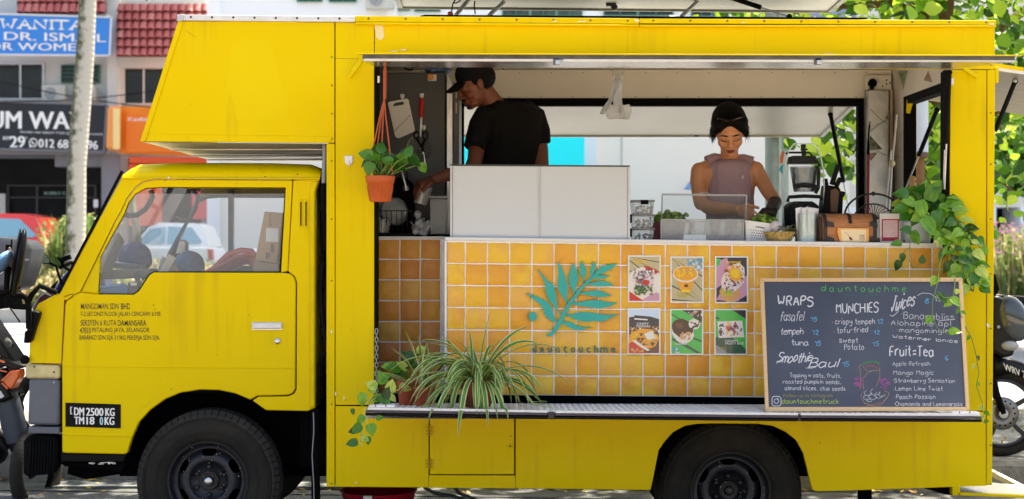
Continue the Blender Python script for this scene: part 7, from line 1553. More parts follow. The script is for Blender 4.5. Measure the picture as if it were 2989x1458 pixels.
CWH = mat('white_chalk', lin((214, 216, 222)), .95, noise=.22, scale=220); CGR = mat('green_chalk', lin((84, 178, 84)), .95, noise=.2, scale=200); CBL = mat('blue_chalk', lin((92, 176, 220)), .95, noise=.2, scale=200); CYE = mat('yellow_chalk', lin((168, 196, 80)), .95, noise=.2, scale=200); CPK = mat('pink_chalk', lin((190, 92, 178)), .95, noise=.2, scale=200); CTN = mat('tan_chalk', lin((184, 146, 112)), .95, noise=.2, scale=200); CTE = mat('teal_chalk', lin((34, 132, 120)), .95, noise=.2, scale=200)
def ck(lines, material, name='chalk_writing'):
 for i, (t_, a, b, c_, d_, w, *o) in enumerate(lines):
  m = MB(); strokes(t_, a, b, c_, d_, bf, w * (.0014 if w > 3.3 else .00108), m, jit=.35, skew=(o[0] if o else 0), slope=(o[1] if len(o) > 1 else 0), seed=i, gap=(o[2] if len(o) > 2 else 2.2))
  ob(name, m, material, cbd, recalc=False)
ck([('dauntouchme', 592, 1330, 98, 152, 3.2, 0, 4, 5)], CGR, 'chalk_title')
ck([('murrysr', 800, 1080, 178, 192, 1.6, 0, 0, 6)], CTE, 'chalk_subtitle')
ck([('WRAPS', 214, 518, 190, 272, 4.6, 0, 8)], CWH, 'chalk_heading'); ck([('MUNCHIES', 722, 1090, 262, 345, 3.8, 0, -8)], CWH, 'chalk_heading'); ck([('Juices', 1196, 1400, 205, 330, 3.8, 30, -60)], CWH, 'chalk_heading')
ck([('Smoothie', 200, 500, 692, 775, 3.4, 30, -10, 1.2), ('Baul', 480, 730, 740, 815, 3.4, 30, -5, 1.2)], CWH, 'chalk_heading'); ck([('Fruit=Tea', 1190, 1570, 630, 716, 4.0, 0, 5)], CWH, 'chalk_heading')
ck([('fasafel', 228, 430, 330, 412, 2.6, 14, 0, 1.2), ('tempeh', 234, 430, 472, 528, 2.8, 8, 0, 1.2), ('tuna', 330, 478, 574, 625, 3, 0, 0, 1.5), ('crispy tempeh', 712, 1056, 390, 438, 2.4), ('tofu-fried', 728, 996, 470, 518, 2.4, 0, -10), ('sweet', 748, 910, 556, 602, 2.4), ('Potato', 792, 962, 616, 664, 2.4, 0, -4),
 ('Bananabliss', 1310, 1750, 334, 392, 2.1, 0, 14), ('Alohapine apl', 1200, 1720, 404, 450, 2.1, 0, 6), ('mangomingle', 1272, 1700, 470, 512, 2.0, 0, 6), ('Watermer lonice', 1214, 1780, 530, 560, 2.4, 0, 44),
 ('Topping w oats, fruits,', 316, 764, 866, 902, 1.9, 0, 6), ('roasted pumpkin seeds,', 256, 762, 922, 958, 1.9, 0, 4), ('almond slices, chia seeds', 272, 800, 978, 1014, 1.9, 0, 6)], CWH)
ck([('Apple Refresh', 1214, 1538, 766, 802, 1.7), ('Mango Magic', 1222, 1572, 842, 880, 2), ('Strawberry Sensation', 1228, 1756, 914, 948, 2, 0, 2), ('Lemon Lime Twist', 1236, 1650, 984, 1020, 1.9), ('Peach Passion', 1244, 1586, 1054, 1092, 2), ('Chamomile and Lemongrass', 1238, 1822, 1118, 1152, 2, 0, 2)] + [('.', a, a + 6, b, b + 4, 3) for a, b in ((196, 378), (194, 496), (262, 604), (680, 420), (696, 504), (702, 580), (1288, 346), (1172, 424), (1244, 486), (1186, 538), (1200, 780), (1206, 852), (1212, 926), (1216, 1006), (1218, 1076), (1220, 1134))], CWH)
ck([('15', 500, 552, 378, 416, 3), ('12', 512, 566, 492, 530, 3), ('15', 534, 586, 586, 626, 3), ('12', 1080, 1130, 398, 436, 2.8), ('12', 1050, 1098, 494, 528, 2.8), ('15', 1040, 1094, 592, 632, 2.8), ('15', 776, 832, 768, 808, 2.8), ('8', 1498, 1530, 218, 262, 3), ('6', 1670, 1700, 712, 752, 2.8)], CBL, 'chalk_prices')
ck([('Follow us in instagram', 260, 690, 1048, 1076, 1.5)], mat('dim_yellow_chalk', lin((150, 150, 66)), .95), 'chalk_footer'); ck([('dauntouchmetruck', 248, 742, 1092, 1132, 2.4, 0, 0)], CYE, 'chalk_footer')
m = MB(); 
for q in ([(1430, 190), (1470, 168), (1540, 172), (1590, 205), (1596, 240)], [(1612, 210), (1630, 226), (1622, 244), (1612, 230)], [(1188, 390 - 30), (1215, 370), (1262, 330), (1250, 280)], [(1610, 412), (1700, 402), (1756, 398)], [(206, 784), (196, 776), (240, 752)], [(456, 822), (500, 824), (540, 816)]): ribbon(m, [bf(*p) for p in q], .0028)
rr_ = lambda x0, y0, x1, y1, k: [(x0 + k, y0), (x1 - k, y0), (x1, y0 + k), (x1, y1 - k), (x1 - k, y1), (x0 + k, y1), (x0, y1 - k), (x0, y0 + k), (x0 + k, y0)]
ribbon(m, [bf(*p) for p in rr_(160, 1070, 238, 1154, 14)], .0034); ribbon(m, [bf(198 + 20 * math.cos(a), 1112 + 20 * math.sin(a)) for a in [k / 12 * 6.283 for k in range(13)]], .003); ribbon(m, [bf(206, 1088), bf(216, 1084)], .003)
ob('chalk_flourish', m, CWH, cbd, recalc=False)
m = MB(); r = random.Random(14)
for cx, cy in ((905, 940), (1130, 960)):
 for k in range(12): a, b = cx + r.uniform(-40, 26), cy + r.uniform(-46, 50); ribbon(m, [bf(a, b), bf(a + 30, b - 14), bf(a + 14, b + 10), bf(a + 38, b + 4)], .0022)
ob('chalk_drawing', m, CPK, cbd, recalc=False)
m = MB()
for q in ([(930, 1010), (936, 900), (922, 800), (945, 792)], [(1098, 815), (1102, 900), (1070, 985)], [(945, 800), (990, 850), (1098, 840)], [(960, 1010), (950, 920), (990, 870), (1030, 850)], [(936, 1060), (950, 1110), (1000, 1150), (1060, 1156), (1120, 1140), (1160, 1080), (1180, 1050)], [(930, 1070), (960, 1030)], [(1140, 1020), (1184, 1040), (1176, 1066)], [(960, 1130), (1030, 1146), (1120, 1120)], [(1130, 1110), (1170, 1084)]): ribbon(m, [bf(*p) for p in q], .0020)
ob('chalk_drawing', m, CTN, cbd, recalc=False)
m = MB()
for a, b, c_ in ((990, 1080, 34), (1040, 1070, 40), (1090, 1060, 38), (1000, 1040, 36), (1060, 1030, 44), (1120, 1050, 30), (1010, 1100, 26)): ribbon(m, [bf(a + c_ * math.cos(t_) * .9, b + c_ * math.sin(t_) * .7) for t_ in [k / 12 * 6.283 for k in range(9)]], .0018)
ob('chalk_drawing', m, CWH, cbd, recalc=False)
m = MB(); 
for k in range(12): a = 955 + k * 12; b = 790 - 18 * math.sin((a - 950) / 150 * 3.14); ribbon(m, [bf(a, b + r.uniform(-5, 5)), bf(a + 10, b - 14), bf(a + 16, b + 4)], .002)
ob('chalk_drawing', m, CGR, cbd, recalc=False)
m = MB()
for k in range(9): a = 975 + k * 13; b = 800 + r.uniform(-14, 14); ribbon(m, [bf(a, b), bf(a + 14, b + 8), bf(a + 4, b + 14)], .002)
ob('chalk_drawing', m, mat('red_chalk', lin((190, 96, 84)), .95), cbd, recalc=False)
# ================================================================== PLANTS
def heart_leaf(seed, curl=.18):
 r = random.Random(seed); m = MB(); rows = [(.0, .0), (.06, .30), (.22, .44), (.45, .42), (.68, .28), (.86, .12), (1.0, .0)]
 for y, w in rows:
  z = -curl * y * y + .03; k = w * r.uniform(.92, 1.06)
  m.v += [(-k, y - (.10 if y < .1 else 0), z + k * .28), (-k * .5, y, z + k * .08), (0, y, z), (k * .5, y, z + k * .08), (k, y - (.10 if y < .1 else 0), z + k * .28)]
 for i in range(len(rows) - 1):
  for j in range(4): q = i * 5 + j; m.f.append((q, q + 1, q + 6, q + 5)); m.mi.append(0)
 return m.mesh('leaf', LEAF, 'all', recalc=False)
HL = [heart_leaf(k, c) for k, c in enumerate((.1, .2, .3, .42))]
HLD = []
for me in HL: k = me.copy(); k.materials[0] = LEAFD; HLD.append(k)
def leaf_at(parent, p, d, n, s, r, dark=False, stem=None):
 me = r.choice(HLD if dark else HL); o = place('leaf', me, Matrix.Translation(p) @ frame(d, n) @ Matrix.Diagonal((s * r.uniform(.85, 1.1), s, s, 1)), parent); return o
PY = -.14
t = thing('hanging_plant', 'pothos in an orange plastic pot hanging from cords at the left of the opening', 'plant', P(1110, 590, PY))
c = P(1109.5, 590, PY); k = M_(1, PY)
m = MB(); m.lathe(c, [(28 * k, 0), (29.5 * k, 1 * k), (38 * k, 54 * k), (40.5 * k, 55 * k), (43.5 * k, 74 * k), (43 * k, 76 * k), (40 * k, 74 * k), (36 * k, 52 * k)], 'Z', 36, cap=False); ob('pot', m, TERRA, t, smooth='all')
m = MB(); m.lathe(c + Vector((0, 0, 66 * k)), [(0, .002), (39 * k, 0)], 'Z', 24, cap=False); ob('soil', m, SOIL, t)
for j in range(8):
 a = j / 8 * 6.283; m = MB(); m.tube([c + Vector((math.cos(a) * 29.5 * k, math.sin(a) * 29.5 * k, 2 * k)), c + Vector((math.cos(a + .12) * 35 * k, math.sin(a + .12) * 35 * k, 30 * k)), c + Vector((math.cos(a) * 37.6 * k, math.sin(a) * 37.6 * k, 50 * k))], .0028, 5); ob('pot_rib', m, TERRA, t, smooth=True)
CORD = mat('orange_brown_cord', lin((178, 84, 48)), .6)
top = P(1124, 196, PY)
for q in ((1071, 517), (1147, 517), (1090, 512), (1112, 520)):
 m = MB(); m.tube([P(1124, 198, PY), P(1122, 290, PY), P(1118 + (q[0] - 1109) * .18, 330, PY), P(*q, PY + (0 if q[0] in (1071, 1147) else .05))], .0038, 6); ob('cord', m, CORD, t)
m = MB(); m.tube([P(1124, 190, PY), P(1124, 208, PY), P(1123, 290, PY)], [.004, .010, .008], 8); ob('hook', m, CORD, t, smooth=True)
r = random.Random(31)
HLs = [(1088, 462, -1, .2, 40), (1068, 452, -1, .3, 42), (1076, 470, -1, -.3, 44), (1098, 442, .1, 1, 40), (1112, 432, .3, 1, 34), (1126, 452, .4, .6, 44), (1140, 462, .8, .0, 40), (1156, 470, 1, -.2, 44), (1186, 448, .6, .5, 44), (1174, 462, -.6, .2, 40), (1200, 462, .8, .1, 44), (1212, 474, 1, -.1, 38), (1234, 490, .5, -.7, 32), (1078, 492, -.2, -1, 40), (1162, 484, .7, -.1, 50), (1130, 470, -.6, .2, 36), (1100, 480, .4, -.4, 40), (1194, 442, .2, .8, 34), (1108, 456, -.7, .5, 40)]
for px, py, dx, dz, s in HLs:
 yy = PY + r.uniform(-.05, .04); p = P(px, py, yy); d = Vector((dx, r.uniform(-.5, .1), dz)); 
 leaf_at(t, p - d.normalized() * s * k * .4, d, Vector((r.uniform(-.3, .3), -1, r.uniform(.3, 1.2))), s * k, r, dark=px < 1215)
 m = MB(); b = c + Vector((r.uniform(-.03, .03), r.uniform(-.03, .03), 64 * k)); m.tube([b, (b + p) / 2 + Vector((dx * .01, 0, .02)), p - d.normalized() * s * k * .4], .0025, 5); ob('stem', m, STEM, t)
t = thing('trailing_pothos', 'large trailing variegated pothos in a white pot at the right end of the counter', 'plant', P(2680, 713, .14))
m = MB(); q = M_(1, .16); m.lathe(P(2678, 713, .16), [(33 * q, 0), (35 * q, 2 * q), (43 * q, 60 * q), (44 * q, 66 * q), (41 * q, 66 * q), (38 * q, 58 * q)], 'Z', 32, cap=False); ob('pot', m, mat('pale_grey_pot', lin((196, 206, 214)), .35), t, smooth='all')
m = MB(); m.lathe(P(2678, 656, .16), [(0, .002), (38 * q, 0)], 'Z', 24, cap=False); ob('soil', m, SOIL, t)
r = random.Random(77); nl = 0
def vine(pts, parent, step=26, s=(24, 44), rad=.003, both=True, dark=0, seed=0, every=1.0):
 rr = random.Random(seed); V = [P(*p) for p in pts]; m = MB(); m.tube(V, [rad * (1 - .5 * i / len(V)) for i in range(len(V))], 6); ob('stem', m, STEM, parent, smooth=True)
 side = 1
 for a, b in zip(V, V[1:]):
  L_ = (b - a).length; n = max(1, int(L_ / (step * .00185)))
  for i in range(n):
   if rr.random() > every: continue
   p = a.lerp(b, (i + rr.random()) / n); side = -side; dd = (b - a).normalized()
   d = Vector((side * rr.uniform(.4, 1.1), rr.uniform(-.6, .1), rr.uniform(-1.0, .3))) + dd * .3; sz = rr.uniform(*s) * .00155
   q_ = p + d.normalized() * sz * .35; mm = MB(); mm.tube([p, q_], .0015, 4); ob('petiole', mm, STEM, parent)
   leaf_at(parent, q_, d, Vector((rr.uniform(-.5, .5), -1, rr.uniform(.2, 1.0))), sz, rr, dark=rr.random() < dark)
for _ in range(165):
 u = r.random(); cx = 2640 + u * 150 + r.gauss(0, 14); cy = 572 + u * 22 + r.gauss(0, 26) + max(0, u - .6) * 120; yy = .10 + r.uniform(-.16, .10)
 if cy < 540 + abs(u - .45) * 60 or (cx < 2690 and cy > 655): continue
 d = Vector((r.uniform(-1, 1) + (u - .4), r.uniform(-.9, .0), r.uniform(-.9, .5))); s = r.uniform(28, 50) * .00165
 leaf_at(t, P(cx, cy, yy) - d.normalized() * s * .4, d, Vector((r.uniform(-.4, .4), -1, r.uniform(.3, 1.2))), s, r, dark=r.random() < .3)
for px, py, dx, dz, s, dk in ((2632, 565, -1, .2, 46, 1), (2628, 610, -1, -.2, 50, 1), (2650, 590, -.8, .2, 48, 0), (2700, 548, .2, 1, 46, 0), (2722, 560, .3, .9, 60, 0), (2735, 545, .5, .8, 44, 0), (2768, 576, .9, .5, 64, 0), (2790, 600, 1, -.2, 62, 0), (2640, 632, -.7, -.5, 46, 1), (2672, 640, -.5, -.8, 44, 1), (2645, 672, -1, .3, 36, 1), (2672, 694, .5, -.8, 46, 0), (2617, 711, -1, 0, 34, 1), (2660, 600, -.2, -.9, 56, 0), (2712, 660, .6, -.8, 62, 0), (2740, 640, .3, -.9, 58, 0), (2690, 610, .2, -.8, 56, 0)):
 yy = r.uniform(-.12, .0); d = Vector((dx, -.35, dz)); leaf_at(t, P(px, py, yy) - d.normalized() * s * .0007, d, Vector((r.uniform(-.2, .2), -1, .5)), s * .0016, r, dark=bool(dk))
vine([(2740, 600, .05), (2770, 660, -.06), (2790, 720, -.10), (2800, 790, -.12), (2830, 850, -.12)], t, 13, (30, 52), seed=1)
vine([(2760, 610, .0), (2800, 650, -.08), (2830, 700, -.12), (2840, 760, -.12), (2852, 830, -.12)], t, 12, (26, 48), seed=2)
vine([(2720, 620, .0), (2755, 690, -.1), (2770, 740, -.12), (2790, 800, -.14)], t, 14, (28, 46), seed=3)
vine([(2800, 660, -.08), (2850, 690, -.1), (2862, 740, -.1), (2840, 800, -.1), (2820, 850, -.12)], t, 13, (26, 44), seed=4)
vine([(2780, 640, -.02), (2820, 690, -.1), (2845, 770, -.13), (2858, 840, -.14)], t, 11, (26, 46), seed=11, dark=.4)
vine([(2750, 650, -.02), (2775, 720, -.12), (2805, 770, -.15), (2825, 830, -.16)], t, 12, (26, 44), seed=12, dark=.3)
vine([(2660, 650, -.02), (2656, 700, -.08), (2655, 760, -.09), (2664, 784, -.09)], t, 40, (20, 30), seed=5, every=.3)
for px, py, dx, dz, s in ((2632, 742, .2, -1, 26), (2624, 762, -.3, -1, 32), (2690, 768, .1, 1, 26)): leaf_at(t, P(px, py, -.08), Vector((dx, -.1, dz)), Vector((0, -1, .3)), s * .0017, r, dark=True)
m = MB(); m.tube([P(2655, 724, -.08), P(2640, 735, -.08), P(2628, 752, -.08)], .002, 5); ob('stem', m, STEM, t)
m = MB(); m.tube([P(2658, 776, -.09), P(2672, 782, -.09), P(2690, 770, -.08)], .002, 5); ob('stem', m, STEM, t)
vine([(2775, 700, -.12), (2745, 760, -.25), (2735, 830, -.42), (2722, 880, -.46), (2722, 930, -.50), (2738, 960, -.53), (2765, 975, -.56)], t, 52, (24, 38), seed=6, every=.75)
vine([(2790, 800, -.2), (2782, 870, -.45), (2800, 905, -.42), (2815, 950, -.3), (2836, 985, -.2), (2850, 1040, -.16), (2858, 1090, -.14), (2850, 1125, -.14), (2868, 1180, -.14), (2872, 1215, -.4), (2868, 1240, -.67)], t, 60, (12, 24), seed=7, every=.8)
vine([(2800, 900, -.40), (2780, 868, -.45), (2755, 870, -.47), (2738, 852, -.47)], t, 30, (26, 40), seed=8, every=.6)
LM = mat('spider_leaf_green', lin((92, 142, 52)), .4, noise=.25, scale=14, transl=.2); LE = mat('spider_leaf_margin', lin((204, 212, 150)), .45, noise=.15, scale=14, transl=.2)
sp_ = thing('spider_plant', 'large spider plant with arching striped leaves in a brown pot on the shelf', 'plant', P(1398, 1192, -.42))
yy = -.42; q = M_(1, yy); c = Vector((X(1395, yy), yy, SZ))
m = MB(); m.lathe(c, [(36 * q, 0), (38 * q, 3 * q), (52 * q, 70 * q), (54 * q, 82 * q), (50 * q, 82 * q), (46 * q, 66 * q)], 'Z', 36, cap=False); ob('pot', m, TERRB, sp_, smooth='all')
m = MB(); m.lathe(c + Vector((0, 0, 72 * q)), [(0, .002), (49 * q, 0)], 'Z', 24, cap=False); ob('soil', m, SOIL, sp_)
r = random.Random(19); base = c + Vector((0, 0, 74 * q))
for i in range(112):
 a = r.uniform(0, 6.283); up = r.uniform(.2, 2.7) if i > 8 else r.uniform(1.6, 3); L_ = r.uniform(.20, .44) * (1 if i > 12 else 1.0); dr = r.uniform(.6, 2.8) if i > 12 else r.uniform(.3, 1.2)
 d = (math.cos(a) * 1.35, math.sin(a) * .75 - .15, up)
 strap('leaf', base + Vector((r.uniform(-.03, .03), r.uniform(-.03, .03), 0)), d, L_, r.uniform(.014, .026), dr, [LM, LE], sp_, n=10, twist=r.uniform(-1.2, 1.2))
for (dx, dy, dz, L_, dr) in ((-1.0, -.1, 1.0, .50, .9), (1.4, -.1, .9, .52, .8), (1.2, .0, .35, .46, 1.4), (.25, -.1, 2, .36, .4), (-.9, .0, 1.8, .40, .9), (-.4, -1.3, .9, .48, 2.4), (.3, -1.4, .8, .44, 2.6), (-1.1, -1.1, .9, .50, 2.2), (.8, -1.2, .7, .46, 2.4), (.9, 0, 1.2, .52, .9), (-1.3, 0, .9, .42, 1.4), (-.5, -.6, .8, .40, 3.2), (.1, -.8, .6, .38, 3.4), (1.3, -.3, .4, .52, 1.6), (.0, -.6, 1.0, .42, 3.2), (-1.2, -.4, .6, .46, 2.2)):
 strap('leaf', base, (dx, dy, dz), L_, .025, dr, [LM, LE], sp_, n=12, twist=r.uniform(-.8, .8))
def simplepot(px, yy, w0, w1, h, material, t):
 q = M_(1, yy); c = Vector((X(px, yy), yy, SZ - .034 * (yy - SY) / .75)); m = MB(); m.lathe(c, [(w0 * q, 0), (w0 * q * 1.04, 2 * q), (w1 * q * .94, h * .78 * q), (w1 * q, h * .8 * q), (w1 * q * 1.04, h * q), (w1 * q * .95, h * q), (w1 * q * .88, h * .75 * q)], 'Z', 28, cap=False); ob('pot', m, material, t, smooth='all')
 m = MB(); m.lathe(c + Vector((0, 0, h * .85 * q)), [(0, .002), (w1 * q * .93, 0)], 'Z', 20, cap=False); ob('soil', m, SOIL, t); return c + Vector((0, 0, h * .88 * q))
TERC = mat('rust_red_pot', lin((172, 74, 44)), .5, noise=.2, scale=12)
sn = thing('snake_plant', 'snake plant with yellow edged mottled leaves in a small rust red pot', 'plant', P(1235, 1165, -.2))
b = simplepot(1238, -.22, 22, 32, 58, TERC, sn); SNG = mat('snake_leaf', lin((54, 84, 50)), .4, col2=lin((120, 140, 96)), scale=16, stretch=(1, 1, 5)); SNY = mat('snake_leaf_margin', lin((206, 196, 104)), .4)
r = random.Random(5)
for dx, dz, L_ in ((-.35, 1.6, .30), (-.2, 2, .27), (-.6, 1.2, .26), (.1, 2, .24), (.45, 1.5, .26), (-1, .7, .26), (-.9, .4, .24), (.8, 1.2, .28), (.2, 1.5, .2), (-.7, 1.6, .22), (.5, .8, .2), (-1.1, .2, .20)):
 strap('leaf', b + Vector((dx * .02, r.uniform(-.02, .02), 0)), (dx, r.uniform(-.4, .1), dz), L_, .040, r.uniform(.0, .4), [SNG, SNY], sn, n=9, twist=r.uniform(-.5, .5), w0=.6, fold=.12)
pp = thing('small_pothos', 'small pothos in a tall rust red pot trailing over the left end of the shelf', 'plant', P(1190, 1160, -.08))
b = simplepot(1190, -.10, 24, 31, 74, TERC, pp); r = random.Random(8)
for px, py, dx, dz, s in ((1175, 1068, -.6, .4, 40), (1190, 1048, .2, 1, 44), (1205, 1042, .8, .5, 44), (1222, 1040, .8, .6, 40), (1150, 1075, -1, .1, 42), (1135, 1072, -1, .2, 40), (1160, 1092, -.5, -.6, 34), (1178, 1100, .1, -1, 34), (1200, 1066, .9, .0, 40), (1180, 1040, -.4, .9, 34), (1230, 1022, .8, .3, 34)):
 d = Vector((dx, -.3, dz)); yq = -.12 + r.uniform(-.04, .03); p = P(px, py, yq) - d.normalized() * s * .0007; leaf_at(pp, p, d, Vector((r.uniform(-.3, .3), -1, r.uniform(.3, 1))), s * .0017, r, dark=r.random() < .5)
 m = MB(); m.tube([b, (b + p) / 2 + Vector((0, -.01, .02)), p], .002, 5); ob('stem', m, STEM, pp)
vine([(1195, 1110, -.12), (1170, 1145, -.25), (1140, 1150, -.35), (1105, 1152, -.5), (1085, 1166, -.62), (1068, 1200, -.68), (1056, 1240, -.69), (1052, 1290, -.69)], pp, 34, (24, 42), seed=3, every=.95)
for px, py, dx, dz, s in ((1120, 1118, -.3, .9, 44), (1108, 1110, .8, .5, 42), (1125, 1162, .3, .9, 40), (1138, 1140, .2, .8, 40), (1098, 1130, -.6, .3, 36), (1063, 1150, -.3, -1, 44), (1084, 1145, .4, .9, 38), (1060, 1215, -.5, -.8, 34), (1080, 1240, .3, -1, 38), (1045, 1255, -1, -.2, 32), (1042, 1292, -1, -.1, 36), (1074, 1276, .1, -1, 26), (1028, 1195, .3, -.9, 20), (1100, 1222, .9, .2, 24)):
 yq = -.45 if py < 1160 else -.69; leaf_at(pp, P(px, py, yq), Vector((dx, -.2, dz)), Vector((r.uniform(-.3, .3), -1, .4)), s * .0015, r, dark=r.random() < .25)
for q in ([(1195, 1105), (1175, 1130), (1145, 1148), (1110, 1155), (1085, 1170)], [(1110, 1150), (1090, 1156), (1070, 1180)], [(1068, 1190), (1058, 1230), (1055, 1268), (1050, 1290), (1058, 1305)], [(1062, 1200), (1072, 1235)]):
 m = MB(); m.tube([P(a, b_, -.45 if b_ < 1160 else -.69) for a, b_ in q], .0022, 5); ob('runner', m, mat('pale_runner', lin((190, 192, 110)), .5), pp, smooth=True)
# ================================================================== PEOPLE
def V3(px, py, Y): return P(px, py, Y)
def head_parts(mb, M4, k=1.0, nose=1.0, chin=1.0):
 e = lambda c, *r: mb.ell(c, *r, n=14, mtx=M4 @ Matrix.Scale(k, 4))
 e((0, -.018, .035), .073, .090, .082); e((0, .012, .0), .066, .076, .088); e((0, .022, -.045), .056, .062, .058)
 e((0, .042, -.082), .036 * chin, .036, .024); e((0, .068, -.094), .018 * chin, .016, .014); e((.034, .052, -.032), .027, .028, .026); e((-.034, .052, -.032), .027, .028, .026)
 e((0, .066, .022), .048, .022, .020); e((.027, .074, .008), .022, .013, .007); e((-.027, .074, .008), .022, .013, .007)
 A = M4 @ Matrix.Scale(k, 4)
 mb.tube([A @ Vector(p) for p in ((0, .082, .008), (0, .092, -.010), (0, .100 + .004 * nose, -.026))], [.0075 * k, .0085 * k, .010 * k], 8)
 e((0, .100 + .003 * nose, -.030), .0125, .011, .0095); e((.011, .092, -.033), .008, .009, .007); e((-.011, .092, -.033), .008, .009, .007)
 e((0, .080, -.060), .024, .014, .017); e((.029, .070, -.005), .0145, .011, .009); e((-.029, .070, -.005), .0145, .011, .009)
 for s in (1, -1): e((s * .073, -.004, -.010), .009, .018, .029); e((s * .077, -.010, .004), .007, .014, .014)
def face_marks(t, M4, k, skin_lip, brow_m=HAIR, beard=False):
 A = M4 @ Matrix.Scale(k, 4); f = lambda *p: A @ Vector(p)
 for s in (1, -1):
  m = MB(); m.tube([f(s * .012, .091, .0165), f(s * .024, .092, .0215), f(s * .038, .083, .020), f(s * .047, .070, .013)], [.002 * k, .0032 * k, .003 * k, .0012 * k], 6); ob('eyebrow', m, brow_m, t, smooth=True)
  m = MB(); m.tube([f(s * .015, .0835, -.0085), f(s * .022, .0845, -.0115), f(s * .031, .0830, -.0125), f(s * .040, .0765, -.0100), f(s * .045, .070, -.0060)], [.0012 * k, .0018 * k, .0019 * k, .0016 * k, .0008 * k], 6); ob('eyelash', m, brow_m, t, smooth=True)
  m = MB(); m.tube([f(s * .016, .0838, .001), f(s * .028, .0835, .004), f(s * .042, .074, .000)], .0008 * k, 5); ob('eyelid_crease', m, mat('lid_crease', lin((84, 46, 34)), .6), t)
  m = MB(); m.ell((s * .0065, .1015, -.0385), .0032, .003, .0018, 8, A); ob('nostril', m, mat('nostril_dark', lin((50, 24, 18)), .7), t, smooth=True)
 m = MB(); m.tube([f(-.022, .082, -.0615), f(-.011, .0925, -.0575), f(0, .0945, -.0590), f(.011, .0925, -.0575), f(.022, .082, -.0615)], [.0012 * k, .0042 * k, .0042 * k, .0042 * k, .0012 * k], 8); ob('upper_lip', m, skin_lip, t, smooth=True)
 m = MB(); m.tube([f(-.020, .082, -.0640), f(-.010, .0905, -.0670), f(0, .0925, -.0680), f(.010, .0905, -.0670), f(.020, .082, -.0640)], [.0012 * k, .0045 * k, .0055 * k, .0045 * k, .0012 * k], 8); ob('lower_lip', m, skin_lip, t, smooth=True)
 m = MB(); m.tube([f(-.021, .0845, -.0625), f(0, .0965, -.0630), f(.021, .0845, -.0625)], .0009 * k, 5); ob('lip_line', m, mat('nostril_dark', lin((50, 24, 18)), .7), t)
def hand(mb, wrist, knuck, back, side, curls, thumb_dir, k=1.0, spread=.0, rads=.0078):
 """palm from wrist towards knuckles; back = direction of the back of the hand; side = towards the thumb"""
 w, n_ = Vector(wrist), Vector(back).normalized(); d = (Vector(knuck) - w).normalized(); s = Vector(side); s = (s - d * s.dot(d)).normalized(); n_ = d.cross(s) * (1 if d.cross(s).dot(n_) > 0 else -1)
 L_ = .088 * k; 
 mb.tube([w, w + d * L_ * .45, w + d * L_], [(.026 * k, .019 * k), (.038 * k, .016 * k), (.040 * k, .013 * k)], 12, up=n_)
 for i, (ln, off) in enumerate(((.072, .030), (.080, .011), (.075, -.009), (.060, -.028))):
  c = curls[i]; p = w + d * L_ * .94 + s * off * k; q = [p - d * .02]; dd = (d + s * (off * spread * 12)).normalized(); rr = [rads * k * 1.05]
  for fr_, j in ((.45, 1), (.30, 2), (.25, 3)):
   dd = (dd * math.cos(c) - n_ * math.sin(c)).normalized(); q.append(q[-1] + dd * ln * k * fr_ * (1.35 if j == 1 else 1)); rr.append(rads * k * (1 - .07 * j))
  mb.tube(q, rr, 8); mb.ell(q[-1], rr[-1], n=8)
 b = w + d * L_ * .22 + s * .024 * k; td = Vector(thumb_dir).normalized(); q = [b - s * .012 * k, b + (s * .5 + d * .3).normalized() * .022 * k]; q.append(q[-1] + (td + d * .3).normalized() * .034 * k); q.append(q[-1] + td * .028 * k)
 mb.tube(q, [.014 * k, .013 * k, .0105 * k, .0085 * k], 10); mb.ell(q[-1], .0085 * k, n=8)
def loft(mb, rows, n=20, p=2.4):      # rows: centre (px, py, Y), half width px, half depth m
 n0 = len(mb.v)
 for (cx, cy, Y), hw, hd in rows:
  c = P(cx, cy, Y); w = M_(hw, Y)
  for j in range(n):
   a = 2 * math.pi * j / n; ca, sa = math.cos(a), math.sin(a)
   mb.v.append((c.x + math.copysign(abs(ca) ** (2 / p), ca) * w, c.y + math.copysign(abs(sa) ** (2 / p), sa) * hd, c.z))
 for i in range(len(rows) - 1):
  for j in range(n): a, b = n0 + i * n + j, n0 + i * n + (j + 1) % n; mb.f.append((a, b, b + n, a + n)); mb.mi.append(0)
 mb.f += [tuple(n0 + j for j in range(n)), tuple(n0 + (len(rows) - 1) * n + j for j in range(n))[::-1]]; mb.mi += [0, 0]; return mb
def cloth_mat(name, col, stretch, strength, scale=3.0, rough=.9):
 m = bpy.data.materials.new(name); m.use_nodes = True; N = m.node_tree.nodes; L = m.node_tree.links; b = N['Principled BSDF']; b.inputs['Base Color'].default_value = (*col, 1); b.inputs['Roughness'].default_value = rough; b.inputs['Specular IOR Level'].default_value = .15
 tc = N.new('ShaderNodeTexCoord'); mp = N.new('ShaderNodeMapping'); mp.inputs['Scale'].default_value = stretch; L.new(tc.outputs['Object'], mp.inputs[0])
 n1 = N.new('ShaderNodeTexNoise'); n1.inputs['Scale'].default_value = scale; n1.inputs['Detail'].default_value = 3; n1.inputs['Distortion'].default_value = .6; L.new(mp.outputs[0], n1.inputs['Vector'])
 bp = N.new('ShaderNodeBump'); bp.inputs['Strength'].default_value = strength; bp.inputs['Distance'].default_value = .03; L.new(n1.outputs[0], bp.inputs['Height']); L.new(bp.outputs[0], b.inputs['Normal']); MATS[name] = m; return m
FLZ = Z(1195)
wy = .86
wm = thing('person', 'woman in a mauve sleeveless top bending over the counter, one hand in a black glove', 'person', (X(2130, wy), wy, FLZ))
HM = Matrix.Translation(P(2129, 384, wy - .06)) @ Matrix.Rotation(R(176), 4, 'Z') @ Matrix.Rotation(R(-31), 4, 'X') @ Matrix.Rotation(R(3), 4, 'Y')
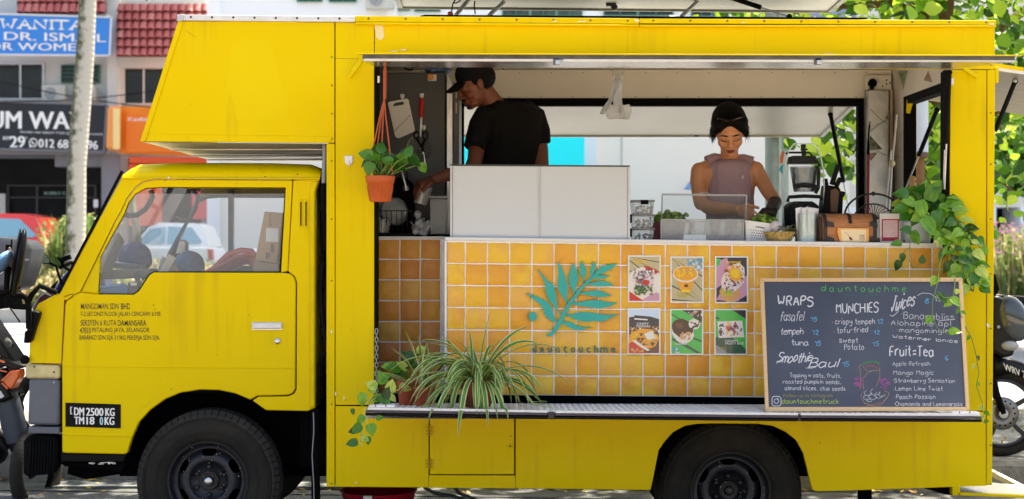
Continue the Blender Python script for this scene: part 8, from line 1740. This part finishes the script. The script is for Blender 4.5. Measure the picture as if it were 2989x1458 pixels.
HK = 1.15
m = MB(); head_parts(m, HM, HK)
m.tube([P(2129, 425, wy - .02), P(2129, 462, wy + .03), P(2130, 492, wy + .05)], [.050, .050, .062], 16)
loft(m, [((2130, 468, wy + .03), 34, .05), ((2130, 480, wy + .04), 62, .07), ((2128, 494, wy + .04), 84, .085), ((2128, 530, wy + .04), 78, .10), ((2130, 600, wy + .02), 68, .10), ((2130, 690, wy), 66, .10)])
RA = [P(2042, 500, wy + .03), P(2038, 534, wy + .01), P(2044, 588, wy - .04), P(2066, 606, wy - .10), P(2110, 610, wy - .2), P(2160, 612, wy - .32)]
m.tube(RA, [.050, .048, .041, .040, .036, .027], 14); m.ell(P(2042, 500, wy + .03), .050, .055, .050, 14); m.ell(P(2046, 594, wy - .05), .041, n=12)
LA = [P(2206, 498, wy + .03), P(2220, 520, wy + .01), P(2242, 560, wy - .03), P(2262, 588, wy - .09), P(2262, 600, wy - .16), P(2254, 612, wy - .25)]
m.tube(LA, [.047, .044, .040, .038, .034, .028], 14); m.ell(P(2206, 496, wy + .03), .048, .055, .048, 14); m.tube([P(2129, 462, wy + .05), P(2165, 474, wy + .05), P(2204, 492, wy + .04)], [.040, .036, .040], 12); m.tube([P(2129, 462, wy + .05), P(2090, 474, wy + .05), P(2046, 496, wy + .04)], [.040, .036, .040], 12)
hand(m, P(2156, 609, wy - .31), P(2196, 628, wy - .40), (0, -.6, 1), (.5, .2, .55), (.55, .42, .40, .42), (.9, -.15, -.25), 1.0, .06)
body = ob('body', m, SKINW, wm); remesh(body, .0042, 5)
face_marks(wm, HM, HK, mat('woman_lips', lin((128, 60, 54)), .4))
TOPM = cloth_mat('mauve_jersey', lin((172, 144, 156)), (13, 4, 2.2), .55, 2.2)
m = MB(); loft(m, [((2131, 466, wy + .03), 36, .060), ((2131, 470, wy + .03), 46, .072), ((2130, 475, wy + .03), 56, .084), ((2129, 482, wy + .03), 63, .094), ((2129, 492, wy + .03), 67, .102), ((2129, 510, wy + .03), 64, .106), ((2129, 545, wy + .02), 67, .118), ((2130, 590, wy + .01), 71, .118), ((2131, 640, wy), 70, .116), ((2131, 720, wy), 70, .116)], 28, 2.3)
m.tube([P(2148, 467, wy + .05), P(2166, 469, wy + .05), P(2193, 481, wy + .045)], [.030, .040, .049], 12); m.tube([P(2108, 466, wy + .05), P(2090, 466, wy + .05), P(2066, 479, wy + .045)], [.030, .040, .049], 12)
o = ob('tank_top', m, TOPM, wm); remesh(o, .006, 4)
m = MB(); m.tube([P(2131 + math.cos(a) * 37, 468 - math.sin(a) * 2 + (6 if math.sin(a) > 0 else 0), wy + .03 - math.sin(a) * .058) for a in [k / 20 * 6.283 for k in range(21)]], .0035, 6, cap=False); ob('neck_band', m, TOPM, wm, smooth=True)
m = MB(); m.pr([(2166, 523), (2169, 521), (2171, 512), (2167, 516)], wy - .112, wy - .108); ob('chest_logo', m, WPL, wm)
m = MB(); A = HM @ Matrix.Scale(HK, 4)
m.ell((0, -.030, .046), .087, .100, .090, 18, A); m.ell((0, -.075, .0), .070, .055, .075, 14, A)
m.ell((.052, .022, .058), .040, .058, .046, 12, A); m.ell((-.052, .022, .058), .040, .058, .046, 12, A)
for s in (1, -1):
 m.tube([A @ Vector((s * .015, .050, .098)), A @ Vector((s * .050, .058, .062)), A @ Vector((s * .071, .040, .022)), A @ Vector((s * .074, .018, -.008))], [.022, .028, .020, .010], 10)
r = random.Random(4)
hr = ob('hair', m, HAIR, wm); remesh(hr, .0045, 2)
m = MB()
for i in range(260):
 s = r.choice((1, -1)); a0 = Vector((s * r.uniform(.0, .02), .02 + r.uniform(-.05, .04), .118 + r.uniform(-.004, .008))); a1 = Vector((s * r.uniform(.045, .075), r.uniform(.02, .075), r.uniform(.04, .09))); a2 = Vector((s * r.uniform(.070, .092), r.uniform(-.03, .045), r.uniform(-.02, .03))); a3 = a2 + Vector((s * r.uniform(-.006, .014), r.uniform(-.01, .012), r.uniform(-.035, -.005)))
 m.tube([A @ v for v in (a0, a1, a2, a3)], [.0016, .0018, .0014, .0004], 4)
o = ob('hair_strands', m, HAIR, hr, smooth='all'); o['kind'] = 'stuff'
LENS = mat('dark_lens', (.01, .01, .012), .08, coat=.6)
for s in (1, -1):
 m = MB(); L4 = A @ Matrix.Translation((s * .034, .082, .104)) @ Matrix.Rotation(R(-52), 4, 'X') @ Matrix.Rotation(R(-s * 16), 4, 'Z'); m.ell((0, 0, 0), .027, .005, .020, 16, L4); sg_ = ob('sunglass_lens', m, LENS, wm, smooth=True)
 m = MB(); m.tube([L4 @ Vector((math.cos(a) * .028, -.0, math.sin(a) * .021)) for a in [k / 18 * 6.283 for k in range(19)]], .0018, 5, cap=False); ob('sunglass_rim', m, mat('dark_metal_rim', (.10, .07, .06), .2, .7), sg_)
m = MB(); m.tube([A @ Vector((-.012, .092, .106)), A @ Vector((0, .096, .108)), A @ Vector((.012, .092, .106))], .0022, 6); ob('sunglass_bridge', m, LENS, wm)
m = MB(); gw = P(2256, 604, wy - .22)
m.tube([P(2262, 590, wy - .15), gw, P(2250, 614, wy - .28)], [(.040, .037), (.038, .034), (.034, .026)], 14)
hand(m, P(2254, 608, wy - .25), P(2240, 640, wy - .36), (.1, -1, .35), (-1, 0, -.1), (.35, .5, .55, .6), (-.8, -.3, -.75), 1.02, .04, .0088)
gl = ob('glove', m, mat('black_nitrile', (.012, .012, .014), .36, noise=.2, scale=20, bump=.5, bscale=30), wm); remesh(gl, .004, 3)
m = MB(); m.ell(P(2206, 690, .95), .1, .1, .1); loft(m, [((2131, 715, wy), 76, .125), ((2131, 780, wy + .02), 80, .13), ((2131, 860, wy + .03), 70, .12)], 20)
m2 = MB(); loft(m2, [((2131, 715, wy), 74, .12), ((2131, 780, wy + .02), 80, .13), ((2131, 850, wy + .03), 74, .125)], 20)
for s in (-1, 1): m2.tube([P(2131 + s * 38, 840, wy + .03), P(2131 + s * 40, 1010, wy + .04), Vector((P(2131 + s * 40, 1100, wy).x, wy + .04, FLZ + .06))], [.085, .06, .05], 14)
o = ob('trousers', m2, mat('dark_trousers', (.02, .02, .025), .9), wm); remesh(o, .012, 3)
m = MB()
for s in (-1, 1): m.ell((X(2131 + s * 40, wy), wy - .02, FLZ + .04), .045, .13, .04, 12)
ob('shoes', m, BLK, wm, smooth=True)
my = .80
mn = thing('person', 'man in black cap and T-shirt looking down to the left with a clear cup', 'person', (X(1470, my), my + .1, FLZ))
HM = Matrix.Translation(P(1386, 247, my)) @ Matrix.Rotation(R(107), 4, 'Z') @ Matrix.Rotation(R(-27), 4, 'X')
HK = 1.12
m = MB(); head_parts(m, HM, HK, nose=1.6, chin=1.12)
m.tube([P(1408, 262, my + .02), P(1430, 292, my + .05), P(1446, 322, my + .07)], [.058, .060, .075], 16)
loft(m, [((1462, 300, my + .08), 44, .08), ((1480, 330, my + .08), 78, .11), ((1486, 380, my + .08), 92, .12), ((1482, 480, my + .08), 84, .12), ((1476, 640, my + .08), 78, .12)])
m.tube([P(1560, 350, my + .10), P(1566, 400, my + .12), P(1574, 440, my + .10), P(1580, 500, my + .06), P(1560, 580, my - .02)], [.060, .058, .052, .046, .034], 14)
AR = [P(1402, 360, my - .02), P(1394, 410, my - .08), P(1386, 470, my - .14), P(1360, 520, my - .18), P(1310, 510, my - .20), P(1262, 526, my - .22)]
m.tube(AR, [.056, .050, .043, .041, .038, .028], 14)
hand(m, P(1268, 524, my - .22), P(1232, 534, my - .24), (-.1, -.2, 1), (-.2, -1, -.4), (.62, .68, .62, .55), (-.7, -.2, -.8), 1.08, .03, .0086)
hand(m, P(1562, 576, my - .02), P(1550, 610, my - .05), (0, -1, .2), (-1, 0, 0), (.3, .3, .3, .3), (-.4, -.5, -.8), 1.05)
o = ob('body', m, SKINM, mn); remesh(o, .0045, 5)
face_marks(mn, HM, HK, mat('man_lips', lin((92, 50, 40)), .5))
A = HM @ Matrix.Scale(HK, 4)
m = MB(); m.ell((0, .074, -.090), .022, .018, .014, 10, A); m.ell((0, .090, -.052), .024, .010, .006, 10, A); ob('goatee', m, mat('stubble', lin((38, 26, 22)), .8), mn, smooth=True)
m = MB(); m.ell((0, -.040, .018), .079, .082, .075, 16, A); m.ell((.066, -.004, .022), .014, .034, .036, 10, A); m.ell((-.066, -.004, .022), .014, .034, .036, 10, A); o = ob('hair', m, HAIR, mn); remesh(o, .005, 2)
TS = cloth_mat('black_cotton', (.006, .006, .0065), (3, 3, 2), 1.0, 2.5)
m = MB(); loft(m, [((1452, 296, my + .07), 34, .066), ((1468, 300, my + .08), 54, .085), ((1486, 312, my + .08), 82, .115), ((1486, 340, my + .08), 98, .13), ((1486, 400, my + .08), 94, .135), ((1470, 470, my + .08), 98, .135), ((1468, 560, my + .08), 94, .135), ((1468, 700, my + .08), 94, .135)], 26, 2.3)
m.tube([P(1520, 318, my + .09), P(1556, 345, my + .11), P(1568, 385, my + .12), P(1572, 422, my + .12)], [.066, .078, .076, .072], 16); m.tube([P(1420, 330, my + .0), P(1402, 366, my - .05), P(1392, 402, my - .10), P(1384, 432, my - .13)], [.062, .066, .063, .060], 16)
o = ob('t_shirt', m, TS, mn); remesh(o, .007, 5)
m = MB(); m.tube([P(1444 + math.cos(a) * 36, 306 - math.cos(a) * 9 + math.sin(a) * 12, my + .06 - math.sin(a) * .07) for a in [k / 20 * 6.283 for k in range(21)]], .005, 6, cap=False); ob('collar', m, TS, mn, smooth=True)
CAPM = mat('charcoal_cap', lin((20, 21, 26)), .9, spec=.1, noise=.2, scale=20, bump=.2, bscale=60)
m = MB(); m.ell((0, -.022, .060), .083, .100, .075, 20, A); m.v = [v for v in m.v]; cp = ob('cap_crown', m, CAPM, mn); remesh(cp, .006, 2)
m = MB(); rows = []
for i in range(7):
 u = i / 6
 for j in range(9):
  a = (j / 8 - .5) * 2; m.v.append(tuple(A @ Vector((a * .070 * (1 - .28 * u * u), .060 + .012 * (1 - a * a) + u * (.082 - .030 * a * a), .052 - .018 * u - .022 * a * a))))
for i in range(6):
 for j in range(8): q = i * 9 + j; m.f.append((q, q + 1, q + 10, q + 9)); m.mi.append(0)
n = len(m.v); m.v += [(x, y, z - .005) for x, y, z in m.v]; m.f += [tuple(n + q for q in f[::-1]) for f in m.f]; m.mi = [0] * len(m.f); ob('cap_brim', m, CAPM, mn, smooth='all', recalc=False)
m = MB(); m.tube([A @ Vector((.03, -.125, .040)), A @ Vector((.012, -.145, .038)), A @ Vector((-.004, -.165, .018)), A @ Vector((-.008, -.172, -.002))], [(.012, .004), (.012, .004), (.009, .003), (.004, .002)], 8); ob('cap_strap', m, CAPM, mn, smooth=True)
m2 = MB(); loft(m2, [((1468, 690, my + .08), 96, .135), ((1468, 760, my + .08), 92, .13), ((1468, 860, my + .08), 84, .13)], 20)
for s in (-1, 1): m2.tube([P(1468 + s * 44, 850, my + .08), P(1468 + s * 46, 1010, my + .08), Vector((P(1468 + s * 46, 1100, my).x, my + .08, FLZ + .06))], [.09, .065, .055], 14)
o = ob('trousers', m2, mat('dark_trousers', (.02, .02, .025), .9), mn); remesh(o, .012, 3)
m = MB()
for s in (-1, 1): m.ell((X(1468 + s * 46, my), my + .03, FLZ + .04), .048, .14, .04, 12)
ob('shoes', m, BLK, mn, smooth=True)
# ================================================================== MOTORCYCLES
MOR = mat('orange_fairing', lin((236, 96, 20)), .3, coat=.5); MBK = mat('black_fairing', (.005, .005, .006), .35, coat=.05, spec=.2, noise=.2); MGR = mat('grey_fairing', lin((58, 64, 76)), .4, noise=.15)
def spin(c, prof, axis_ang, n=40):      # ring round a horizontal axis turned by axis_ang
 m = MB(); m.lathe(c, prof, 'Y', n, cap=False, mtx=Matrix.Rotation(axis_ang, 3, 'Z')); return m
t = thing('motorcycle', 'black and orange motorcycle at the left edge in front of the kerb', 'motorcycle', (X(60, 2.3), 2.3, GZ))
yy = 2.15; wc = Vector((X(92, yy), yy, GZ + .285))
m = MB(); m.pr([(-40, 930), (40, 1050), (44, 1075), (20, 1080), (-10, 1030), (-60, 960)], yy - .12, yy + .14); ob('fairing', m, MBK, t, bevel=.02)
m = MB(); m.pr([(-10, 1042), (20, 1050), (45, 1062), (68, 1066), (70, 1074), (40, 1082), (10, 1070), (-20, 1080)], yy - .16, yy + .10); ob('beak', m, MBK, t, bevel=.015)
m = MB(); m.pr([(4, 1110), (28, 1084), (55, 1080), (56, 1100), (34, 1138), (20, 1132)], yy - .18, yy - .05); ob('indicator', m, MOR, t, bevel=.01)
m = MB(); m.bar(P(-20, 1046, yy - .17), P(14, 1058, yy - .17), .01, .012); m.bar(P(4, 1112, yy - .19), P(30, 1090, yy - .19), .008, .008); m.bar(P(6, 1118, yy - .19), P(22, 1136, yy - .19), .008, .008); m.bar(P(-20, 1078, yy - .17), P(20, 1086, yy - .17), .01, .008); ob('orange_trim', m, MOR, t)
m = MB(); m.pr([(-40, 1082), (10, 1082), (26, 1140), (40, 1160), (10, 1175), (-40, 1180)], yy - .15, yy + .12); ob('side_cover', m, MBK, t, bevel=.02)
m = MB(); m.pr([(-14, 1140), (2, 1142), (12, 1158), (2, 1164), (-12, 1152)], yy - .158, yy - .151); ob('sticker', m, WPL, t)
m = MB(); m.tube([P(20, 1150, yy - .05), P(40, 1240, yy - .06), P(52, 1290, yy - .06)], [.075, .082, .07], 14, flat=.8); ob('leg_shield', m, MGR, t, smooth=True)
m = MB(); m.tube([P(40, 1290, yy - .04), P(70, 1340, yy - .04), P(98, 1395, yy - .04)], [.05, .04, .028], 12); ob('fork', m, MBK, t, smooth=True)
m = spin(P(106, 1372, yy), [(.20, -.02), (.24, -.045), (.27, -.04), (.285, 0), (.27, .04), (.24, .045), (.20, .02)], R(78)); o = ob('front_tyre', m, TYRE, t, smooth='all'); o.scale = (1, 1, 1)
m = MB(); m.tube([P(30, 1140, yy), P(55, 1150, yy - .05), P(68, 1190, yy - .02), P(62, 1240, yy)], .008, 8); m.tube([P(24, 1150, yy), P(46, 1166, yy - .03), P(52, 1210, yy)], .006, 8); ob('brake_hose', m, BLK, t, smooth=True)
m = MB(); m.tube([P(-60, 1230, yy), P(0, 1290, yy - .02), P(20, 1310, yy)], .05, 10); m.ell(P(-20, 1320, yy), .1, .1, .09); m.tube([P(-120, 1180, yy + .05), P(20, 1180, yy)], .08, 10); ob('engine', m, MBK, t, smooth=True)
m = MB(); m.ell(P(-60, 985, yy + .05), .16, .14, .11, 16); m.ell(P(8, 1010, yy), .07, .08, .06, 14); ob('cowl', m, mat('gloss_charcoal', lin((26, 28, 36)), .2, coat=.4), t, smooth=True)
m = spin(P(-560, 1300, yy + .3), [(.20, -.02), (.24, -.045), (.28, -.03), (.285, 0), (.28, .03), (.24, .045), (.20, .02)], R(30)); ob('rear_tyre', m, TYRE, t, smooth='all')
m = MB(); m.tube([P(-560, 1300, yy + .3), P(-300, 1120, yy + .2), P(-100, 1060, yy + .05)], .06, 10); m.ell(P(-320, 1040, yy + .18), .3, .14, .07); ob('frame_and_seat', m, BLK, t, smooth=True)
t = thing('delivery_box', 'rounded grey top box behind the truck mirror at the left edge', 'top box', P(20, 860, 2.6))
m = MB(); m.pr([(-150, 850), (40, 850), (62, 835), (80, 780), (90, 730), (84, 712), (64, 702), (0, 694), (-150, 690)], 2.5, 2.85); ob('box_shell', m, mat('mid_grey_plastic', lin((96, 96, 104)), .45, noise=.1), t, bevel=.04)
m = MB(); m.pr([(-150, 764), (82, 762), (84, 756), (-150, 756)], 2.49, 2.4999); ob('seam', m, mat('pale_seam', lin((150, 150, 158)), .5), t)
m = MB(); m.pr([(-150, 850), (20, 850), (26, 900), (-150, 920)], 2.5, 2.8); m.bar(P(-20, 900, 2.6), P(-40, 1150, 2.6), .05, .05); m.bar(P(-40, 1150, 2.6), P(-60, 1420, 2.6), .05, .05); ob('rack', m, BLK, t)
t = thing('motorcycle', 'dark blue motorcycle with a leaf shaped mirror behind the front of the cab', 'motorcycle', (X(190, 3.3), 3.3, .17))
MB_ = mat('navy_fairing', lin((24, 34, 110)), .25, coat=.5); yy = 3.0
m = MB(); pts = [(90, 733), (100, 729), (118, 731), (134, 744), (145, 760), (146, 770), (132, 772), (116, 768), (100, 755), (92, 742)]; m.pr(pts, yy, yy + .02); ob('mirror_casing', m, BLK, t, bevel=.004)
m = MB(); m.pr([(95 + (a - 95) * .9 + 3, 750 + (b - 750) * .86) for a, b in pts], yy - .003, yy - .0005); ob('mirror_glass', m, mat('painted_leaf_reflection', lin((190, 205, 190)), .3, .3, col2=lin((96, 130, 80)), scale=14), t)  # leaf reflection put into the glass colour as green blotches
m = MB(); m.tube([P(144, 768, yy + .01), P(164, 778, yy + .02), P(170, 800, yy + .03), P(180, 830, yy + .05)], .009, 8); ob('mirror_stalk', m, BLK, t, smooth=True)
m = MB(); m.tube([P(168, 752, yy), P(178, 762, yy), P(186, 780, yy + .02), P(200, 788, yy + .1)], .010, 8); m.bar(P(176, 762, yy), P(205, 750, yy), .05, .03); m.tube([P(175, 782, yy), P(205, 768, yy + .1), P(240, 772, yy + .3)], .014, 8); ob('handlebar', m, BLK, t, smooth=True)
m = MB(); m.pr([(150, 860), (160, 838), (176, 812), (200, 786), (300, 800), (320, 900), (150, 910)], yy + .05, yy + .3); ob('cowl', m, MB_, t, bevel=.02)
m = MB(); m.pr([(92, 900), (112, 868), (138, 848), (168, 856), (230, 880), (230, 910), (96, 912)], yy - .04, yy + .05); ob('lamp_cowl', m, mat('maroon_cowl', lin((84, 22, 34)), .3, coat=.5), t, bevel=.02)
m = MB(); m.pr([(112, 852), (150, 866), (150, 862), (116, 847)], yy - .06, yy - .045); ob('silver_trim', m, ALU, t)
m = MB()
for k in range(5): m.tube([P(170 - k * 3, 820 + k * 6, yy - .01), P(150 - k * 2, 838 + k * 5, yy - .03), P(160, 856 + k * 2, yy)], .006, 6)
ob('cables', m, BLK, t)
m = MB(); m.box(X(130, yy), X(560, yy), yy + .06, yy + .3, .45, Z(905, yy)); ob('body_panel', m, MBK, t, bevel=.04)
for px in (150, 760):
 m = spin(P(px, 1190, yy + .18), [(.20, -.02), (.24, -.045), (.28, -.03), (.29, 0), (.28, .03), (.24, .045), (.20, .02)], R(8)); ob('tyre', m, TYRE, t, smooth='all')
t = thing('scooter', 'black scooter with spoked alloy front wheel and plate WRV 75 at the right edge', 'scooter', (X(2930, 2.55), 2.55, .17))
yy = 2.45; wc = P(2922, 1196, yy); rad = M_(126, yy); wc.z = .17 + rad
m = MB(); m.lathe(wc, [(rad * .80, -.018), (rad * .86, -.036), (rad * .95, -.034), (rad, -.012), (rad, .012), (rad * .95, .034), (rad * .86, .036), (rad * .80, .018)], 'Y', 56, cap=False); ob('front_tyre', m, TYRE, t, smooth='all')
m = MB(); m.lathe(wc, [(rad * .72, -.012), (rad * .80, -.022), (rad * .81, 0), (rad * .80, .022), (rad * .72, .012), (rad * .72, -.012)], 'Y', 56, cap=False); ob('rim', m, mat('black_alloy', (.03, .03, .034), .3, .6), t, smooth='all')
for k in range(5):
 a = k / 5 * 6.283 + .5; m = MB(); m.bar(wc + Vector((math.cos(a) * .03, 0, math.sin(a) * .03)), wc + Vector((math.cos(a) * rad * .75, 0, math.sin(a) * rad * .75)), .022, .03); ob('spoke', m, MATS['black_alloy'], t, bevel=.004)
m = MB(); m.lathe(wc + Vector((0, -.03, 0)), [(.03, 0), (.11, 0), (.11, -.004), (.03, -.004), (.03, 0)], 'Y', 36, cap=False); bd = ob('brake_disc', m, mat('brake_disc_steel', lin((130, 128, 124)), .35, .7), t, smooth='all')
for k in range(14):
 a = k / 14 * 6.283; m = MB(); m.lathe(wc + Vector((math.cos(a) * .082, -.0345, math.sin(a) * .082)), [(.007, 0), (.007, -.0006)], 'Y', 8); ob('disc_hole', m, BLK, bd)
m = MB(); m.lathe(wc + Vector((0, -.05, 0)), [(.03, .04), (.03, -.01), (.012, -.014)], 'Y', 16); ob('hub', m, ALU, t, smooth=True)
m = MB(); m.tube([wc + Vector((0, -.05, 0)), P(2900, 1120, yy - .05), P(2890, 1020, yy)], .022, 10); m.tube([wc + Vector((0, .05, 0)), P(2900, 1120, yy + .06), P(2890, 1020, yy + .05)], .022, 10); ob('fork', m, BLK, t, smooth=True)
m = MB(); rg = [wc + Vector((math.cos(a) * rad * 1.10, 0, math.sin(a) * rad * 1.10)) for a in [R(d_) for d_ in range(20, 172, 12)]]; m.tube(rg, .05, 10, flat=.35, up=(0, 1, 0)); m.pr([(2906, 1040), (2918, 1042), (3030, 1090), (3040, 1116), (2960, 1084), (2920, 1100), (2906, 1100)], yy - .06, yy + .06); fd = ob('front_mudguard', m, MBK, t, smooth='all')
m = MB(); text_flat('WRV 75', 2932, 3006, 1060, 1080, yy - .0615, bold=.02, mb=m, slope=30, skew=-4); ob('plate_lettering', m, WPL, fd, recalc=False)
m = MB(); m.pr([(2895, 1010), (2896, 872), (2912, 862), (2940, 876), (2962, 900), (2976, 950), (2970, 1000), (2960, 1040), (2930, 1046), (2900, 1030)], yy - .12, yy + .16); ob('front_panel', m, MBK, t, bevel=.03)
m = MB(); m.ell((0, 0, 0), .10, .05, .16, 16, Matrix.Translation(P(2958, 930, yy - .10)) @ Matrix.Rotation(R(-20), 4, 'Y')); ob('headlamp', m, mat('smoky_lamp', lin((60, 68, 74)), .12, coat=.5), t, smooth=True)
m = MB(); m.ell(P(2948, 1010, yy - .12), .06, .04, .035, 12); m.ell(P(2915, 955, yy - .125), .012, .008, .012, 8); ob('indicator', m, mat('clear_lamp', lin((150, 156, 160)), .1, coat=1), t, smooth=True)
m = MB(); m.pr([(2892, 810), (2906, 800), (2918, 846), (2904, 868), (2894, 860)], yy - .02, yy + .05); m.tube([P(2893, 790, yy), P(2912, 836, yy), P(2902, 866, yy)], .008, 6); ob('windscreen_post', m, BLK, t, bevel=.005)
m = MB(); m.tube([P(2890, 870, yy + .1), P(3060, 880, yy + .1)], .03, 10); m.tube([P(3120, 860, yy + .05), P(3180, 1050, yy + .05)], .09, 12); m.ell(P(3300, 960, yy + .05), .4, .14, .09, 14); m.ell(P(3320, 1080, yy + .05), .36, .12, .14, 14); ob('scooter_body', m, MBK, t, smooth=True)
m = MB(); m.lathe(P(3460, 1196, yy), [(rad * .5, -.02), (rad * .86, -.036), (rad, 0), (rad * .86, .036), (rad * .5, .02)], 'Y', 40); ob('rear_tyre', m, TYRE, t, smooth='all')
